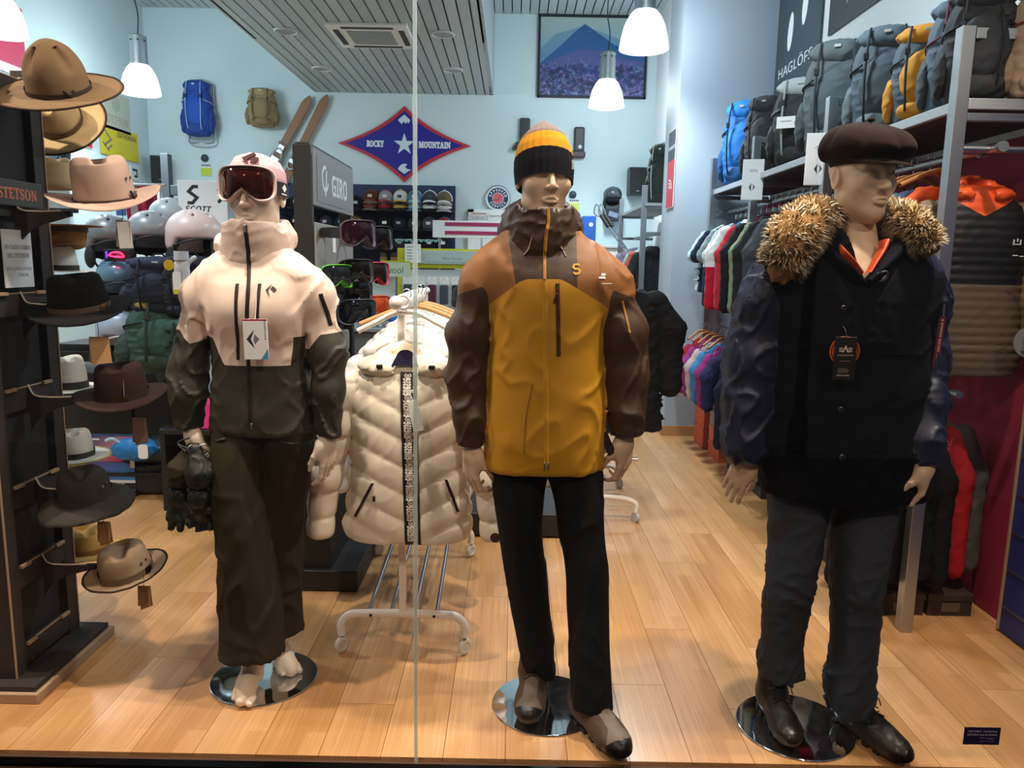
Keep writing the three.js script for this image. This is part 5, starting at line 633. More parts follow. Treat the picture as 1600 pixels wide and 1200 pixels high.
  ['wooden hanger sticking out of the white rack, first', 'wooden hanger sticking out of the white rack, second', 'wooden hanger on the white rack pointing right, third'].forEach((l, i) => hanger([-0.385, 1.372, -2.98 - i * 0.13], l, WOOD, 0.1 + 0.15 * i, 0.21));
  for (let i = 0; i < 14; i++) { const k = thing('size_ring', `translucent size ring on the rail of the white rack, ${ORD[i]} from the window end`, 'rail clip', [-0.384 - i * 0.002, 1.35, -2.66 - i * 0.052], 0, 'size rings on the white rail'); mesh('ring', place(new THREE.TorusGeometry(0.023, 0.006, 8, 18), 0, 0, 0, 0, 0.1, 0), plast(0xcfd2d4, 0.35), k); }
}
// ---------------------------------------------------------------- soft goods built once and hung many times
const GAR = {};
function garGeo(kind) {
  if (GAR[kind]) return GAR[kind]; const k = { tee: 1, jacket: 2, coat: 3, kid: 4, fleece: 5 }[kind], long = { tee: 0.66, jacket: 0.74, coat: 0.98, kid: 0.5, fleece: 0.68 }[kind], s = kind === 'kid' ? 0.72 : 1, d = { tee: 0.034, jacket: 0.062, coat: 0.068, kid: 0.055, fleece: 0.05 }[kind];
  const R = [[-long, 0, 0, 0.24 * s, d], [-long * 0.6, 0, 0, 0.222 * s, d], [-0.3, 0, 0, 0.222 * s, d], [-0.22, 0, 0, 0.205 * s, d * 0.9], [-0.165, 0, 0, 0.15 * s, d * 0.8], [-0.13, 0, 0, 0.08, d * 0.8], [-0.1, 0, 0, 0.06, d * 0.7]], c = 0.013;
  const body = net(crumple(cut(0.01, prof(R, 2.6), ell(0, -0.085, 0.0, 0.05, 0.05, d * 0.62)), 12, 0.007, k * 7), rowB(R, 0.03), c), sl = [];
  for (const q of [-1, 1]) { const e = kind === 'tee' ? U(0.03, cap(q * 0.18, -0.2, 0, 0.042, q * 0.255, -0.36, 0, 0.058)) : U(0.04, cap(q * 0.18 * s, -0.2, 0, d * 0.85, q * 0.25 * s, -0.36 * (kind === 'kid' ? 0.85 : 1), 0, d), cap(q * 0.25 * s, -0.36 * (kind === 'kid' ? 0.85 : 1), 0, d, q * 0.265 * s, -0.72 * s, 0.02, d * 0.72)); const thin = (x, y, z) => e(x, y, z * (kind === 'tee' ? 1.7 : 1.05)); sl.push(net(crumple(thin, 16, 0.008, k * 11 + q), [q < 0 ? -0.36 : 0.1, -0.82, -0.12, q < 0 ? -0.1 : 0.36, -0.12, 0.12], c)); }
  const [lo, up] = clip(body, (x, y) => y + 0.4 * s); return GAR[kind] = { lo, up, sl, long };
}
function garment(name, label, cat, kind, p, turn, cols, group, o = {}) {
  const g = garGeo(kind), t = thing(name, label, cat, p, turn, group), M = cols.map((c) => c.isMaterial ? c : cloth(c, 0.75));
  mesh('upper_body', g.up, M[0], t); mesh('lower_body', g.lo, M[1] || M[0], t); g.sl.forEach((q) => { if (M[2] && M[3]) { const [a, b] = clip(q, (x, y) => y + 0.45); mesh('lower_sleeve', a, M[3], t); mesh('upper_sleeve', b, M[2], t); } else mesh('sleeve', q, M[2] || M[0], t); });
  if (o.zip) mesh('zip', rbox(0.008, g.long - 0.2, 0.004, 0.001, 0, -g.long / 2 - 0.07, 0.066), plast(o.zip, 0.5), t);
  return t;
}
const PACK = (() => {
  const soft = (f, b, sd, a = 0.007) => net(crumple(f, 14, a, sd), b, 0.011), B = [-0.24, -0.03, -0.2, 0.24, 0.62, 0.24];
  return { body: soft(prof([[0.0, 0, 0, 0.12, 0.1], [0.06, 0, 0, 0.14, 0.115], [0.2, 0, 0, 0.15, 0.125], [0.36, 0, 0, 0.145, 0.12], [0.44, 0, 0.0, 0.12, 0.1], [0.48, 0, -0.01, 0.09, 0.08]], 3), B, 1), lid: soft(U(0.03, ell(0, 0.475, 0.0, 0.145, 0.05, 0.12), ell(0, 0.45, 0.08, 0.12, 0.05, 0.05)), B, 2), pocket: soft(ell(0, 0.23, 0.11, 0.11, 0.15, 0.05), B, 3, 0.005), base: soft(ell(0, 0.06, 0.1, 0.115, 0.06, 0.045), B, 6, 0.005), side: [-1, 1].map((s) => soft(ell(s * 0.15, 0.14, 0.01, 0.035, 0.12, 0.075), B, 4 + s)) };
})();
function pack(name, label, p, turn, sc, c, group, lean = 0) {      // c: [body, lid, pocket, base, strap]
  const t = thing(name, label, 'backpack', p, turn, group), M = c.map((q) => q.isMaterial ? q : mat(q, 0.75, { bumpMap: weave, bumpScale: 0.0004 })); t.scale.set(...sc); t.rotation.x = lean;
  mesh('body', PACK.body, M[0], t); mesh('lid', PACK.lid, M[1], t); mesh('front_pocket', PACK.pocket, M[2], t); mesh('base_pocket', PACK.base, M[3], t); for (const g of PACK.side) mesh('side_pocket', g, M[3], t);
  for (const s of [-1, 1]) { mesh('strap', tube([[s * 0.075, 0.5, 0.115], [s * 0.08, 0.4, 0.15], [s * 0.082, 0.24, 0.165], [s * 0.075, 0.1, 0.155], [s * 0.07, 0.02, 0.11]], 0.006, 30, 6), M[4], t); mesh('buckle', rbox(0.024, 0.034, 0.012, 0.004, s * 0.082, 0.36, 0.162), BLACK, t); mesh('shoulder_strap', tube([[s * 0.05, 0.44, -0.09], [s * 0.08, 0.46, -0.15], [s * 0.1, 0.3, -0.17], [s * 0.12, 0.08, -0.11]], 0.02, 24, 8).scale(1, 1, 0.6), M[4], t); }
  mesh('side_strap', tube([[0.1, 0.33, 0.13], [0.155, 0.31, 0.06], [0.152, 0.3, -0.06]], 0.005, 14, 6), M[4], t); mesh('side_strap', tube([[-0.1, 0.33, 0.13], [-0.155, 0.31, 0.06], [-0.152, 0.3, -0.06]], 0.005, 14, 6), M[4], t); mesh('haul_loop', tube([[-0.03, 0.5, -0.09], [-0.02, 0.545, -0.1], [0.02, 0.545, -0.1], [0.03, 0.5, -0.09]], 0.006, 16, 6), M[4], t);
  mesh('label_patch', rbox(0.03, 0.014, 0.004, 0.002, 0, 0.475, 0.135), plast(0xc9c9c4, 0.6), t); return t;
}
// ---------------------------------------------------------------- the steel rack along the right wall
const RX = 1.66, RAILX = 1.8, RAILY = 1.95, PZ = [-3.0, -4.2, -5.46, -6.58];
{
  const t = thing('garment_rack', 'long brushed steel wall rack with a shelf of backpacks and two hanging rails', 'clothes rack', [0, 0, 0]);
  const BR = metal(0xb4b8bc, 0.38);
  for (const z of PZ) { mesh('post', rbox(0.05, 2.385, 0.05, 0.003, RX, 1.1925, z), BR, t); mesh('top_arm', rbox(0.42, 0.04, 0.04, 0.003, RX + 0.24, 2.36, z), BR, t); mesh('shelf_arm', rbox(0.44, 0.03, 0.03, 0.003, RX + 0.25, 2.065, z), BR, t); mesh('rail_arm', bar([RX, RAILY, z], [RX + 0.46, RAILY, z], 0.013), BR, t); }
  mesh('shelf', box(0.46, 0.035, 3.62, RX + 0.255, 2.11, -4.79), mat(0x3a2226, 0.6), t, 'dark shelf board'); mesh('shelf_edge', rbox(0.022, 0.04, 3.62, 0.003, RX + 0.012, 2.11, -4.79), mat(0xc2c6ca, 0.35, { metalness: 0.6 }), t);
  mesh('shelf_end', rbox(0.46, 0.04, 0.02, 0.003, RX + 0.255, 2.11, -2.985), mat(0xc2c6ca, 0.35, { metalness: 0.6 }), t);
  mesh('rail', bar([RAILX, RAILY, -2.93], [RAILX, RAILY, -6.58], 0.0155, 16), BR, t); mesh('rail_cap', cyl(0.02, 0.02, RAILX, RAILY, -2.93, Math.PI / 2), plast(0x5d6468), t); mesh('rail', bar([RAILX, 1.0, -3.02], [RAILX, 1.0, -6.58], 0.0155, 16), BR, t);
  mesh('stub_rail', bar([RX, 1.945, -3.03], [RX + 0.13, 1.945, -3.03], 0.016, 16), BR, t); mesh('stub_cap', cyl(0.023, 0.03, RX + 0.13, 1.945, -3.03, 0, 0, Math.PI / 2), plast(0x59666c), t);
  const bp = struct('wall_panel', box(0.03, 2.05, 3.7, XR - 0.016, 1.03, -4.8), RED); bp.userData.kind = 'structure';
  // things on the shelf, from the column forward
  const Y = 2.138, G = 'backpacks on the steel shelf';
  pack('backpack', 'bright blue backpack at the column end of the steel shelf', [1.8, Y, -6.2], -0.6, [1.1, 1.2, 1.1], [0x1268b8, 0x1a86e0, 0x1576d0, 0x0f4f86, 0x1d2430], G);
  pack('backpack', 'charcoal backpack right of the bright blue one on the steel shelf', [1.8, Y, -5.7], -0.55, [0.95, 1.07, 1.05], [0x2c3034, 0x34393e, 0x2a2d31, 0x1d2023, 0x141618], G);
  pack('backpack', 'black backpack with white paper tag and red loops on the steel shelf', [1.81, Y, -5.05], -0.5, [1.1, 1.02, 1.05], [0x24282b, 0xb9c2c4, 0x202326, 0x1b1e20, 0x9aa2a4], G); tagCard([1.66, 2.38, -4.9], 'white paper tag on the black backpack with red loops', 0.11, 0.07);
  pack('backpack', 'greenish grey trekking backpack left of the second rack post on the steel shelf', [1.82, Y, -4.54], -0.5, [1.15, 1.18, 1.15], [0x525c60, 0x5d686c, 0x49545a, 0x3d474a, 0x2c3436], G);
  pack('backpack', 'slate grey backpack with white bird mark on its lid behind the second rack post', [1.82, Y, -3.96], -0.5, [1.0, 1.0, 1.05], [0x46555f, 0x4e5f6a, 0x3f4c55, 0x59666a, 0x1f272c], G);
  pack('backpack', 'slate and mustard yellow backpack on the steel shelf', [1.82, Y, -3.58], -0.5, [0.88, 0.8, 0.95], [0x465662, 0xc98a1a, 0xc98a1a, 0xc08418, 0x28323a], G);
  pack('backpack', 'blue grey tall backpack with burgundy cords right of the yellow one', [1.81, Y, -3.3], -0.45, [0.8, 0.84, 0.9], [0x4d6272, 0x526a7c, 0x435666, 0x39454e, 0x7c2440], G);
  pack('backpack', 'black ribbed backpack next to the front rack post', [1.77, Y, -3.1], -0.4, [0.8, 0.8, 0.8], [0x23272c, 0x2b3036, 0x2c3138, 0x1e2226, 0x14171a], G);
  pack('backpack', 'beige desert backpack with red webbing at the window end of the shelf', [1.97, Y, -2.99], -0.3, [0.9, 0.8, 0.6], [0xb09a80, 0xa8937a, 0xbca68c, 0x9a866c, 0x8a2030], G);
  function tagCard(p, label, w, h, turn = -0.5) { const k = thing('paper_tag', label, 'tag', p, turn); mesh('card', rbox(w, h, 0.004, 0.001), PAPER, k); mesh('print', box(w * 0.6, h * 0.08, 0.001, 0, h * 0.1, 0.0025), plast(0x9a9a9a), k); return k; }
  // price signs hanging from the shelf edge
  const sg = draw(128, 220, (g, w, h) => { g.fillStyle = '#f4f6f7'; g.fillRect(0, 0, w, h); word(g, '-50%', 64, 60, 24, '#a9b2b6'); g.fillStyle = '#30343a'; g.beginPath(); g.moveTo(58, 128); g.lineTo(42, 152); g.lineTo(58, 176); g.lineTo(56, 152); g.fill(); g.beginPath(); g.moveTo(64, 132); g.lineTo(80, 152); g.lineTo(64, 172); g.lineTo(70, 152); g.fill(); });
  for (const [p, l] of [[at(1180, 281, -5.35), 'white sign with black diamond mark hanging on the rack near the column'], [at(1285, 249, -4.2), 'white sign with black diamond mark behind the flat cap']]) { const k = thing('price_sign', l, 'sign', [RX - 0.045, p.y, p.z], -0.25); mesh('card', rbox(0.14, 0.27, 0.005, 0.002), PAPER, k); mesh('print', place(new THREE.PlaneGeometry(0.135, 0.26), 0, 0, 0.003), printed(sg), k); }
}
{
  // clothes on the upper rail, from the column towards the window
  const L = [['t_shirt', 'tee', [0xbfd6d8], 'pale teal T-shirt, farthest on the upper rail by the column'], ['t_shirt', 'tee', [0x1d2a44], 'navy T-shirt next to the pale teal one on the upper rail'], ['t_shirt', 'tee', [0x8f979c], 'grey T-shirt between navy garments on the upper rail'], ['sweatshirt', 'fleece', [0x1a2640, 0x1a2640, 0xb3c4cc, 0x22304a], 'navy sweatshirt with pale sleeves on the upper rail'], ['fleece', 'fleece', [0x2b6f8a], 'teal blue fleece on the upper rail left of the red and white jacket'],
    ['ski_jacket', 'jacket', [0xe4e6e6, 0xb3122e, 0xe4e6e6, 0xc0142f], 'white ski jacket with big red sleeves on the upper rail'], ['fleece', 'fleece', [0x1d6470], 'petrol fleece right of the red and white jacket'], ['fleece', 'fleece', [0xc02a38], 'red fleece on the upper rail between petrol and black garments'], ['jacket', 'jacket', [0x14161a], 'black jacket right of the red fleece on the upper rail'], ['jacket', 'jacket', [0x7d8a6c, 0x5f6b52], 'sage green jacket with yellow tag on the upper rail'], ['jacket', 'jacket', [0x1b1d20], 'black jacket right of the sage green one'], ['hoodie', 'fleece', [0x2c2a3c], 'plum navy hoodie under the beige hood on the upper rail'], ['jacket', 'jacket', [0x3a3f42], 'charcoal jacket on the upper rail at the third post'], ['hoodie', 'fleece', [0xb79f7c], 'sand beige hoodie on the upper rail at the third post'], ['coat', 'coat', [0x20242e, 0x1c2130], 'long dark navy coat beside the sand hoodie'], ['trousers', 'jacket', [0x6a6a58], 'olive grey jacket left of the fur trim'], ['coat', 'coat', [0x1f2b4a, 0x1a2440], 'long blue coat left of the parka sleeve'], ['jacket', 'jacket', [0x4d4a40], 'khaki jacket hidden behind the fur trim'], ['jacket', 'jacket', [0x1c1d22], 'black jacket behind the head in the flat cap'], ['fleece', 'fleece', [0x8c1f55], 'magenta fleece right of the mannequin face'], ['fleece', 'fleece', [0x22252c], 'black fleece right of the magenta one'], ['fleece', 'fleece', [0x4f7f88], 'dusty teal fleece near the front rack post'], ['fleece', 'fleece', [0x44506a], 'slate blue fleece near the front rack post'], ['down_jacket', 'jacket', [0xd2551f], 'orange jacket second on the upper rail from the window']];
  const n = L.length, r = mulberry(21);
  L.forEach(([nm, k, c, l], i) => { let z = mix(-6.42, -3.32, i / (n - 1)); for (const q of PZ) if (Math.abs(z - q) < 0.08) z = q + Math.sign(z - q) * 0.085; const g = garment(nm === 'trousers' ? 'jacket' : nm, l, nm === 't_shirt' ? 'shirt' : nm === 'coat' ? 'coat' : nm === 'fleece' || nm === 'hoodie' || nm === 'sweatshirt' ? 'sweater' : 'jacket', k, [RAILX - 0.03 + (r() - 0.5) * 0.05, RAILY - 0.01, z], 0.12 + (r() - 0.5) * 0.16, c.map((q) => q), 'clothes on the upper rail'); g.scale.set(1.08, 1, 0.72); });
  const W = mat(0xb97c45, 0.45), h0 = hanger([RAILX, RAILY + 0.016, -3.3], 'wooden hanger of the orange jacket near the front rack post', W, 0.1, 0.2, 'wooden hangers on the upper rail'); const HL = ['dusty slate', 'teal', 'black fleece', 'magenta fleece'];
  [-3.42, -3.56, -3.7, -3.83].forEach((z, i) => dup(h0, 'clothes_hanger', `wooden hanger with copper hook above the ${['slate blue fleece', 'dusty teal fleece', 'black fleece', 'magenta fleece'][i]}`, [RAILX, RAILY + 0.016, z], 0.1));
  for (let i = 0; i < 16; i++) { const k = thing('plastic_hanger', `plastic hanger hook on the far upper rail, ${ORD[i]} from the window side`, 'hanger', [RAILX, RAILY + 0.012, -4.35 - i * 0.125], 0.1, 'plastic hanger hooks on the far rail'); mesh('hook', tube([[-0.02, -0.012, 0], [-0.014, 0.016, 0], [0.01, 0.018, 0], [0.02, -0.01, 0], [0.004, -0.05, 0]], 0.004, 14, 6), plast(0xaab0b2, 0.3), k); mesh('neck', rbox(0.08, 0.03, 0.008, 0.003, 0, -0.075, 0), plast(0x9aa0a2, 0.4), k); }
  const yt = thing('paper_tag', 'yellow paper tag on the sage green jacket', 'tag', [1.52, 1.56, -5.0], 0.1); mesh('card', rbox(0.06, 0.1, 0.003, 0.001), plast(0xd8dc3a, 0.6), yt); mesh('string', tube([[0, 0.05, 0], [0.01, 0.08, 0], [0.02, 0.11, 0]], 0.001), WHITEP, yt);
  // the front garment: black and olive down jacket with orange hood
  const BLK = shell(0x0f1013, 0.45), OL = shell(0x54483a, 0.45), OR = shell(0xd85018, 0.45);
  puffer('down_jacket', 'black and olive down jacket with orange hood, first on the upper rail', { p: [1.84, 1.93, -3.13], turn: -0.02, mats: [BLK, OL], yoke: -0.49, labels: ['black upper body', 'olive brown quilted lower body'], k: 0, pitch: 0.035, amp: 0.005, len: 0.86, sleeve: shell(0x6f5a40, 0.45), hood: true, bib: true, hs: 0.8, hoodM: OR, seed: 5, flare: 0.26 });
  const [mk] = [thing('chest_print', 'small white mountain brand mark on the black down jacket', 'print', [1.93, 1.585, -2.978])]; for (const [x, y, w, h] of [[-0.014, 0.02, 0.004, 0.02], [0.0, 0.028, 0.004, 0.012], [0.012, 0.02, 0.004, 0.02], [-0.001, 0.012, 0.018, 0.003], [-0.003, -0.03, 0.02, 0.004], [0.022, -0.033, 0.014, 0.004]]) mesh('mark', box(w, h, 0.003, x, y, 0), plast(0xb9c6c6, 0.4), mk);
  const gt = thing('hang_tag', 'round grey tag with square white label on the olive sleeve', 'tag', [2.0, 1.225, -2.94], -0.05); mesh('disc', cyl(0.06, 0.003, 0, 0, -0.004, Math.PI / 2, 0, 0, 0.06, 32), plast(0x6f7074, 0.5), gt); mesh('card', rbox(0.075, 0.1, 0.004, 0.002, 0.012, 0.01, 0.002, 0, 0, -0.1), plast(0x5a5a66, 0.5), gt); mesh('label', rbox(0.05, 0.058, 0.002, 0.001, 0.012, 0.012, 0.006, 0, 0, -0.1), PAPER, gt);
  // lower rail
  const Lo = [['kid', [0xa01c34], 'small red jacket, farthest on the lower rail'], ['kid', [0x8a2f70], 'small magenta jacket beside the red one on the lower rail'], ['kid', [0xb9a2a0, 0x8a8480], 'small pale pink and grey jacket on the lower rail'], ['kid', [0x3a78a8, 0x22346a], 'small sky blue patterned jacket on the lower rail'], ['kid', [0x8c2a6c, 0xa83a50], 'small plum jacket on the lower rail'], ['kid', [0x20264a], 'small navy jacket on the lower rail beside the plum one'], ['jacket', [0x161d33], 'navy jacket on the lower rail behind the parka sleeve'], ['jacket', [0x16171c], 'black jacket in the middle of the lower rail'], ['jacket', [0x2a2c31], 'anthracite jacket in the middle of the lower rail'], ['jacket', [0x1c1d20], 'dark jacket behind the parka on the lower rail'], ['jacket', [0x4a4744], 'grey jacket third on the lower rail from the window'], ['jacket', [0x5a5a5c, 0x56565a, 0x5c5a5a], 'grey jacket with long grey sleeve second on the lower rail'], ['jacket', [0x8c1a24, 0xa01c24, 0xa51e26], 'red jacket directly behind the front black jacket of the lower rail'], ['jacket', [0x121216, 0x141418, 0x131317], 'black jacket with red emblem, first on the lower rail']];
  const m = Lo.length; Lo.forEach(([k, c, l], i) => { const z = i < 6 ? mix(-6.4, -5.55, i / 5) : i === 13 ? -3.12 : i === 12 ? -3.2 : i === 11 ? -3.27 : mix(-5.3, -3.5, (i - 6) / 4), g = garment('jacket', l, 'jacket', k, [(i < 6 ? 1.6 : RAILX + (i === 12 ? -0.06 : i === 11 ? 0.04 : i === 13 ? -0.18 : -0.1)), i < 6 ? 1.0 : 0.99, z], i < 6 ? 0.35 : 0.06, c, 'clothes on the lower rail'); if (i > 5) g.scale.set(0.86, i > 10 ? 1.1 : 1.02, 0.75); });
  const hk = hanger([1.6, 1.016, -6.4], 'wooden hanger of the small red jacket on the lower rail', W, 0.35, 0.15, 'wooden hangers on the lower rail'); ['magenta jacket', 'pale pink jacket', 'sky blue jacket', 'plum jacket'].forEach((q, i) => dup(hk, 'clothes_hanger', `wooden hanger of the small ${q} on the lower rail`, [1.6, 1.016, -6.23 + i * 0.17], 0.35));
  const em = thing('embroidered_emblem', 'red embroidered emblem on the black jacket of the lower rail', 'emblem', at(1477, 697, -3.0)); mesh('stroke', [bar([-0.02, -0.03, 0], [-0.004, 0.03, 0], 0.004), bar([-0.004, -0.034, 0], [0.012, 0.024, 0], 0.004), bar([0.012, -0.02, 0], [0.026, 0.03, 0], 0.004), bar([-0.022, 0.0, 0], [0.026, 0.006, 0], 0.0035)], plast(0x8a2028, 0.6), em);
  // shoe boxes under the rails
  const bx = (p, s, c, l, lab, turn = 0) => { const t = thing('shoe_box', l, 'box', p, turn, 'shoe boxes under the right rack'); mesh('box', rbox(s[0] - 0.008, s[1] * 0.97, s[2] - 0.008, 0.003, 0, s[1] * 0.485, 0), mat(c, 0.7), t); mesh('lid', rbox(s[0], 0.03, s[2], 0.003, 0, s[1] - 0.015, 0), mat(c, 0.65), t); mesh('label', box(s[0] * 0.4, s[1] * 0.4, 0.002, 0, s[1] * 0.42, s[2] / 2), plast(lab || 0xd9d4cc), t); return t; };
  const O = 0xc0502a, D = 0x2a2422, B = [0.2, 0.12, 0.32];
  bx([1.68, 0.0, -6.3], [0.2, 0.17, 0.32], O, 'orange shoe box on the floor at the column end'); bx([1.68, 0.172, -6.3], [0.2, 0.15, 0.32], O, 'orange shoe box on top of the one at the column end'); bx([1.69, 0.0, -5.85], B, O, 'orange shoe box at the bottom of the second pile'); bx([1.69, 0.122, -5.85], B, 0xc4653c, 'faded orange shoe box in the middle of the second pile'); bx([1.69, 0.244, -5.85], B, 0x8a7a70, 'brown grey shoe box on top of the second pile'); bx([1.72, 0.0, -5.4], B, D, 'black shoe box at the bottom of the third pile'); bx([1.72, 0.122, -5.4], B, 0x6a6462, 'grey shoe box on top of the third pile'); bx([1.73, 0.0, -4.95], B, D, 'dark shoe box on the floor behind the parka sleeve', 0xbcbcb8); bx([1.73, 0.0, -4.5], B, 0x38302c, 'dark brown shoe box beside the parka hand', 0xd8c070); bx([1.74, 0.122, -4.5], B, D, 'black shoe box on top of the dark brown one', 0xc8c8c4); bx([1.76, 0, -4.0], [0.22, 0.14, 0.34], 0xa83a2c, 'red shoe box with white label seen between the jeans', 0xe8e4e0);
  const T0 = [[1.72, -3.3], [1.93, -3.3], [1.72, -3.65], [1.93, -3.65]]; T0.forEach(([x, z], i) => bx([x, 0, z], [0.2, 0.1, 0.33], [0x3a2a22, 0x33251e, 0x42302a, 0x2e221c][i], `flat brown shoe box under the lower rail, ${['front left', 'front right', 'back left', 'back right'][i]} of four`, 0x5a4a40));
  // blue panel closing the rack towards the window
  const sb = thing('slat_display', 'blue slatted display panel with pale edge at the right of the window', 'panel', [2.075, 0, -2.57]); mesh('board', rbox(0.03, 2.3, 0.86, 0.003, 0.0, 1.16, 0), mat(0x1d2a6c, 0.5), sb); mesh('edge', rbox(0.04, 2.3, 0.015, 0.003, 0, 1.16, -0.437), mat(0x9a8468, 0.6), sb); for (let i = 0; i < 14; i++) mesh('groove_trim', box(0.006, 0.008, 0.84, -0.017, 0.12 + i * 0.16, 0), metal(0x8a90a8, 0.4), sb);
}
// ---------------------------------------------------------------- things on the walls
const ZW = ZB + 0.005;
function sign(name, label, cat, p, turn, w, h, texture, edge = WHITEP, d = 0.012, r = 0.6) { const t = thing(name, label, cat, p, turn); mesh('board', rbox(w, h, d, 0.003), edge, t); mesh('print', place(new THREE.PlaneGeometry(w * 0.985, h * 0.98), 0, 0, d / 2 + 0.0008), printed(texture, r), t); return t; }
{
  const pt = draw(512, 384, (g, w, h) => {
    const s = g.createLinearGradient(0, 0, 0, h); s.addColorStop(0, '#a9bdb8'); s.addColorStop(0.4, '#7fa3b6'); s.addColorStop(1, '#2f4a7c'); g.fillStyle = s; g.fillRect(0, 0, w, h);
    const hill = (pts, c) => { g.fillStyle = c; g.beginPath(); g.moveTo(0, h); pts.forEach(([x, y]) => g.lineTo(x * w, y * h)); g.lineTo(w, h); g.fill(); };
    hill([[0, 0.42], [0.15, 0.22], [0.3, 0.16], [0.42, 0.12], [0.6, 0.2], [0.8, 0.3], [1, 0.34]], 'rgba(70,120,160,0.5)'); hill([[0, 0.6], [0.2, 0.36], [0.32, 0.2], [0.42, 0.09], [0.5, 0.16], [0.7, 0.34], [0.85, 0.42], [1, 0.5]], '#27588f'); hill([[0, 0.62], [0.2, 0.5], [0.4, 0.4], [0.6, 0.42], [0.8, 0.52], [1, 0.56]], 'rgba(88,86,140,0.75)'); hill([[0, 0.72], [0.3, 0.6], [0.5, 0.66], [0.7, 0.62], [1, 0.7]], '#2b3b72');
    const r = mulberry(77); for (let i = 0; i < 1500; i++) { const y = 0.52 + 0.48 * Math.sqrt(r()), x = r(); g.fillStyle = `rgba(${90 + 90 * r()},${85 + 80 * r()},${140 + 70 * r()},${0.15 + 0.4 * r()})`; g.beginPath(); g.ellipse(x * w, y * h, 1 + 5 * r(), 2 + 9 * r(), r() * 3, 0, 7); g.fill(); } for (let i = 0; i < 300; i++) { g.fillStyle = `rgba(20,28,60,${0.2 + 0.4 * r()})`; g.beginPath(); g.ellipse(r() * w, (0.6 + 0.4 * r()) * h, 3 + 12 * r(), 3 + 8 * r(), r() * 3, 0, 7); g.fill(); }
  });
  const t = thing('framed_picture', 'large framed blue mountain landscape picture high on the back wall', 'picture', [0.905, 3.985, ZW + 0.02]), w = 1.33, h = 0.96; mesh('print', place(new THREE.PlaneGeometry(w - 0.04, h - 0.04), 0, 0, 0.006), printed(pt, 0.35), t); mesh('backing', box(w - 0.02, h - 0.02, 0.02, 0, 0, -0.006), BLACK, t); for (const s of [-1, 1]) { mesh('frame_side', rbox(0.03, h, 0.03, 0.003, s * (w - 0.03) / 2, 0, 0), plast(0x0f1a26, 0.4), t); mesh('frame_side', rbox(w, 0.03, 0.03, 0.003, 0, s * (h - 0.03) / 2, 0), plast(0x0f1a26, 0.4), t); }
}
{ // diamond-shaped shop sign
  const t = thing('shop_sign', 'blue diamond sign with red border, white star and lettering', 'sign', at(632, 226, ZW + 0.01)), W = 0.825, H = 0.455; t.rotation.z = -0.005;
  const D = (k, o = 0) => { const s = new THREE.Shape(), w = W * k - o, h = H * k - o * 0.6; s.moveTo(-w, 0); s.quadraticCurveTo(-w * 0.36, h * 0.36, 0, h); s.quadraticCurveTo(w * 0.36, h * 0.36, w, 0); s.quadraticCurveTo(w * 0.36, -h * 0.36, 0, -h); s.quadraticCurveTo(-w * 0.36, -h * 0.36, -w, 0); return s; };
  mesh('border', extrude(D(1), 0.012), plast(0xc22536, 0.5), t, 'red border'); mesh('field', place(extrude(D(0.92, 0.03), 0.004), 0, 0, 0.012), plast(0x10148c, 0.5), t, 'deep blue field');
  const S = []; for (let i = 0; i < 10; i++) { const r = i % 2 ? 0.052 : 0.135, a = Math.PI / 2 + i * Math.PI / 5; S.push([Math.cos(a) * r, Math.sin(a) * r]); } mesh('star', place(extrude(S, 0.004), 0, 0.0, 0.016), plast(0xcfe0ea, 0.5), t);
  mesh('snow_cap', place(extrude([[0, 0.355], [0.075, 0.29], [0.05, 0.25], [0.035, 0.27], [0.015, 0.245], [-0.005, 0.275], [-0.03, 0.24], [-0.055, 0.262], [-0.078, 0.29]], 0.003), 0, 0, 0.0165), plast(0xcfe0ea, 0.5), t); const wv = new THREE.Shape(); wv.moveTo(0, -0.355); wv.lineTo(0.085, -0.3); wv.quadraticCurveTo(0.02, -0.3, 0.015, -0.27); wv.quadraticCurveTo(0.02, -0.24, 0.045, -0.245); wv.quadraticCurveTo(0, -0.215, -0.045, -0.25); wv.quadraticCurveTo(-0.075, -0.28, -0.08, -0.3); mesh('wave', place(extrude(wv, 0.003), 0, 0, 0.0165), plast(0xcfe0ea, 0.5), t);
  const tx = (s, w) => draw(384, 96, (g, W2, H2) => { g.clearRect(0, 0, W2, H2); word(g, s, W2 / 2, H2 / 2, 84, '#dbe7ef', 'serif', 'bold', W2 - 14); g.strokeStyle = '#dbe7ef'; g.lineWidth = 7; g.strokeText(s, W2 / 2, H2 / 2, W2 - 14); }); for (const [s, x, w] of [['ROCKY', -0.36, 0.27], ['MOUNTAIN', 0.375, 0.41]]) mesh('lettering', place(new THREE.PlaneGeometry(w, 0.11), x, 0.0, 0.0175), printed(tx(s, w), 0.5, { transparent: true, alphaTest: 0.4 }), t);
}
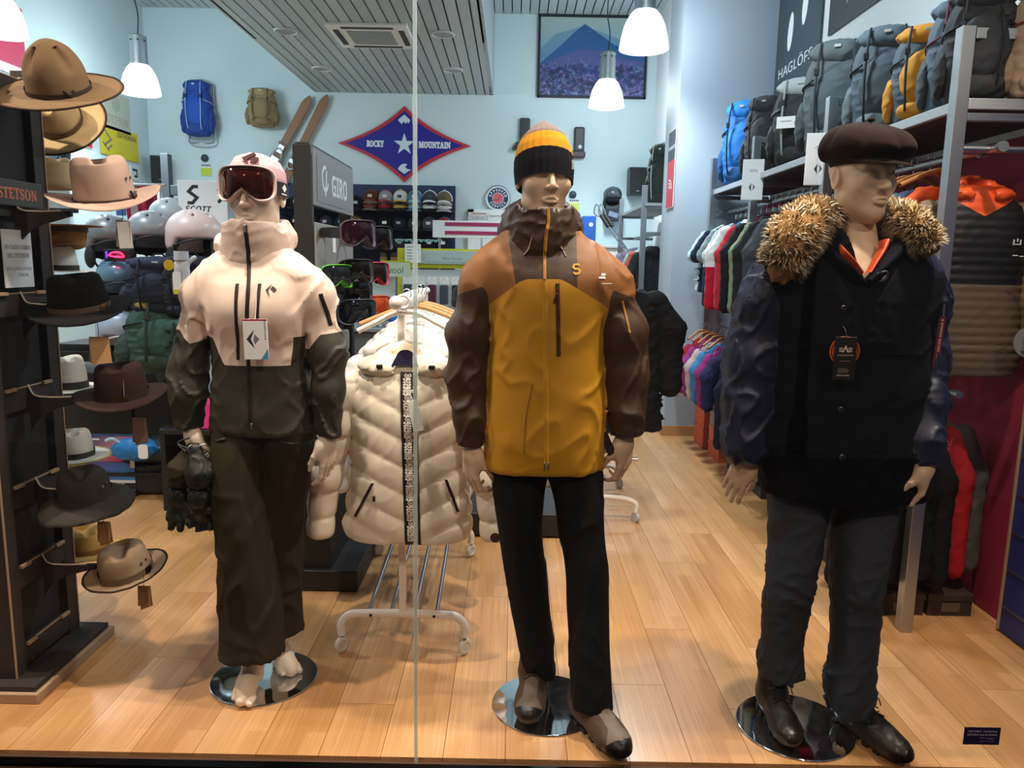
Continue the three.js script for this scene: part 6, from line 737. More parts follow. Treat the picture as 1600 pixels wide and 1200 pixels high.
{
  const c = draw(256, 256, (g) => { g.fillStyle = '#dfe7ea'; g.fillRect(0, 0, 256, 256); g.fillStyle = '#1d3f63'; g.beginPath(); g.arc(128, 128, 112, 0, 7); g.fill(); g.fillStyle = '#dfe7ea'; g.beginPath(); g.arc(128, 128, 62, 0, 7); g.fill(); g.fillStyle = '#d8666c'; g.beginPath(); g.arc(128, 128, 56, 0, 7); g.fill(); g.strokeStyle = '#1d3f63'; g.lineWidth = 7; g.beginPath(); g.moveTo(70, 150); g.lineTo(128, 142); g.lineTo(150, 110); g.stroke(); const arc = (s, a0, a1, flip) => [...s].forEach((ch, i) => { const a = a0 + (a1 - a0) * i / (s.length - 1); g.save(); g.translate(128 + Math.cos(a) * 87, 128 + Math.sin(a) * 87); g.rotate(a + (flip ? -Math.PI / 2 : Math.PI / 2)); word(g, ch, 0, 0, 38, '#eef3f5'); g.restore(); }); arc('APPROVED', Math.PI * 1.1, Math.PI * 1.9, false); arc('SERVICE', Math.PI * 0.82, Math.PI * 0.18, true); });
  const t = thing('round_sign', 'round blue and red enamel service sign on the back wall', 'sign', at(778, 310, ZW + 0.02)); mesh('disc', cyl(0.158, 0.02, 0, 0, 0, Math.PI / 2, 0, 0, 0.158, 40), plast(0xe4eaec), t); mesh('rim', place(new THREE.TorusGeometry(0.155, 0.008, 8, 48), 0, 0, 0.01), metal(0xb4bec4, 0.3), t); mesh('print', place(new THREE.CircleGeometry(0.147, 48), 0, 0, 0.0115), printed(c, 0.4), t);
  const pl = draw(256, 110, (g, w, h) => { g.fillStyle = '#cfd9dc'; g.fillRect(0, 0, w, h); g.fillStyle = '#c77f6c'; g.fillRect(40, 8, 180, 16); word(g, 'OUADACE', w / 2, 66, 62, '#4a555a', 'sans-serif', 'normal', 236); }); sign('number_plate', 'pale licence plate with dark letters above the back door', 'plate', at(748, 339, ZW + 0.06), 0, 0.26, 0.115, pl, WHITEP, 0.008);
  // left wall
  const js = draw(128, 140, (g, w, h) => { g.fillStyle = '#c8283a'; g.fillRect(0, 0, w, h); g.strokeStyle = '#f0f2f2'; g.lineWidth = 9; g.beginPath(); g.arc(64, 70, 44, 0, 7); g.stroke(); word(g, 'JS', 64, 72, 62, '#f0f2f2', 'serif'); }), LX = XL + 0.012, HP = Math.PI / 2;
  sign('wall_sign', 'red square sign with white circular emblem on the left wall', 'sign', [LX, 2.85, -8.2], HP, 0.5, 0.46, js);
  sign('wall_sign', 'faded cream sign with worn lettering on the left wall under the lamp', 'sign', [LX, 3.1, -9.0], HP, 0.62, 0.42, draw(256, 180, (g, w, h) => { g.fillStyle = '#b9c0b2'; g.fillRect(0, 0, w, h); word(g, 'STETSON', w / 2, 130, 54, '#a79a84', 'serif', 'bold', 220); g.fillStyle = '#a9ae9c'; g.beginPath(); g.arc(w / 2, 50, 38, 0, 7); g.fill(); }), mat(0xb9c0b2, 0.8));
  sign('wall_sign', 'yellow tool brand sign with drawn multitool on the left wall', 'sign', [LX, 2.765, -9.05], HP, 0.84, 0.33, draw(384, 150, (g, w, h) => { g.fillStyle = '#d4c32c'; g.fillRect(0, 0, w, h); word(g, 'LEATHERMAN', 262, 34, 36, '#4a4420', 'sans-serif', 'bold', 210); g.strokeStyle = '#6a7280'; g.lineWidth = 11; g.lineCap = 'round'; g.beginPath(); g.moveTo(24, 20); g.lineTo(96, 70); g.lineTo(30, 104); g.moveTo(60, 120); g.lineTo(100, 98); g.stroke(); g.strokeStyle = '#30343c'; g.lineWidth = 6; g.beginPath(); g.moveTo(16, 92); g.lineTo(70, 128); g.stroke(); }), mat(0xc4b83a, 0.6));
  sign('wall_sign', 'small white sign with dark hook emblem under the yellow sign', 'sign', [LX, 2.47, -9.35], HP, 0.2, 0.16, draw(64, 52, (g, w, h) => { g.fillStyle = '#cfdadc'; g.fillRect(0, 0, w, h); g.strokeStyle = '#2c3438'; g.lineWidth = 9; g.beginPath(); g.moveTo(14, 14); g.lineTo(48, 14); g.lineTo(48, 38); g.lineTo(26, 38); g.stroke(); }));
  sign('wall_poster', 'magenta poster on the left wall behind the campaign hat', 'poster', [LX, 3.4, -7.0], HP, 0.8, 0.62, draw(128, 100, (g, w, h) => { g.fillStyle = '#c02a52'; g.fillRect(0, 0, w, h); g.fillStyle = '#e9edf0'; g.fillRect(0, 88, w, 12); }));
  // stickers and detectors
  for (const [px, py, l, c] of [[320, 247, 'left', 0xc6d436], [895, 304, 'right', 0xd2d860]]) { const p = at(px, py, ZW + 0.01), d = thing('call_button', `small round dark sensor on the back wall, ${l === 'left' ? 'below the blue frame backpack' : 'right of the striped beanie'}`, 'sensor', p); mesh('body', place(lathe([[0, 0.03], [0.03, 0.028], [0.045, 0.012], [0.045, 0], [0, 0]], 24), 0, 0, 0, HP), plast(0x2c3840, 0.5), d); const s = sign('sticker', `yellow and white notice sheet below the round sensor, ${l === 'left' ? 'near the blue frame backpack' : 'near the striped beanie'}`, 'notice', at(px + 2, py + (l === 'left' ? 18 : 16), ZW + 0.004), 0, 0.13, 0.15, draw(64, 74, (g, w, h) => { g.fillStyle = '#dfe6e8'; g.fillRect(0, 0, w, h); g.fillStyle = l === 'left' ? '#b9cf3a' : '#cfd860'; g.fillRect(0, 26, w, 48); g.fillStyle = '#3a4a58'; for (let i = 0; i < 5; i++) g.fillRect(4 + i * 12, 4, 8, 14); }), WHITEP, 0.004); }
  for (const [px, py, l] of [[905, 222, 'black ski binding mounted on the back wall right of the striped beanie'], [820, 208, 'black ski binding mounted on the back wall, hidden by the striped beanie']]) { const t = thing('wall_binding', l, 'binding', at(px, py, ZW + 0.03)); mesh('plate', rbox(0.13, 0.3, 0.05, 0.05, 0, 0.03, 0), plast(0x30343a, 0.5), t); mesh('toe_piece', [rbox(0.2, 0.09, 0.07, 0.03, -0.02, -0.15, 0.01), tube([[-0.1, -0.15, 0.03], [-0.14, -0.19, 0.03], [-0.08, -0.2, 0.03]], 0.016)], plast(0x4a4246, 0.5), t); mesh('badge', rbox(0.04, 0.04, 0.01, 0.004, 0.01, -0.06, 0.026, 0, 0, 0.78), plast(0xc8ccd0), t); }
  // loudspeakers
  for (const [p, turn, l] of [[at(252, 266, ZW + 0.14), 0.3, 'black loudspeaker left of the pale sign stand'], [at(995, 284, ZW + 0.12), 0.0, 'black loudspeaker on the back wall above the clothes']]) { const t = thing('loudspeaker', l, 'speaker', p, turn); mesh('cabinet', rbox(0.22, 0.33, 0.2, 0.01), plast(0x3c4850, 0.5), t); mesh('grille', rbox(0.2, 0.31, 0.012, 0.004, 0, 0, 0.102), plast(0x14181c, 0.8), t); mesh('badge', rbox(0.03, 0.008, 0.003, 0.001, 0, -0.12, 0.109), plast(0xa8b0b4), t); mesh('bracket', box(0.05, 0.05, 0.14, 0, 0, -0.14), BLACK, t); }
  // old wooden skis
  [[485, 150, 408, 290], [512, 148, 437, 298]].forEach(([ax, ay, bx2, by2], i) => { const a = at(ax, ay, ZW + 0.05), b = at(bx2, by2, ZW + 0.05), d = a.clone().sub(b), L = d.length(), t = thing('wooden_ski', i ? 'old wooden ski with metal binding, right one of the wall pair' : 'old wooden ski with metal binding, left one of the wall pair', 'ski', b, 0, 'old skis on the back wall'); t.rotation.z = Math.atan2(d.y, d.x) - Math.PI / 2; const s = new THREE.Shape(), w = 0.05; s.moveTo(-w, 0); s.lineTo(-w * 0.85, L * 0.5); s.lineTo(-w, L * 0.9); s.quadraticCurveTo(-w * 0.8, L * 0.97, 0, L); s.quadraticCurveTo(w * 0.8, L * 0.97, w, L * 0.9); s.lineTo(w * 0.85, L * 0.5); s.lineTo(w, 0); mesh('ski', extrude(s, 0.012, 0.004), mat(0x8a6040, 0.5), t); const y = L * 0.3; mesh('binding', [rbox(0.11, 0.06, 0.03, 0.008, 0, y, 0.03), rbox(0.08, 0.12, 0.02, 0.008, 0, y + 0.14, 0.026)], metal(0xaab4b8, 0.35), t); mesh('cable', place(new THREE.TorusGeometry(0.062, 0.007, 8, 28).scale(1, 1.9, 1), 0, y + 0.02, 0.04), metal(0x9aa4a8, 0.3), t); mesh('toe_strap', rbox(0.115, 0.035, 0.012, 0.004, 0, y + 0.2, 0.03), plast(0x5a3a24), t); });
  // backpacks hung on the wall
  const fp = pack('frame_backpack', 'vintage blue backpack on a tube frame hung on the back wall', at(311, 212, ZW + 0.16), 0, [1.1, 1.22, 0.9], [0x0f3f94, 0x0f3f94, 0x124aa8, 0x0d3a86, 0x8aa4c4]); mesh('frame', [tube([[-0.14, 0.02, -0.1], [-0.14, -0.05, -0.08], [0, -0.07, -0.02], [0.14, -0.05, -0.08], [0.14, 0.02, -0.1]], 0.009), tube([[-0.14, -0.02, -0.12], [-0.14, 0.5, -0.12]], 0.009, 8), tube([[0.14, -0.02, -0.12], [0.14, 0.5, -0.12]], 0.009, 8), tube([[-0.14, 0.5, -0.12], [0, 0.55, -0.12], [0.14, 0.5, -0.12]], 0.009)], STEEL, fp, 'steel tube frame');
  pack('canvas_rucksack', 'olive tan canvas rucksack hung on the back wall', at(411, 198, ZW + 0.14), 0.1, [1.1, 0.85, 0.9], [0x8d7c58, 0x97865f, 0x84734f, 0x7c6c4a, 0x5e4a32]);
}
// ---------------------------------------------------------------- wall of caps
const CAPG = (() => { const dome = grid(28, 10, (u, v) => { const a = u * Math.PI * 2, e = v * Math.PI / 2; return [Math.sin(a) * 0.085 * Math.cos(e), 0.11 * Math.pow(Math.sin(e), 0.85), Math.cos(a) * 0.098 * Math.cos(e)]; }, true), [backD, frontD] = clip(dome, (x, y, z) => z - 0.035 - 0.1 * Math.abs(x) * 0); const visor = grid(16, 6, (u, v) => { const a = (u - 0.5) * 2.2, k = v < 0.5 ? v * 2 : 2 - v * 2, e = 0.07 * Math.cos((u - 0.5) * 2.6) * k; return [Math.sin(a) * (0.085 + e * 0.6), -0.02 * k - 0.25 * (Math.sin(a) ** 2) * 0.1 + (v < 0.5 ? 0.004 : 0), Math.cos(a) * 0.098 + e]; }); return { frontD, backD, visor }; })();
function ballCap(label, p, c, turn = 0, group) { const t = thing('baseball_cap', label, 'cap', p, turn, group); t.rotation.x = 0.15; t.scale.setScalar(1.18); mesh('crown', CAPG.backD, felt(c[0]), t); mesh('front_panel', CAPG.frontD, felt(c[1]), t); mesh('visor', CAPG.visor, felt(c[2]), t); mesh('emblem', rbox(0.045, 0.03, 0.006, 0.003, 0, 0.05, 0.096, -0.3), plast(c[3]), t); mesh('top_button', new THREE.SphereGeometry(0.008, 8, 6).translate(0, 0.111, 0), felt(c[0]), t); return t; }
{
  const t = thing('cap_display', 'dark navy wall display with shelves of caps', 'display', [-1.87, 0, ZW]), K = plast(0x10182c, 0.6); mesh('panel', rbox(2.24, 1.0, 0.03, 0.004, 0, 1.93, 0.02), plast(0x1b2c52, 0.6), t); for (let j = 0; j < 4; j++) mesh('shelf', rbox(2.24, 0.03, 0.2, 0.003, 0, 2.17 - j * 0.235 - 0.06, 0.13), K, t); mesh('blue_sign', rbox(0.7, 0.07, 0.02, 0.003, 0.35, 1.41, 0.24), plast(0x2a5a9c, 0.5), t);
  const N = 0x14161c, cols = [[N, N, N, 0x9aa4a8], [N, N, N, 0xd8d8d4], [0x20242c, 0x2a2e36, 0x15171c, 0x8a9094], [N, N, N, 0xb4bcc0], [0x223a4c, 0x25425a, 0x16222e, 0xd0d8da], [N, N, 0x1a1a1e, 0xa8b0b4], [0x5a3424, 0x7a4030, 0x6a5a50, 0xd0b8a8], [0x8a8f92, 0xa02c34, 0x30302f, 0xe0c8c0], [0xc8ccd0, 0xc9a24a, 0x202024, 0x3a3a38], [0x5a7a90, 0x8fb0c4, 0x4a6a80, 0xe8ecee], [0x40444a, 0xdfe3e4, 0x181a1e, 0x2a3a4a], [0x6a5f48, 0xdadada, 0x9a9a98, 0x504a3c]];
  const cname = ['black', 'black', 'charcoal', 'black', 'dark teal', 'black', 'brown and red', 'grey and red', 'white and mustard', 'light blue', 'white-fronted', 'khaki and white'], low = [[0x6a4a2a, 0x7c5a34, 0x4a3420, 0x9a7a50], [N, N, N, 0xe4e4e0], [N, N, N, 0xe8e8e8], [0x1c2430, 0x1c2430, 0x141a22, 0x888f96], [0x24262c, 0x33363c, 0x1a1c20, 0xd4d4d0], [0x5f6466, 0x4a4e50, 0x2c2e30, 0xc8c8c4], [0x70767a, 0xa82a34, 0x4a4e52, 0xf0e4e0]];
  for (let j = 0; j < 3; j++) for (let i = 0; i < 12; i++) { const s = (i * 7 + j * 5) % 12, c = j === 0 ? cols[i] : j === 1 && i > 4 ? low[i - 5] || low[6] : [[N, N, N, 0xb0b4b6], low[3], cols[2], [N, 0x1b1f2a, N, 0xd8d8d8]][s % 4], cn = j === 0 ? cname[i] : j === 1 && i > 4 ? ['brown', 'black', 'black', 'navy', 'charcoal', 'grey', 'grey and red'][i - 5] : 'dark'; ballCap(`${cn} cap, ${ORD[i]} from the left in the ${['top', 'middle', 'bottom'][j]} row of the cap wall`, [-2.87 + i * 0.181, 2.15 - j * 0.235, ZW + 0.15], c, (s - 5) * 0.02, 'caps on the back wall'); }
  for (let i = 0; i < 6; i++) ballCap(`${cname[i + 6]} spare cap, ${ORD[i]} from the left stacked above the top row`, [-1.78 + i * 0.181, 2.235, ZW + 0.125], cols[(i + 3) % 6 + 6].slice().reverse().map((q, k) => cols[(i + 6)][[1, 0, 2, 3][k]]), 0, 'caps on the back wall');
  for (let i = 0; i < 4; i++) { const g = thing('work_glove', `tan leather glove pair, ${ORD[i]} from the left hanging under the cap wall`, 'gloves', [-1.62 + i * 0.13, 1.5, ZW + 0.24], 0, 'gloves under the cap wall'); mesh('cuff', rbox(0.08, 0.07, 0.05, 0.02, 0, 0.07, 0), mat(0x3a3a30, 0.8), g); for (let k = 0; k < 4; k++) mesh('finger', cap4(k), mat(0x7c6438, 0.9), g); mesh('palm', rbox(0.09, 0.1, 0.04, 0.018, 0, 0, 0), mat(0x7c6438, 0.9), g); }
  function cap4(k) { return place(new THREE.CapsuleGeometry(0.011, 0.06, 4, 8), -0.033 + k * 0.022, -0.075, 0); }
  for (let i = 0; i < 5; i++) { const g = thing('sunglasses', `pale turquoise sunglasses, ${ORD[i]} from the left on the cap wall`, 'glasses', [-1.42 + i * 0.12, 1.745, ZW + 0.25], 0, 'sunglasses on the cap wall'); for (const s of [-1, 1]) mesh('lens', place(new THREE.SphereGeometry(0.026, 14, 8).scale(1, 0.75, 0.3), s * 0.03, 0, 0), mat(0x7fd0c8, 0.1, { metalness: 0.5 }), g); mesh('bridge', tube([[-0.058, 0.012, -0.01], [0, 0.012, 0.006], [0.058, 0.012, -0.01]], 0.004), WHITEP, g); }
}
// ---------------------------------------------------------------- helmets, packs and boxes on the left
const HELM = (() => { let f = U(0.02, ell(0, 0.06, 0, 0.115, 0.1, 0.135), ell(0, 0.01, -0.03, 0.11, 0.07, 0.1)); f = cut(0.008, f, (x, y, z) => Math.max(y + 0.03 - 0.06 * sstep(-0.02, 0.06, z), -y - 0.4)); const vents = []; for (const s of [-1, 1]) for (const z of [-0.05, 0.03, 0.085]) vents.push(cap(s * 0.03, 0.16 - z * z * 4, z - 0.02, 0.006, s * 0.045, 0.155 - z * z * 4, z + 0.025, 0.008)); f = cut(0.006, f, ...vents, cap(-0.05, 0.025, 0.15, 0.004, 0.05, 0.025, 0.15, 0.004)); return net(f, [-0.13, -0.08, -0.15, 0.13, 0.18, 0.15], 0.006); })();
function helmet(label, p, turn, c, o = {}) {
  const t = thing('ski_helmet', label, 'helmet', p, turn, o.group); if (o.s) t.scale.setScalar(o.s); mesh('shell', HELM, mat(c, o.rough ?? 0.4, { clearcoat: 0.4, clearcoatRoughness: 0.3 }), t); mesh('liner', net(cut(0.01, ell(0, 0.0, -0.01, 0.1, 0.09, 0.118), ell(0, -0.02, 0.03, 0.085, 0.09, 0.12)), [-0.12, -0.1, -0.14, 0.12, 0.1, 0.13], 0.012), plast(0x15151a, 0.9), t);
  for (const s of [-1, 1]) { mesh('ear_pad', place(new THREE.SphereGeometry(0.05, 16, 12).scale(0.45, 1.1, 0.85), s * 0.098, -0.06, -0.01), plast(0x18181c, 0.85), t); mesh('chin_strap', tube([[s * 0.095, -0.06, 0], [s * 0.06, -0.13, 0.03], [0, -0.155, 0.045]], 0.006), BLACK, t); }
  mesh('rim', tube([...Array(13).keys()].map((i) => { const a = (i / 12 - 0.5) * 2.6; return [Math.sin(a) * 0.116, 0.028 - 0.035 * Math.pow(Math.abs(Math.sin(a)), 3), Math.cos(a) * 0.137]; }), 0.004, 40), plast(o.trim || 0x2a2a2e, 0.5), t); return t;
}
{
  const d = thing('helmet_stand', 'black steel stand with shelves of ski helmets behind the hats', 'display stand', [-2.5, 0, -4.95]), FR = plast(0x111214, 0.5); for (const x of [-0.62, 0.62]) for (const z of [-0.2, 0.2]) mesh('post', rbox(0.05, x < 0 ? 1.78 : 1.6, 0.05, 0.004, x, x < 0 ? 0.89 : 0.8, z), FR, d); for (const py of [404, 470, 553]) mesh('shelf', rbox(1.28, 0.025, 0.5, 0.004, 0, at(220, py, -4.75).y - 0.13, 0), FR, d); mesh('arm', rbox(0.5, 0.03, 0.03, 0.006, -0.42, 1.76, 0.2), FR, d);
  const G = 'ski helmets on the stand'; helmet('dark grey ski helmet half behind the beige hat', at(172, 384, -4.8), 0.9, 0x6d7276, { group: G, s: 1.2 }); helmet('grey visor ski helmet between the dark grey and the pale pink one', at(237, 378, -4.8), 0.7, 0x8a8e94, { group: G, s: 1.2 }); helmet('small silver ski helmet behind the pale pink one', at(266, 352, -5.05), 0.7, 0xa9b0b6, { group: G, s: 1.1 });
  helmet('pale pink ski helmet with black straps below the white brand board', at(304, 384, -4.75), 0.8, 0xe6cfcb, { group: G, s: 1.38 }); helmet('metallic blue ski helmet above the black fedora brim', at(190, 449, -4.75), 0.6, 0x4f7690, { group: G, rough: 0.25, s: 1.2 }); helmet('pale lilac blue ski helmet with white rim above the brown fedora', at(192, 530, -4.75), 0.7, 0xa7b6cc, { group: G, trim: 0xe4e6ea, s: 1.3 }); helmet('pale turquoise ski helmet at the sleeve of the woman mannequin', at(334, 515, -4.3), 0.5, 0xa9d4de, { group: G, s: 0.9 });
  sign('brand_board', 'white brand board with black emblem behind the pale pink helmet', 'sign', at(318, 335, -5.0), 0.15, 0.3, 0.42, draw(192, 266, (g, w, h) => { g.fillStyle = '#eef1f2'; g.fillRect(0, 0, w, h); g.strokeStyle = '#20262a'; g.lineWidth = 13; g.beginPath(); g.moveTo(80, 22); g.lineTo(60, 22); g.lineTo(42, 42); g.lineTo(74, 66); g.lineTo(56, 88); g.lineTo(36, 88); g.stroke(); g.beginPath(); g.arc(140, 56, 32, -1, 1); g.stroke(); word(g, 'SCOTT', 74, 112, 34, '#20262a', 'sans-serif', 'italic bold', 112); }), WHITEP, 0.012);
  const mt = thing('grey_frame', 'grey metal wardrobe frame left of the white brand board', 'frame', [-3.75, 0, -8.2]), GR = plast(0x505a60, 0.5); mesh('post', rbox(0.08, 2.55, 0.1, 0.005, 0.1, 1.275, 0), GR, mt); mesh('beam', rbox(1.1, 0.1, 0.1, 0.005, 0.7, 2.18, 0), GR, mt); mesh('panel', rbox(1.0, 0.9, 0.03, 0.004, 0.68, 1.65, 0), plast(0x7f8a90, 0.6), mt); mesh('white_panel', rbox(0.32, 0.95, 0.03, 0.004, -0.14, 1.75, 0), plast(0xdfe6ea, 0.6), mt);
  // striped cloths and dark bags near the left wall
  const fl = thing('striped_towel', 'red and white striped cloth hanging behind the beige hat', 'cloth', at(222, 322, -6.4)); for (let i = 0; i < 6; i++) mesh('stripe', grid(3, 8, (u, v) => [-0.13 + (i + u) * 0.044, 0.16 - v * 0.4, 0.02 * Math.sin((i + u) * 2.1) + 0.01 * Math.sin(v * 6)]), (() => { const m = cloth([0xb02a4a, 0xc4cfd0, 0xa82442, 0xb8304c, 0x8c1f3a, 0xb02a4a][i]).clone(); m.side = THREE.DoubleSide; return m; })(), fl, ['crimson stripe', 'pale grey stripe', 'crimson stripe', 'red stripe', 'dark red stripe', 'crimson stripe'][i]);
  mesh('rail', bar([-0.2, 0.17, 0], [0.2, 0.17, 0], 0.012), STEEL, fl); { const q = thing('towel_stand', 'steel stand holding the red and white striped cloth', 'stand', [fl.position.x, 0, -6.43]); mesh('pole', bar([0, 0, 0], [0, fl.position.y + 0.17, 0], 0.012), STEEL, q); mesh('foot', cyl(0.15, 0.02, 0, 0.01, 0), STEEL, q); } mesh('blue_patch', rbox(0.08, 0.2, 0.01, 0.003, -0.17, 0.02, 0.01), plast(0x3a6ab4, 0.6), fl);
  const ws = thing('bag_shelf', 'white shelf with dark bags on the left wall', 'shelf', [XL + 0.2, 2.28, -7.2]); mesh('board', rbox(0.4, 0.03, 1.6, 0.004), WHITEP, ws); for (const z of [-0.6, 0.6]) mesh('bracket', rbox(0.36, 0.1, 0.02, 0.004, 0, -0.06, z), STEEL, ws);
  pack('backpack', 'dark blue daypack on the white wall shelf under the red sign', [XL + 0.24, 2.3, -7.2], 0.7, [1.15, 0.85, 1], [0x2a3f50, 0x33495c, 0x2a3f50, 0x22333f, 0x12191e]); helmet('black helmet on the white wall shelf by the hat stand', [XL + 0.22, 2.38, -6.75], 0.7, 0x1a2024);
  // navy packs with round yellow tag, green packs
  pack('backpack', 'dark navy backpack hanging under the pale pink helmet', at(250, 490, -4.56), 0.3, [1.15, 0.64, 0.75], [0x16203a, 0x1a2644, 0x16203a, 0x121a30, 0x0d1222]); pack('backpack', 'midnight blue backpack beside the woman mannequin shoulder', at(300, 494, -4.56), 0.2, [1.1, 0.68, 0.75], [0x101828, 0x141d30, 0x101828, 0x0d1422, 0x0a0e18]);
  pack('backpack', 'large forest green and mustard trekking backpack lying tilted by the pink sleeve', at(256, 582, -4.5), 0.5, [1.45, 0.82, 0.95], [0x26463c, 0x8f7a2a, 0x27483e, 0x22382f, 0x16241e], undefined, -0.25); pack('backpack', 'dark green backpack behind the forest green one', at(308, 606, -4.52), 0.2, [1.2, 0.8, 0.9], [0x1c3a34, 0x24443c, 0x1c3a34, 0x182e28, 0x101c18]);
  const yt = thing('hang_tag', 'round yellow tag above a long white and yellow one on the navy backpacks', 'tag', at(264, 414, -4.36)); mesh('disc', cyl(0.03, 0.003, 0, 0, 0, Math.PI / 2, 0, 0, 0.03, 28), plast(0xd4aa20, 0.5), yt); mesh('card', place(extrude(roundRect(0.045, 0.13, 0.02), 0.003), 0.04, -0.1, 0), PAPER, yt); mesh('foot', rbox(0.04, 0.03, 0.005, 0.01, 0.04, -0.15, 0.003), plast(0xd2c62a, 0.6), yt);
  const gl = thing('ski_glove', 'white ski glove hanging beside the round yellow tag', 'glove', at(284, 416, -4.4)); mesh('hand', net(U(0.012, ell(0, 0, 0, 0.045, 0.05, 0.025), cap(-0.03, -0.03, 0, 0.014, -0.035, -0.09, 0, 0.012), cap(-0.01, -0.04, 0, 0.014, -0.01, -0.1, 0, 0.012), cap(0.012, -0.04, 0, 0.014, 0.014, -0.1, 0, 0.012), cap(0.032, -0.03, 0, 0.013, 0.038, -0.085, 0, 0.011), cap(0.035, 0.02, 0, 0.014, 0.075, 0.05, 0, 0.013)), [-0.08, -0.13, -0.05, 0.11, 0.07, 0.05], 0.006), mat(0xdfe2ea, 0.7), gl); mesh('cuff', cyl(0.04, 0.05, 0, 0.06, 0), plast(0xc4c8d4, 0.7), gl);
  const nn = thing('neon_sign', 'small lit pink and violet neon sign under the swing tags', 'neon sign', at(182, 399, -4.6)); nn.scale.setScalar(0.8); mesh('tube', tube([[-0.06, 0, 0], [-0.03, 0.02, 0], [0.03, 0.02, 0], [0.055, -0.01, 0], [0.03, -0.012, 0], [-0.03, -0.008, 0], [-0.06, 0, 0]], 0.006, 40), new THREE.MeshStandardMaterial({ color: 0xff4070, emissive: 0xff2a60, emissiveIntensity: 2 }), nn); mesh('dots', bar([-0.075, -0.02, 0], [-0.075, 0.03, 0], 0.006), new THREE.MeshStandardMaterial({ color: 0x6040ff, emissive: 0x5030ff, emissiveIntensity: 2 }), nn); mesh('backing', rbox(0.2, 0.09, 0.01, 0.004, 0, 0, -0.015), BLACK, nn); { const l = new THREE.PointLight(0xff3a70, 0.02); l.name = 'neon_light'; l.position.z = 0.02; nn.add(l); }
  // black cabinets, suitcase, boxes and the blue pouch
  const cb = thing('cabinet', 'black display cabinet behind the brown fedora', 'cabinet', [-2.75, 0, -5.55]), K = plast(0x121214, 0.6); mesh('carcass', rbox(1.1, 0.86, 0.4, 0.006, 0, 0.43, -0.1), K, cb); for (const x of [-0.275, 0.275]) { const dr = mesh('door', rbox(0.53, 0.74, 0.02, 0.004, x, 0.44, 0.11), plast(0x19191c, 0.5), cb); mesh('handle', rbox(0.014, 0.12, 0.02, 0.004, x - Math.sign(x) * 0.26, 0.5, 0.13), STEEL, dr); }
  const sc = thing('equipment_case', 'dark blue grey hard case on the floor left of the ski gloves', 'case', at(262, 765, -4.8).setY(0)); sc.rotation.y = 0.1; mesh('shell', rbox(0.42, 0.2, 0.34, 0.03, 0, 0.11, 0), plast(0x1a1c20, 0.5), sc); mesh('lid', rbox(0.42, 0.11, 0.34, 0.03, 0, 0.265, 0), plast(0x2e3a48, 0.45), sc); mesh('handle', tube([[-0.05, 0.2, 0.17], [-0.04, 0.2, 0.2], [0.04, 0.2, 0.2], [0.05, 0.2, 0.17]], 0.008), BLACK, sc); for (const x of [-0.14, 0.14]) { mesh('latch', rbox(0.03, 0.05, 0.02, 0.004, x, 0.21, 0.172), STEEL, sc); mesh('wheel', cyl(0.03, 0.03, x, 0.03, 0.16, 0, 0, Math.PI / 2), BLACK, sc); }
  const tb = thing('low_table', 'dark low table carrying the picture boxes behind the bucket hat', 'table', [-2.5, 0, -4.66]); mesh('top', rbox(0.8, 0.025, 0.12, 0.004, 0, 0.145, 0), K, tb); for (const x of [-0.36, 0.36]) mesh('leg', rbox(0.03, 0.13, 0.1, 0.003, x, 0.066, 0), K, tb);
  const bp = draw(128, 96, (g, w, h) => { const s = g.createLinearGradient(0, 0, w, h); s.addColorStop(0, '#1b2f6a'); s.addColorStop(0.5, '#b07a8c'); s.addColorStop(0.8, '#c23a5a'); s.addColorStop(1, '#24305c'); g.fillStyle = s; g.fillRect(0, 0, w, h); g.fillStyle = '#dfe4ea'; g.fillRect(6, 8, 40, 6); }), bp2 = draw(128, 96, (g, w, h) => { const s = g.createLinearGradient(0, 0, w, h); s.addColorStop(0, '#5a3a8a'); s.addColorStop(1, '#2a8cc4'); g.fillStyle = s; g.fillRect(0, 0, w, h); g.fillStyle = '#cfd8e0'; g.fillRect(0, 82, w, 14); });
  for (const [p, w, h, tx, l] of [[at(172, 700, -4.66).toArray(), 0.34, 0.17, bp, 'violet and pink printed carton behind the blue pouch'], [at(178, 737, -4.64).toArray(), 0.3, 0.13, bp2, 'blue printed carton above the bucket hat']]) { const t = thing('printed_carton', l, 'box', p); mesh('carton', rbox(w, h, 0.06, 0.003), plast(0x2a3a5a, 0.6), t); mesh('print', place(new THREE.PlaneGeometry(w * 0.98, h * 0.96), 0, 0, 0.031), printed(tx), t); }
  const po = thing('blue_pouch', 'bright blue soft pouch with a white tag right of the printed carton', 'pouch', at(210, 702, -4.55), 0.1); po.scale.setScalar(1.25); mesh('body', net(crumple(ell(0, 0, 0, 0.11, 0.055, 0.05), 18, 0.008, 3), [-0.14, -0.09, -0.08, 0.14, 0.09, 0.08], 0.007), shell(0x1379c4, 0.5), po); mesh('strap', tube([[-0.06, 0.04, 0.02], [-0.09, 0.06, 0.03], [-0.12, 0.05, 0.03]], 0.008), plast(0xa8cfe6), po); mesh('tag', place(extrude(roundRect(0.045, 0.07, 0.015), 0.004), 0.06, 0.0, 0.05), PAPER, po);
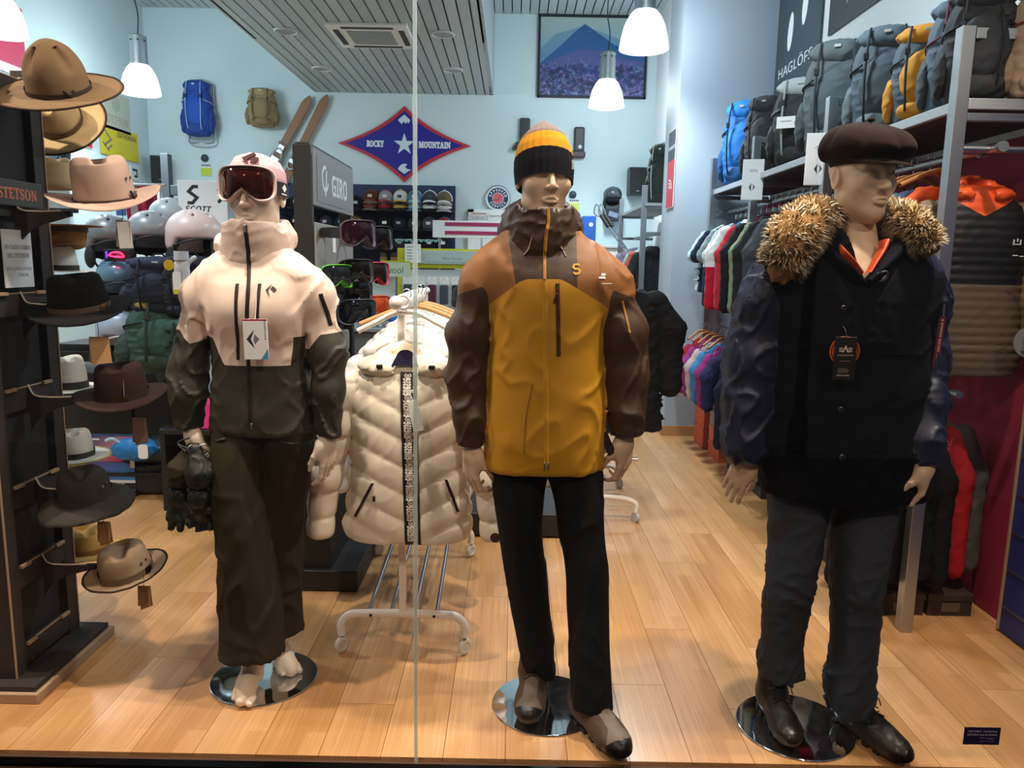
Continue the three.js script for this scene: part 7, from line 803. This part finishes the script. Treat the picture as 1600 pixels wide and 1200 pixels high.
  const pk = thing('pink_box', 'fluorescent pink box seen between the arm and the waist of the woman mannequin', 'box', at(316, 662, -4.4)); mesh('carton', rbox(0.16, 0.16, 0.1, 0.004, 0, 0.06, 0), mat(0xe83a90, 0.6), pk); mesh('lid', rbox(0.164, 0.04, 0.104, 0.004, 0, 0.14, 0), mat(0xf04a9c, 0.6), pk); const cl = thing('white_carton', 'white and blue carton above the fluorescent pink box', 'box', at(318, 640, -4.4).setY(at(316, 662, -4.4).y + 0.165)); mesh('carton', rbox(0.16, 0.24, 0.1, 0.004, 0, 0.12, 0), mat(0xc4ccdc, 0.6), cl); mesh('band', rbox(0.162, 0.1, 0.102, 0.004, 0, 0.07, 0), mat(0x8aa4c8, 0.6), cl);
  const sh = thing('shelf_unit', 'dark shelf carrying the pink box and the navy backpacks', 'shelf', [-1.68, 0, -4.82]); mesh('top', rbox(0.75, 0.03, 0.28, 0.004, 0, at(316, 662, -4.4).y - 0.04, 0.345), K, sh); mesh('back', rbox(0.75, 0.6, 0.03, 0.004, 0, 0.3, 0.22), K, sh); for (const x of [-0.36, 0.36]) mesh('side', rbox(0.03, 0.5, 0.26, 0.004, x, 0.25, 0.345), K, sh);
}
// ---------------------------------------------------------------- goggle stand in the middle
function goggles(label, p, turn, frame, lens, strap, group, s = 1) { const t = thing('ski_goggles', label, 'goggles', p, turn, group); t.scale.setScalar(s); mesh('frame', goggleGeo.rim, plast(frame, 0.35), t); mesh('lens', goggleGeo.lens, mat(lens, 0.08, { metalness: 0.5 }), t); mesh('foam', goggleGeo.foam, plast(0x18181a, 0.9), t); mesh('strap', grid(30, 1, (u, v) => { const a = 1.05 + u * (Math.PI * 2 - 2.1); return [Math.sin(a) * 0.095, -0.015 + v * 0.036, Math.cos(a) * 0.11 - 0.1]; }), (() => { const m = plast(strap, 0.8).clone(); m.side = THREE.DoubleSide; return m; })(), t); return t; }
{
  const X = -0.895, t = thing('goggle_stand', 'tall black goggle stand with grey brand panel', 'display stand', [X, 0, -3.72]), K = plast(0x131315, 0.5), GY = plast(0x77787a, 0.5), H = 1.965;
  mesh('base', rbox(0.36, 0.1, 0.9, 0.006, 0.03, 0.05, 0), K, t); mesh('lower_box', rbox(0.17, 0.85, 0.84, 0.006, 0, 0.52, 0), K, t); for (const z of [0.4, -0.4]) mesh('upright', rbox(0.06, H - 0.9, 0.06, 0.004, 0, 0.9 + (H - 0.9) / 2, z), K, t); mesh('top_bar', rbox(0.06, 0.03, 0.86, 0.004, 0, H - 0.005, 0), K, t);
  mesh('end_panel', rbox(0.075, H - 0.88, 0.012, 0.003, 0, 0.88 + (H - 0.88) / 2, 0.434), K, t); mesh('back_panel', rbox(0.012, 0.75, 0.78, 0.003, -0.02, 1.28, 0), plast(0x1d1d20, 0.6), t);
  const gp = mesh('brand_panel', rbox(0.02, 0.24, 0.8, 0.003, 0.03, 1.84, 0), GY, t, 'grey brand panel'); const gt = draw(320, 96, (g, w, h) => { g.fillStyle = '#77787a'; g.fillRect(0, 0, w, h); word(g, 'GIRO', 196, 52, 62, '#d2d4d6', 'sans-serif', 'bold', 180); g.strokeStyle = '#d2d4d6'; g.lineWidth = 8; g.beginPath(); g.arc(66, 44, 24, 0.3, Math.PI * 1.6); g.stroke(); g.beginPath(); g.moveTo(66, 80); g.lineTo(78, 26); g.stroke(); }); mesh('print', place(new THREE.PlaneGeometry(0.7, 0.2), 0.0, 0, 0, 0, Math.PI / 2).translate(0.0415, 1.84, 0), printed(gt, 0.5), t);
  mesh('grey_panel', rbox(0.02, 0.2, 0.76, 0.003, 0.028, 1.55, 0), plast(0x8b8883, 0.5), t); mesh('price_label', rbox(0.003, 0.07, 0.05, 0.001, 0.04, 1.56, 0.05), PAPER, t);
  for (let i = 0; i < 4; i++) for (let j = 0; j < 2; j++) mesh('holder', place(extrude(roundRect(0.16, 0.1, 0.03), 0.02, 0.004), 0, 0, 0, 0, Math.PI / 2).translate(0.01, 1.38 - i * 0.15, 0.2 - j * 0.4), plast(0x8d8a86, 0.5), t);
  const G = 'ski goggles on the goggle stand';
  [[569, 365, -3.35, 0x4a3a44, 0x2a1220, 'large plum ski goggles at the top of the goggle stand', 0.9, 1.12], [596, 372, -3.75, 0x2a242c, 0x1c141e, 'black ski goggles right of the plum pair', 0.8, 1.1], [534, 432, -3.35, 0x5ab52a, 0x20262a, 'bright green ski goggles on the goggle stand', 0.9, 1.0], [563, 424, -3.45, 0x3a3a36, 0x18140f, 'olive black ski goggles left of the raspberry pair', 0.75, 1.05], [590, 428, -3.75, 0xc42a4a, 0x2a1a1c, 'raspberry red ski goggles on the goggle stand', 0.8, 1.1], [565, 488, -3.45, 0x2c3440, 0x10141a, 'slate blue ski goggles left of the orange pair', 0.75, 1.15], [592, 480, -3.75, 0xe05a2a, 0xd8582a, 'orange ski goggles with orange lens on the goggle stand', 0.8, 1.1], [540, 495, -3.5, 0x20242a, 0x3a1a22, 'small black ski goggles with red lens low on the goggle stand', 0.9, 0.85], [566, 455, -3.6, 0x1c1f24, 0x15181c, 'black ski goggles between the upper and lower pairs', 0.8, 0.9]].forEach(([px, py, z, f, l, lab, turn, s]) => goggles(lab, at(px, py, z), turn, f, l, 0x16161a, G, s));
}
// ---------------------------------------------------------------- shoes, packets and signs in the middle
{
  const tb = thing('shoe_display', 'grey display block carrying trail shoes behind the white rack', 'display', [-0.85, 0, -5.3]); mesh('block', rbox(0.6, 1.02, 0.45, 0.01, 0, 0.51, 0), plast(0x5e6264, 0.5), tb); mesh('top', rbox(0.64, 0.025, 0.49, 0.005, 0, 1.033, 0), plast(0x8d9294, 0.4), tb); const tb2 = thing('shoe_display', 'dark display block beside the grey one', 'display', [-0.3, 0, -5.3]); mesh('block', rbox(0.42, 1.12, 0.45, 0.01, 0, 0.56, 0), plast(0x2a2c30, 0.5), tb2); mesh('top', rbox(0.44, 0.02, 0.47, 0.005, 0, 1.13, 0), plast(0x3a3d42, 0.4), tb2);
  const one = (label, p, turn, c) => { const t = thing('trail_shoe', label, 'shoe', p, 0, 'trail shoes on the display blocks'); shoe(t, V(0, 0, 0), turn, c.map((q) => plast(q, 0.7)), 0, 1.05); const g = t.children[0]; for (const m of [...g.children]) t.add(m); t.remove(g); t.rotation.y = turn; t.scale.setScalar(1.05); };
  one('teal trail shoe with white sole on the grey display block', [-0.9, 1.05, -5.2], -1.2, [0x1a8aa0, 0xd8dde0, 0x23262a, 0x1a7a9a, 0xe4e4e4]); one('bright blue trail shoe right of the teal one', [-0.67, 1.05, -5.28], -0.9, [0x1a78c8, 0xc4ccd0, 0x1a60b0, 0x3aa0e0, 0x10304a]); one('black and teal mesh trail shoe on the dark display block', [-0.34, 1.145, -5.25], 0.9, [0x22282c, 0xd4d8da, 0x181c1e, 0x2a6a72, 0x4aa4a8]); one('grey trail shoe behind the black and teal one', [-0.2, 1.145, -5.4], 0.4, [0x5a6468, 0xe0e2e2, 0x3a4246, 0x6a7478, 0x2a9ad0]);
  const bb = thing('blue_dry_bag', 'crumpled bright blue dry bag beside the hanger rail', 'bag', [-0.42, 0.98, -4.9]); mesh('body', net(crumple(rb(0, 0, 0, 0.06, 0.13, 0.05, 0.04), 20, 0.012, 4), [-0.1, -0.17, -0.1, 0.1, 0.17, 0.1], 0.008), shell(0x1f86d8, 0.4), bb); mesh('roll_top', cyl(0.02, 0.12, 0, 0.14, 0, 0, 0, Math.PI / 2), plast(0x1668b0), bb); const bb2 = dup(bb, 'blue_dry_bag', 'crumpled blue dry bag hanging lower right of the other one', [-0.26, 0.86, -4.75], 0.6); const hk = thing('bag_stand', 'thin steel bag stand under the blue dry bags', 'stand', [-0.34, 0, -4.85]); mesh('pole', bar([-0.08, 0, -0.06], [-0.08, 0.86, -0.06], 0.01), STEEL, hk); mesh('pole', bar([0.08, 0, 0.1], [0.08, 0.74, 0.1], 0.01), STEEL, hk); mesh('foot', rbox(0.3, 0.02, 0.3, 0.004, 0, 0.01, 0), STEEL, hk);
  // yellow sock stand with pegs
  const Y = plast(0xc8c61e, 0.5), st = thing('sock_stand', 'yellow-green sock stand with header and pegboard', 'display stand', [-0.66, 0, -6.75]); mesh('header', rbox(0.72, 0.17, 0.04, 0.004, -0.0, 1.52, 0), Y, st); mesh('header_panel', rbox(0.52, 0.115, 0.02, 0.003, 0.09, 1.53, 0.022), plast(0xb4c6c4, 0.5), st); mesh('header_text', place(new THREE.PlaneGeometry(0.44, 0.06), 0.1, 1.52, 0.034), printed(draw(256, 36, (g, w, h) => { g.fillStyle = '#b4c6c4'; g.fillRect(0, 0, w, h); word(g, 'Best Socks', 140, 18, 22, '#6f8c6a', 'sans-serif', 'normal'); })), st); for (const x of [-0.35, 0.35]) mesh('post', rbox(0.04, 1.44, 0.04, 0.004, x, 0.72, 0), Y, st); mesh('pegboard', rbox(0.66, 1.25, 0.02, 0.003, 0, 0.8, -0.01), plast(0xd6dcde, 0.6), st);
  sign('shelf_sign', 'pale wool sign with yellow edge left of the sock stand', 'sign', at(618, 420, -6.3), 0.1, 0.24, 0.13, draw(192, 104, (g, w, h) => { g.fillStyle = '#c9d8c0'; g.fillRect(0, 0, w, h); g.fillStyle = '#b8c428'; g.fillRect(0, 0, w, 10); word(g, 'wool', 90, 62, 56, '#4a5a4c', 'sans-serif', 'normal'); }), Y); const ps = thing('sign_post', 'thin post under the pale wool sign', 'post', [at(618, 420, -6.3).x, 0, -6.33]); mesh('pole', bar([0, 0, 0], [0, 1.4, 0], 0.012), STEEL, ps); mesh('foot', cyl(0.12, 0.02, 0, 0.01, 0), STEEL, ps);
  sign('paper_notice', 'white paper notice on the left of the sock stand header', 'notice', at(645, 396, -6.7), 0, 0.14, 0.16, draw(64, 74, (g, w, h) => { g.fillStyle = '#eef0f0'; g.fillRect(0, 0, w, h); g.fillStyle = '#7a8288'; for (let i = 0; i < 5; i++) g.fillRect(8, 10 + i * 12, 30 + (i * 17) % 20, 3); }), WHITEP, 0.004);
  const pk = [0x3a4a4c, 0x2a2e34, 0x5c2f44, 0x46505a, 0x20282c, 0x6a6e70]; let k = 0; for (let j = 0; j < 3; j++) for (let i = 0; i < 6; i++) { const t = thing('sock_pack', `sock pack, ${ORD[i]} from the left in the ${['top', 'middle', 'bottom'][j]} row of the sock stand`, 'socks', [-0.92 + i * 0.105, 1.24 - j * 0.3, -6.66], 0, 'sock packs on the sock stand'); mesh('header_card', rbox(0.08, 0.06, 0.004, 0.001, 0, 0.09, 0), PAPER, t); mesh('sock', rbox(0.075, 0.17, 0.03, 0.014, 0, -0.03, 0), cloth(pk[k++ % 6]), t); mesh('hook', bar([0, 0.11, -0.08], [0, 0.11, 0.03], 0.003), STEEL, t); }
  const ms = thing('hanging_sign', 'long white sign with magenta stripes above the sock stand', 'sign', [-0.37, 1.78, -6.9]); mesh('board', rbox(0.72, 0.15, 0.02, 0.003), plast(0xe8ecf0, 0.5), ms); for (const y of [0.045, -0.03]) mesh('stripe', box(0.6, 0.03, 0.004, 0.05, y, 0.012), plast(0xa82a5c, 0.6), ms); for (const x of [-0.3, 0.3]) mesh('stand_rod', bar([x, -1.78, -0.02], [x, -0.06, -0.02], 0.01), STEEL, ms);
  // black platform behind the rack of white jackets
  const pl = thing('platform', 'low black platform behind the white rolling rack', 'platform', [-0.45, 0, -4.25]); mesh('deck', rbox(1.5, 0.13, 0.5, 0.01, 0, 0.075, 0), plast(0x101012, 0.5), pl); mesh('kick', box(1.4, 0.02, 0.4, 0, 0.006, 0), BLACK, pl);
  // second rolling rack with coats, behind the middle mannequin
  const rk = thing('clothes_rack', 'grey rolling rack with dark coats behind the middle mannequin', 'clothes rack', [0.5, 0, -4.6]), w = 0.24; mesh('foot_frame', tube([[-w, 0.06, 0.3], [-w, 0.11, 0.3], [-w + 0.06, 0.14, 0.3], [w - 0.06, 0.14, 0.3], [w, 0.11, 0.3], [w, 0.06, 0.3]], 0.015, 50), RACKW, rk); mesh('foot_frame', tube([[-w, 0.06, -0.4], [-w, 0.11, -0.4], [-w + 0.06, 0.14, -0.4], [w - 0.06, 0.14, -0.4], [w, 0.11, -0.4], [w, 0.06, -0.4]], 0.015, 50), RACKW, rk); for (const z of [0.3, -0.4]) { mesh('post', bar([0, 0.14, z], [0, 1.5, z], 0.014), STEEL, rk); for (const s of [-1, 1]) mesh('wheel', cyl(0.03, 0.022, s * w, 0.03, z, 0, 0.5, Math.PI / 2), plast(0xb4b4b0), rk); mesh('side_bar', bar([-w, 0.38, z], [w, 0.38, z], 0.012), STEEL, rk); } mesh('rail', bar([0, 1.5, 0.32], [0, 1.5, -0.42], 0.016), STEEL, rk);
  [[0.5, -4.28, 'coat', [0x0e0e11, 0x0e0e11], 'black flared coat at the front of the grey rack', 1.3, 0.12], [0.46, -4.42, 'jacket', [0x6a4a44, 0x5a2f30], 'dusty rose jacket second on the grey rack', 1.1, 0.1], [0.48, -4.56, 'coat', [0x16161a, 0x16161a], 'black coat third on the grey rack', 1.15, 0.05], [0.44, -4.72, 'jacket', [0x2a2224, 0x2a2224], 'dark brown jacket at the back of the grey rack', 1.05, 0]].forEach(([x, z, kd, c, l, s, turn]) => { const g = garment(kd === 'coat' ? 'coat' : 'jacket', l, kd === 'coat' ? 'coat' : 'jacket', kd, [x + 0.06, 1.49, z], turn, c, 'coats on the grey rack'); g.scale.set(s, kd === 'coat' ? 0.96 : 1.1, 0.9); });
}
// ---------------------------------------------------------------- back right corner
{
  const t = thing('corner_rack', 'grey steel rack with clothes and a backpack in the back right corner', 'clothes rack', [1.42, 0, -8.3]), BR = metal(0x9aa2a8, 0.4); for (const z of [0.8, -0.8]) { mesh('post', rbox(0.05, 2.25, 0.05, 0.003, -0.18, 1.125, z), BR, t); mesh('arm', rbox(0.36, 0.04, 0.04, 0.003, 0.02, 2.05, z), BR, t); mesh('arm', rbox(0.36, 0.03, 0.03, 0.003, 0.02, 1.8, z), BR, t); } mesh('shelf', rbox(0.4, 0.03, 1.7, 0.003, 0.02, 2.07, 0), plast(0x8a9096, 0.5), t); mesh('rail', bar([-0.02, 1.8, 0.84], [-0.02, 1.8, -0.84], 0.015), BR, t);
  pack('backpack', 'dark green black backpack on the shelf beside the red and black banner', [1.46, 2.09, -7.9], -0.4, [0.85, 1.15, 0.8], [0x1d2a26, 0x22302c, 0x1f2c28, 0x182220, 0xb0b8b4]);
  [[0x7a7f84, 'grey jacket at the back of the corner rack'], [0x5a5a66, 'slate jacket second on the corner rack'], [0x6a5a7c, 'mauve fleece on the corner rack'], [0x7fb0a8, 'mint fleece on the corner rack'], [0xb04a3a, 'brick red jacket on the corner rack'], [0x1d2228, 'black jacket at the front of the corner rack']].forEach(([c, l], i) => { const g = garment('jacket', l, 'jacket', i % 2 ? 'fleece' : 'jacket', [1.38, 1.79, -8.95 + i * 0.24], 0.35, [c], 'clothes on the corner rack'); g.scale.set(0.95, 1.05, 1); });
  const bx = thing('bin', 'dark bin with a folded cap on top seen past the black coat', 'bin', [1.15, 0, -7.35]); mesh('bin', lathe([[0, 0], [0.11, 0], [0.125, 0.62], [0.118, 0.62], [0, 0.6]], 4), plast(0x24272a, 0.5), bx); ballCap('grey cap lying on the dark bin', [1.15, 0.64, -7.35], [0x4a5054, 0x565c60, 0x33383c, 0x8a9094], 0.4);
  const nf = draw(96, 360, (g, w, h) => { g.fillStyle = '#3c4650'; g.fillRect(0, 0, w, 140); g.fillStyle = '#c23a4a'; g.fillRect(0, 140, w, 220); g.save(); g.translate(48, 250); for (let i = 0; i < 3; i++) { g.strokeStyle = '#e6d4d6'; g.lineWidth = 7; g.beginPath(); g.arc(-24, 24, 16 + i * 15, -Math.PI / 2, 0); g.stroke(); } g.restore(); word(g, 'SPORTS', 48, 80, 24, '#d8dee2'); });
  sign('wall_banner', 'narrow dark and red banner on the left face of the column', 'banner', [1.347, 2.32, -6.82], -Math.PI / 2, 0.3, 0.66, nf, WHITEP, 0.006);
  for (const [y, z, l] of [[2.5, -7.6, 'lower framed print beside the column'], [3.0, -7.7, 'upper framed print beside the column']]) { const s = thing('framed_print', l, 'picture', [1.685, y, z], -Math.PI / 2); mesh('frame', rbox(0.4, 0.46, 0.02, 0.003), plast(0x20262a), s); mesh('print', rbox(0.34, 0.4, 0.006, 0.001, 0, 0, 0.01), mat(0x9aa8ac, 0.7), s); mesh('image', rbox(0.12, 0.3, 0.004, 0.001, 0, 0, 0.015), plast(0x39444a, 0.7), s); }
  const hb = draw(256, 640, (g, w, h) => { g.fillStyle = '#3a464e'; g.fillRect(0, 0, w, h); g.fillStyle = '#e8eef0'; const el = (x, y, a, b) => { g.beginPath(); g.ellipse(x, y, a, b, 0.06, 0, 7); g.fill(); }; el(92, 250, 15, 62); el(168, 250, 15, 62); g.save(); g.translate(130, 330); g.rotate(0.6); g.beginPath(); g.ellipse(0, 0, 19, 34, 0, 0, 7); g.fill(); g.restore(); el(92, 450, 15, 62); el(168, 400, 15, 62); word(g, 'HAGLÖFS', 128, 570, 46, '#e8eef0', 'sans-serif', 'normal', 200); });
  sign('wall_banner', 'tall slate banner with white oval emblem and lettering above the backpacks', 'banner', [XR - 0.012, 3.62, -6.2], -Math.PI / 2, 0.98, 1.5, hb, plast(0x3a464e), 0.01);
  sign('wall_poster', 'dark slate poster with white mark cut by the top edge, right of the tall banner', 'poster', [XR - 0.012, 3.5, -5.1], -Math.PI / 2, 0.95, 0.85, draw(256, 230, (g, w, h) => { g.fillStyle = '#243238'; g.fillRect(0, 0, w, h); g.fillStyle = '#e4ecee'; g.beginPath(); g.moveTo(60, 110); g.lineTo(78, 200); g.lineTo(96, 120); g.fill(); word(g, 'VAUDE', 150, 90, 54, '#e4ecee'); }), plast(0x243238), 0.01);
  // half helmet and ski poles on the back wall
  const sh = thing('helmet_box', 'small black wall box under the half helmet', 'box', at(957, 336, ZB + 0.1)); mesh('box', rbox(0.22, 0.15, 0.18, 0.004), plast(0x1a2430, 0.5), sh); mesh('print', rbox(0.12, 0.06, 0.004, 0.001, 0, 0, 0.092, 0, 0, -0.3), plast(0x7a8aa0, 0.5), sh); helmet('grey black half helmet on the small wall box', at(957, 312, ZB + 0.12), 0.0, 0x3c444a, { rough: 0.25 });
  const bb = thing('blue_carton', 'blue carton standing on the counter right of the striped beanie', 'box', [0.88, 1.72, -9.3]); mesh('carton', rbox(0.16, 0.34, 0.2, 0.004, 0, 0.17, 0), mat(0x1f5cb0, 0.5), bb); mesh('mark', place(new THREE.CircleGeometry(0.025, 20), 0.02, 0.24, 0.101), WHITEP, bb); const ball = thing('dark_cap', 'dark knit cap lying beside the blue carton', 'cap', [0.7, 1.72, -9.3]); mesh('dome', new THREE.SphereGeometry(0.13, 24, 14, 0, Math.PI * 2, 0, Math.PI / 2), cloth(0x2c3038), ball); mesh('fold', place(new THREE.TorusGeometry(0.125, 0.018, 8, 30), 0, 0.018, 0, Math.PI / 2), cloth(0x7a4030), ball);
  const ct = thing('tall_counter', 'tall white counter against the back wall behind the mustard jacket', 'counter', [0.85, 0, -9.4]); mesh('carcass', rbox(0.9, 1.69, 0.4, 0.006, 0, 0.845, 0), WHITEP, ct); mesh('top', rbox(0.94, 0.03, 0.44, 0.005, 0, 1.705, 0), plast(0xc9d0d4), ct);
  for (const [dx, l] of [[0, 'black handled ski pole leaning beside the half helmet, front one of two'], [0.07, 'black handled ski pole leaning beside the half helmet, back one of two']]) { const t2 = thing('ski_pole', l, 'ski pole', [0, 0, 0], 0, 'ski poles by the half helmet'), a = at(933 + dx * 100, 327, -8.9 - dx), b = at(994 + dx * 60, 420, -8.6 - dx), e = b.clone().add(b.clone().sub(a).multiplyScalar(0.08)); const g = b.clone().sub(a), k = a.clone().addScaledVector(g, 0.3); t2.position.copy(e); const L = (v) => v.clone().sub(e); mesh('shaft', bar(L(k), L(e), 0.01), metal(0x8a9296, 0.35), t2); mesh('grip', bar(L(a.clone().addScaledVector(g, 0.1)), L(k), 0.022), BLACK, t2); mesh('wrist_loop', tube([a.clone().addScaledVector(g, 0.14), a.clone().add(V(-0.03, -0.05, 0.02)), a.clone().add(V(-0.01, 0.06, 0.02)), a.clone().addScaledVector(g, 0.16)].map(L), 0.008), plast(0x6a7074), t2); mesh('basket', cyl(0.045, 0.008, 0, 0.05, 0), BLACK, t2); }
  // air conditioner cassette and round downlights in the soffit
  const c = at(588, 83, -7.35), ac = thing('ceiling_air_conditioner', 'white square air conditioner cassette in the soffit', 'air conditioner', [c.x - 0.03, YS - 0.012, -7.35]); mesh('panel', rbox(0.72, 0.03, 0.72, 0.01), plast(0xd9dedd, 0.5), ac); mesh('grille', rbox(0.4, 0.02, 0.4, 0.005, 0, -0.012, 0), plast(0x848c8e, 0.6), ac); for (let i = 0; i < 4; i++) { const a = i * Math.PI / 2; mesh('louvre', rbox(0.46, 0.012, 0.05, 0.003, Math.sin(a) * 0.29, -0.014, Math.cos(a) * 0.29, 0, a, 0), plast(0x262c2e, 0.6), ac); }
  for (const [px, py, z, l] of [[447, 48, -6.6, 'round downlight in the soffit, front left of four'], [692, 53, -6.6, 'round downlight in the soffit, front right of four'], [503, 107, -8.3, 'round downlight in the soffit, back left of four'], [708, 109, -8.3, 'round downlight in the soffit, back right of four']]) { const k = ray(px, py), s = (YS - EYE) / k.y, d = thing('downlight', l, 'downlight', [k.x * s, YS - 0.004, k.z * s]); mesh('ring', place(new THREE.TorusGeometry(0.1, 0.012, 8, 32), 0, 0, 0, Math.PI / 2), plast(0xb8c0c2, 0.4), d); mesh('lens', place(new THREE.CircleGeometry(0.095, 28), 0, -0.002, 0, Math.PI / 2), (() => { const m = plast(0x8e9698, 0.3).clone(); m.side = THREE.DoubleSide; return m; })(), d); }
  // purple sticker on the glass
  const gs = draw(256, 160, (g, w, h) => { g.fillStyle = '#1d1640'; g.fillRect(0, 0, w, h); word(g, 'RECORD  PUERTAS', 130, 34, 24, '#b9aed0', 'sans-serif', 'bold', 216); word(g, 'SEGUROS LAS 24 HORAS', 128, 66, 24, '#b9aed0', 'sans-serif', 'bold', 216); g.fillStyle = '#8a80a8'; g.fillRect(112, 94, 110, 5); g.fillRect(170, 104, 36, 4); word(g, '902 10 48 04', 168, 126, 20, '#7c74a0', 'sans-serif', 'bold', 110); });
  const gp = at(1534, 1150, ZG + 0.008), gk = thing('window_sticker', 'small purple sticker with white lettering low on the right window pane', 'sticker', gp); mesh('film', rbox(0.108, 0.056, 0.002, 0.0008), plast(0x1d1640, 0.4), gk); mesh('print', place(new THREE.PlaneGeometry(0.106, 0.054), 0, 0, 0.0016), printed(gs, 0.4), gk);
}
for (const [px, py, z, l] of [[0, 25, -6.4, 'glowing bell pendant lamp cut by the upper left corner above the hat stand'], [219, 124, -8, 'glowing bell pendant lamp hanging beside the blue wall backpack'], [948, 146, -8.5, 'glowing bell pendant lamp hanging in front of the framed mountain picture'], [1007, 47, -6.2, 'largest glowing bell pendant lamp beside the top of the column']]) pendant(px, py, z, l);
for (const [x, y, z, l] of [[0.75, 3.75, -3.9, 'unseen bell pendant lamp above the shop window right of the soffit'], [-3.2, 3.75, -3.9, 'unseen bell pendant lamp above the shop window left of the soffit']]) pendant(null, [x, y, z], 0, l);  // two pendants out of view, placed to light the front of the shop
for (const [x, aim, l, k] of [[-2.4, [-1.5, 0.2, -2.75], 'unseen white track spotlight aimed at the hat stand', 1], [-0.75, [-0.9, 0.9, -2.75], 'unseen white track spotlight aimed at the woman mannequin', 1], [0.5, [0.1, 0.9, -2.7], 'unseen white track spotlight aimed at the middle mannequin', 1], [1.5, [1.1, 0.9, -2.7], 'unseen white track spotlight aimed at the mannequin in the navy parka', 1]]) unseenTrackSpot(x, 3.1, -2.22, aim, l, k);
unseenStreetLamp(-2.6, 2.4, 'unseen street lantern behind the viewer lighting the mannequins, left', 26); unseenStreetLamp(2.3, 1.8, 'unseen street lantern behind the viewer lighting the mannequins, right', 26);
renderer.render(scene, camera);
